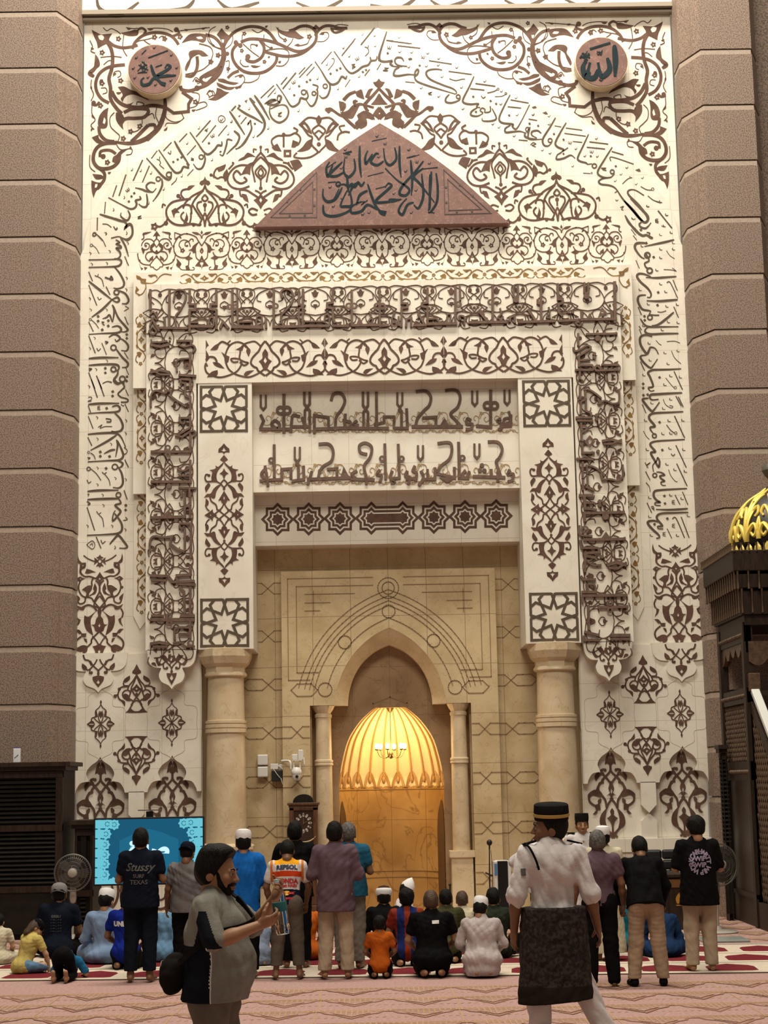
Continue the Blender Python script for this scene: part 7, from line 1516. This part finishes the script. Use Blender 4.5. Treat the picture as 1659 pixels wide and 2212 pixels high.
# ---- child prostrating, soles towards the camera
def sujud(label, foot, k, top, bot, trim):
    X0, Y0 = FL(*foot); root = thing('person', label, 'person', (X0, Y0+.42*k, .013 if Y0 > -7.9 else 0), -.05); root.scale = (k,)*3
    f = Field((-.45, -.6, -.01), (.45, .95, .75), .009)
    pel, chs, hd = (0, -.16, .40), (0, .24, .27), (0, .46, .13)
    f.ell(pel, (.14, .14, .12), .04); f.cap(pel, chs, .115, .12, .05); f.cap((-.13, .26, .26), (.13, .26, .26), .06, None, .04)
    for s in (-1, 1):
        f.cap((s*.09, -.16, .36), (s*.11, .06, .07), .078, .052, .03); f.cap((s*.11, .06, .06), (s*.10, -.33, .055), .052, .036, .03)
        f.cap((s*.10, -.36, .05), (s*.10, -.40, .16), .034, .036, .02); f.cap((s*.10, -.39, .05), (s*.105, -.38, .02), .03, .02, .02)
        f.cap((s*.17, .27, .25), (s*.27, .32, .06), .044, .038, .03); f.cap((s*.27, .32, .05), (s*.20, .52, .035), .036, .026, .02)
    Rh = rx(-2.0); parts = [f.mesh(), xform(HEAD, Rh, np.array(hd))]
    for s in (-1, 1): parts.append(hand_parts((s*.20, .52, .03), (s*.27, .32, .05), .15, thumb=-s, grip=(0, 0, -1)))
    skin_obj('body', parts, SKINS['tan'], root); skin_obj('hair', [xform(_hair['short'], Rh, np.array(hd))], HAIR, root)
    f = Field((-.45, -.6, -.01), (.45, .95, .75), .009)
    f.ell((0, -.13, .39), (.15, .13, .13), .05); f.cap((0, -.1, .38), chs, .14, .14, .05); f.cap((-.14, .26, .26), (.14, .26, .26), .08, None, .04)
    for s in (-1, 1): f.cap((s*.17, .27, .25), (s*.25, .31, .11), .062, .058, .03)
    f.folds(.004); f.cut((0, -.02, .30), (0, -1, -.9)); o = skin_obj('shirt', [f.mesh()], [top, trim], root)
    recolor(o, lambda x, y, z: (abs(x) > .12).astype(int))
    f = Field((-.45, -.6, -.01), (.45, .95, .75), .009); f.ell(pel, (.155, .155, .135), .04)
    for s in (-1, 1): f.cap((s*.09, -.17, .36), (s*.11, .06, .08), .095, .07, .03); f.cap((s*.11, .06, .07), (s*.10, -.27, .065), .07, .05, .03)
    f.cut((0, 0, .006), (0, 0, -1)); skin_obj('trousers', [f.mesh()], bot, root)
sujud('child in black and blue clothes prostrating, bare soles to the camera', (130, 2126), .70, BLK, BLK, C_('cyan_trim', (.02, .14, .30)))
# ------------------------------------------------ the two figures walking and standing in front
G1 = C_('sage_grey_shirt', (.225, .218, .188)); G2 = C_('shirt_navy_panel', (.009, .011, .016)); TAUP = C_('taupe_trousers', (.165, .138, .110))
AJ = {1: ((.27, .08, 1.225), (.15, .315, 1.315)), -1: ((-.25, .17, 1.27), (-.07, .345, 1.455))}
def belly(f, T): f.ell((0, .10, 1.08), (.165, .14, .20), .06); f.ell((0, .08, 1.30), (.14, .10, .10), .05)
p, o, q = person('man in grey and navy T-shirt holding up a water bottle, in the foreground', (466, 2505), (470, 1827), skin='tan', hair='quiff', shirt=[G1, G2, PRINT], trousers=TAUP, rot=-pi/2-.22, armj=AJ, arms='x', hem=.885, head=(-.05, .10, 0), face=True, girth=1.05, extra=belly, res=.0065, sleeve=.92, folds=.005, legs=.12)
recolor(o, lambda x, y, z: np.where((z < 1.20) & (y < .035), 1, np.where((z < 1.20) & (abs(y-.040) < .0055), 2, np.where((abs(x) > .185) & (z > 1.195) & (z < 1.40) & (y+.28*(1.40-z) > -.01+.0) & (y-.5*(1.4-z) < .03), 1, 0))))
FM = {o_.name: o_ for o_ in p.children}
f = Field((-.12, -.12, -.2), (.12, .17, .1), .006)                         # chin beard and moustache
f.ell((0, .062, -.088), (.034, .040, .034), .01); f.cap((-.026, .098, -.055), (.026, .098, -.055), .0085, .0085, .006); f.cap((.034, .082, -.06), (.026, .085, -.09), .008, .010, .01); f.cap((-.034, .082, -.06), (-.026, .085, -.09), .008, .010, .01)
for s in (-1, 1): f.cap((s*.062, .025, .0), (s*.055, .045, -.06), .012, .014, .01); f.cap((s*.055, .045, -.06), (s*.03, .075, -.10), .014, .014, .01)
skin_obj('beard', [xform(f.mesh(), q['Rh'], q['hc'])], HAIR, p)
# bottle held in both hands
k = q['k']; R2 = rz(-pi/2-.22); bp = np.array(p.location)+R2 @ (np.array((.045, .425, 1.255))*k)
t = thing('water_bottle', 'clear plastic water bottle with a teal label held up in front of the grey T-shirt', 'bottle', bp); t.rotation_euler = (.0, -.13, 0)
PLAS = mat('clear_plastic', (.92, .94, .94), .06, trans=1.0, spec=.5)
for n in PLAS.node_tree.nodes:
    if n.type == 'BSDF_PRINCIPLED': n.inputs['IOR'].default_value = 1.04
MB().lathe([(.001, .004), (.036, .0), (.041, .012), (.041, .05), (.038, .056), (.041, .062), (.041, .215), (.036, .245), (.017, .275), (.014, .285), (.014, .297)], n=28).build('body', PLAS, t, 40)
MB().lathe([(.0418, .130), (.0422, .132), (.0422, .180), (.0418, .182)], n=28).build('label_band', mat('teal_label', (.015, .12, .13), .5), t, 40)
MB().lathe([(.0155, .292), (.0155, .312), (.001, .313)], n=20).build('bottle_cap', mat('pale_blue_cap', (.45, .6, .65), .5), t, 40)
# sling bag
bx_ = np.array(p.location)+R2 @ (np.array((.10, -.225, 1.035))*k)
t = thing('sling_bag', 'black sling bag hanging at the back of the man with the bottle', 'bag', bx_, -pi/2-.22)
f = Field((-.18, -.14, -.18), (.18, .16, .20), .007); f.ell((0, 0, -.005), (.11, .070, .112), .02); f.ell((0, .03, .04), (.085, .07, .08), .03); f.folds(.004, 20, 22)
BAGM = C_('black_nylon', (.012, .010, .009)); skin_obj('pouch', [f.mesh()], BAGM, t)
MB().tube([(.07*sin(a), -.062+.016*sin(a)**2, .075*cos(a)+.0) for a in np.linspace(-1.6, .9, 14)], .003, 6).build('zip', mat('olive_zip', (.10, .085, .04), .4), t, 60)
T_ = q['T']
loc = lambda x, y, z: tuple(np.array((x, y, z))*k)
ring_ = [loc(*c) for c in smooth([(.07, -.24, 1.10), (.02, -.17, 1.25), (-.09, -.13, 1.42), (-.125, -.02, 1.515), (-.11, .10, 1.45), (-.06, .20, 1.36), (.01, .235, 1.33), (.10, .19, 1.30), (.17, .07, 1.27), (.20, -.05, 1.19), (.16, -.19, 1.08)], 5)]
cv = MB()
for a, b in zip(ring_[:-1], ring_[1:]):
    d = Vector(b)-Vector(a); c = (Vector(a)+Vector(b))/2; n = Vector((c.x, c.y, 0)).normalized() if c.z < 1.45*k else Vector((c.x*.3, c.y*.3, 1)).normalized(); w_ = d.cross(n).normalized()*.018; h = n*.005
    cv.add([Vector(a)-w_-h, Vector(a)+w_-h, Vector(b)+w_-h, Vector(b)-w_-h, Vector(a)-w_+h, Vector(a)+w_+h, Vector(b)+w_+h, Vector(b)-w_+h], [(4, 5, 6, 7), (3, 2, 1, 0), (0, 1, 5, 4), (1, 2, 6, 5), (2, 3, 7, 6), (3, 0, 4, 7)])
s_ = cv.build('strap', BAGM, t); s_.matrix_parent_inverse = Matrix.Identity(4)
dl = np.array(p.location)-bx_; dl = R2.T @ dl; s_.location = dl
# officer striding away
LJ = {-1: [(-.095, 0, .92), (-.12, .03, .50), (-.13, -.02, .085), (-.17, .12, .03)], 1: [(.095, 0, .92), (.20, .02, .52), (.36, -.06, .12), (.42, .07, .05)]}
AJ = {-1: ((-.275, -.01, 1.135), (-.275, .06, .885)), 1: ((.26, -.05, 1.14), (.325, .0, .90))}
OFW = C_('uniform_white', (.60, .56, .555), .92)
p, o, q = person('officer in white uniform shirt, dark patterned waistcloth and black songkok striding in the foreground', (1206, 2290), (1175, 1728), skin='brown', shirt=OFW, trousers=OFW, legj=LJ, armj=AJ, arms='down', rot=.20, hem=1.0, sleeve=1.12, head=(1.30, .0, -.16), hat='songkok', face=True, res=.0065, folds=.006, cuff=.1, girth=.98)
hat = [c for c in p.children if c.name.startswith('songkok')][0]
Mh = Matrix.Translation(Vector(q['hc'])) @ Matrix(q['Rh'].tolist()).to_4x4() @ Matrix.Scale(1.09, 4)
MB().lathe([(.1035, .022), (.1045, .023), (.1045, .042), (.1035, .043)], (0, -.012, .05), 32, sx=.90, sy=1.14).xf(Mh).build('gold_band', mat('gold_braid', (.42, .27, .07), .45, .3), hat, 40)
f = Field((-.4, -.35, .3), (.4, .35, 1.1), .0075)
for s in (-1, 1): f.cap((s*.075, -.005, 1.03), (s*.095, 0, .40), .158, .172, .05)
f.cap((0, 0, 1.03), (0, 0, .40), .150, .175, .06); f.folds(.004, 8, 3); f.cut((0, 0, .405), (.06, 0, -1)); f.cut((0, 0, 1.05), (0, 0, 1))
SAMP = mat('waistcloth', (.018, .014, .012), .7, c2=(.040, .033, .028), scale=38, detail=2, lo=.46, hi=.56, spec=.1)
so = skin_obj('waistcloth', [f.mesh()], [SAMP, C_('waistcloth_border', (.020, .015, .012))], p)
recolor(so, lambda x, y, z: (z < .515).astype(int))
for s in (-1, 1):
    lm = MB()
    sh_ = q['S'][s]
    MB().box(-.028, .028, -.055, .045, -.006, .006).xf(Matrix.Translation(Vector(sh_+np.array((-s*.015, -.005, .083)))) @ Matrix.Rotation(s*.25, 4, 'Y') @ Matrix.Rotation(pi/2, 4, 'Z')).build('shoulder_board', BLK, o)
MB().tube([tuple(q['S'][-1]+np.array(c)) for c in smooth([(-.02, -.03, .082), (.0, -.09, .05), (.03, -.125, -.03), (.05, -.13, -.10)], 5)], .008, 8).build('shoulder_cord', BLK, o, 60)
decal(o, 'arm_badge', grid(.035, .05, 4, 5), C_('badge_grey', (.10, .09, .08)), (-.235, 0, 1.30), (0, 1, 0), (1, 0, 0), (0, 0, 1))
decal(o, 'yoke_seam', ([(-.15, .0), (.15, .0), (.15, .006), (-.15, .006)], [(0, 1, 2, 3)]), C_('seam_grey', (.30, .28, .28)), (0, 0, 1.33), (0, 1, 0), (1, 0, 0), (0, 0, 1))
hb = np.array(p.location)+rz(.2) @ (np.array((-.235, .10, .80))*q['k'])
t = thing('smartphone', 'dark phone with a pale edge in the left hand of the striding officer', 'phone', hb, .9)
MB().box(-.036, .036, -.004, .004, -.075, .075).build('case', mat('phone_case', (.01, .01, .012), .3), t, bevel=.004); MB().box(-.033, .033, -.0055, -.004, -.07, .07).build('screen', mat('phone_glass', (.25, .25, .26), .1), t)
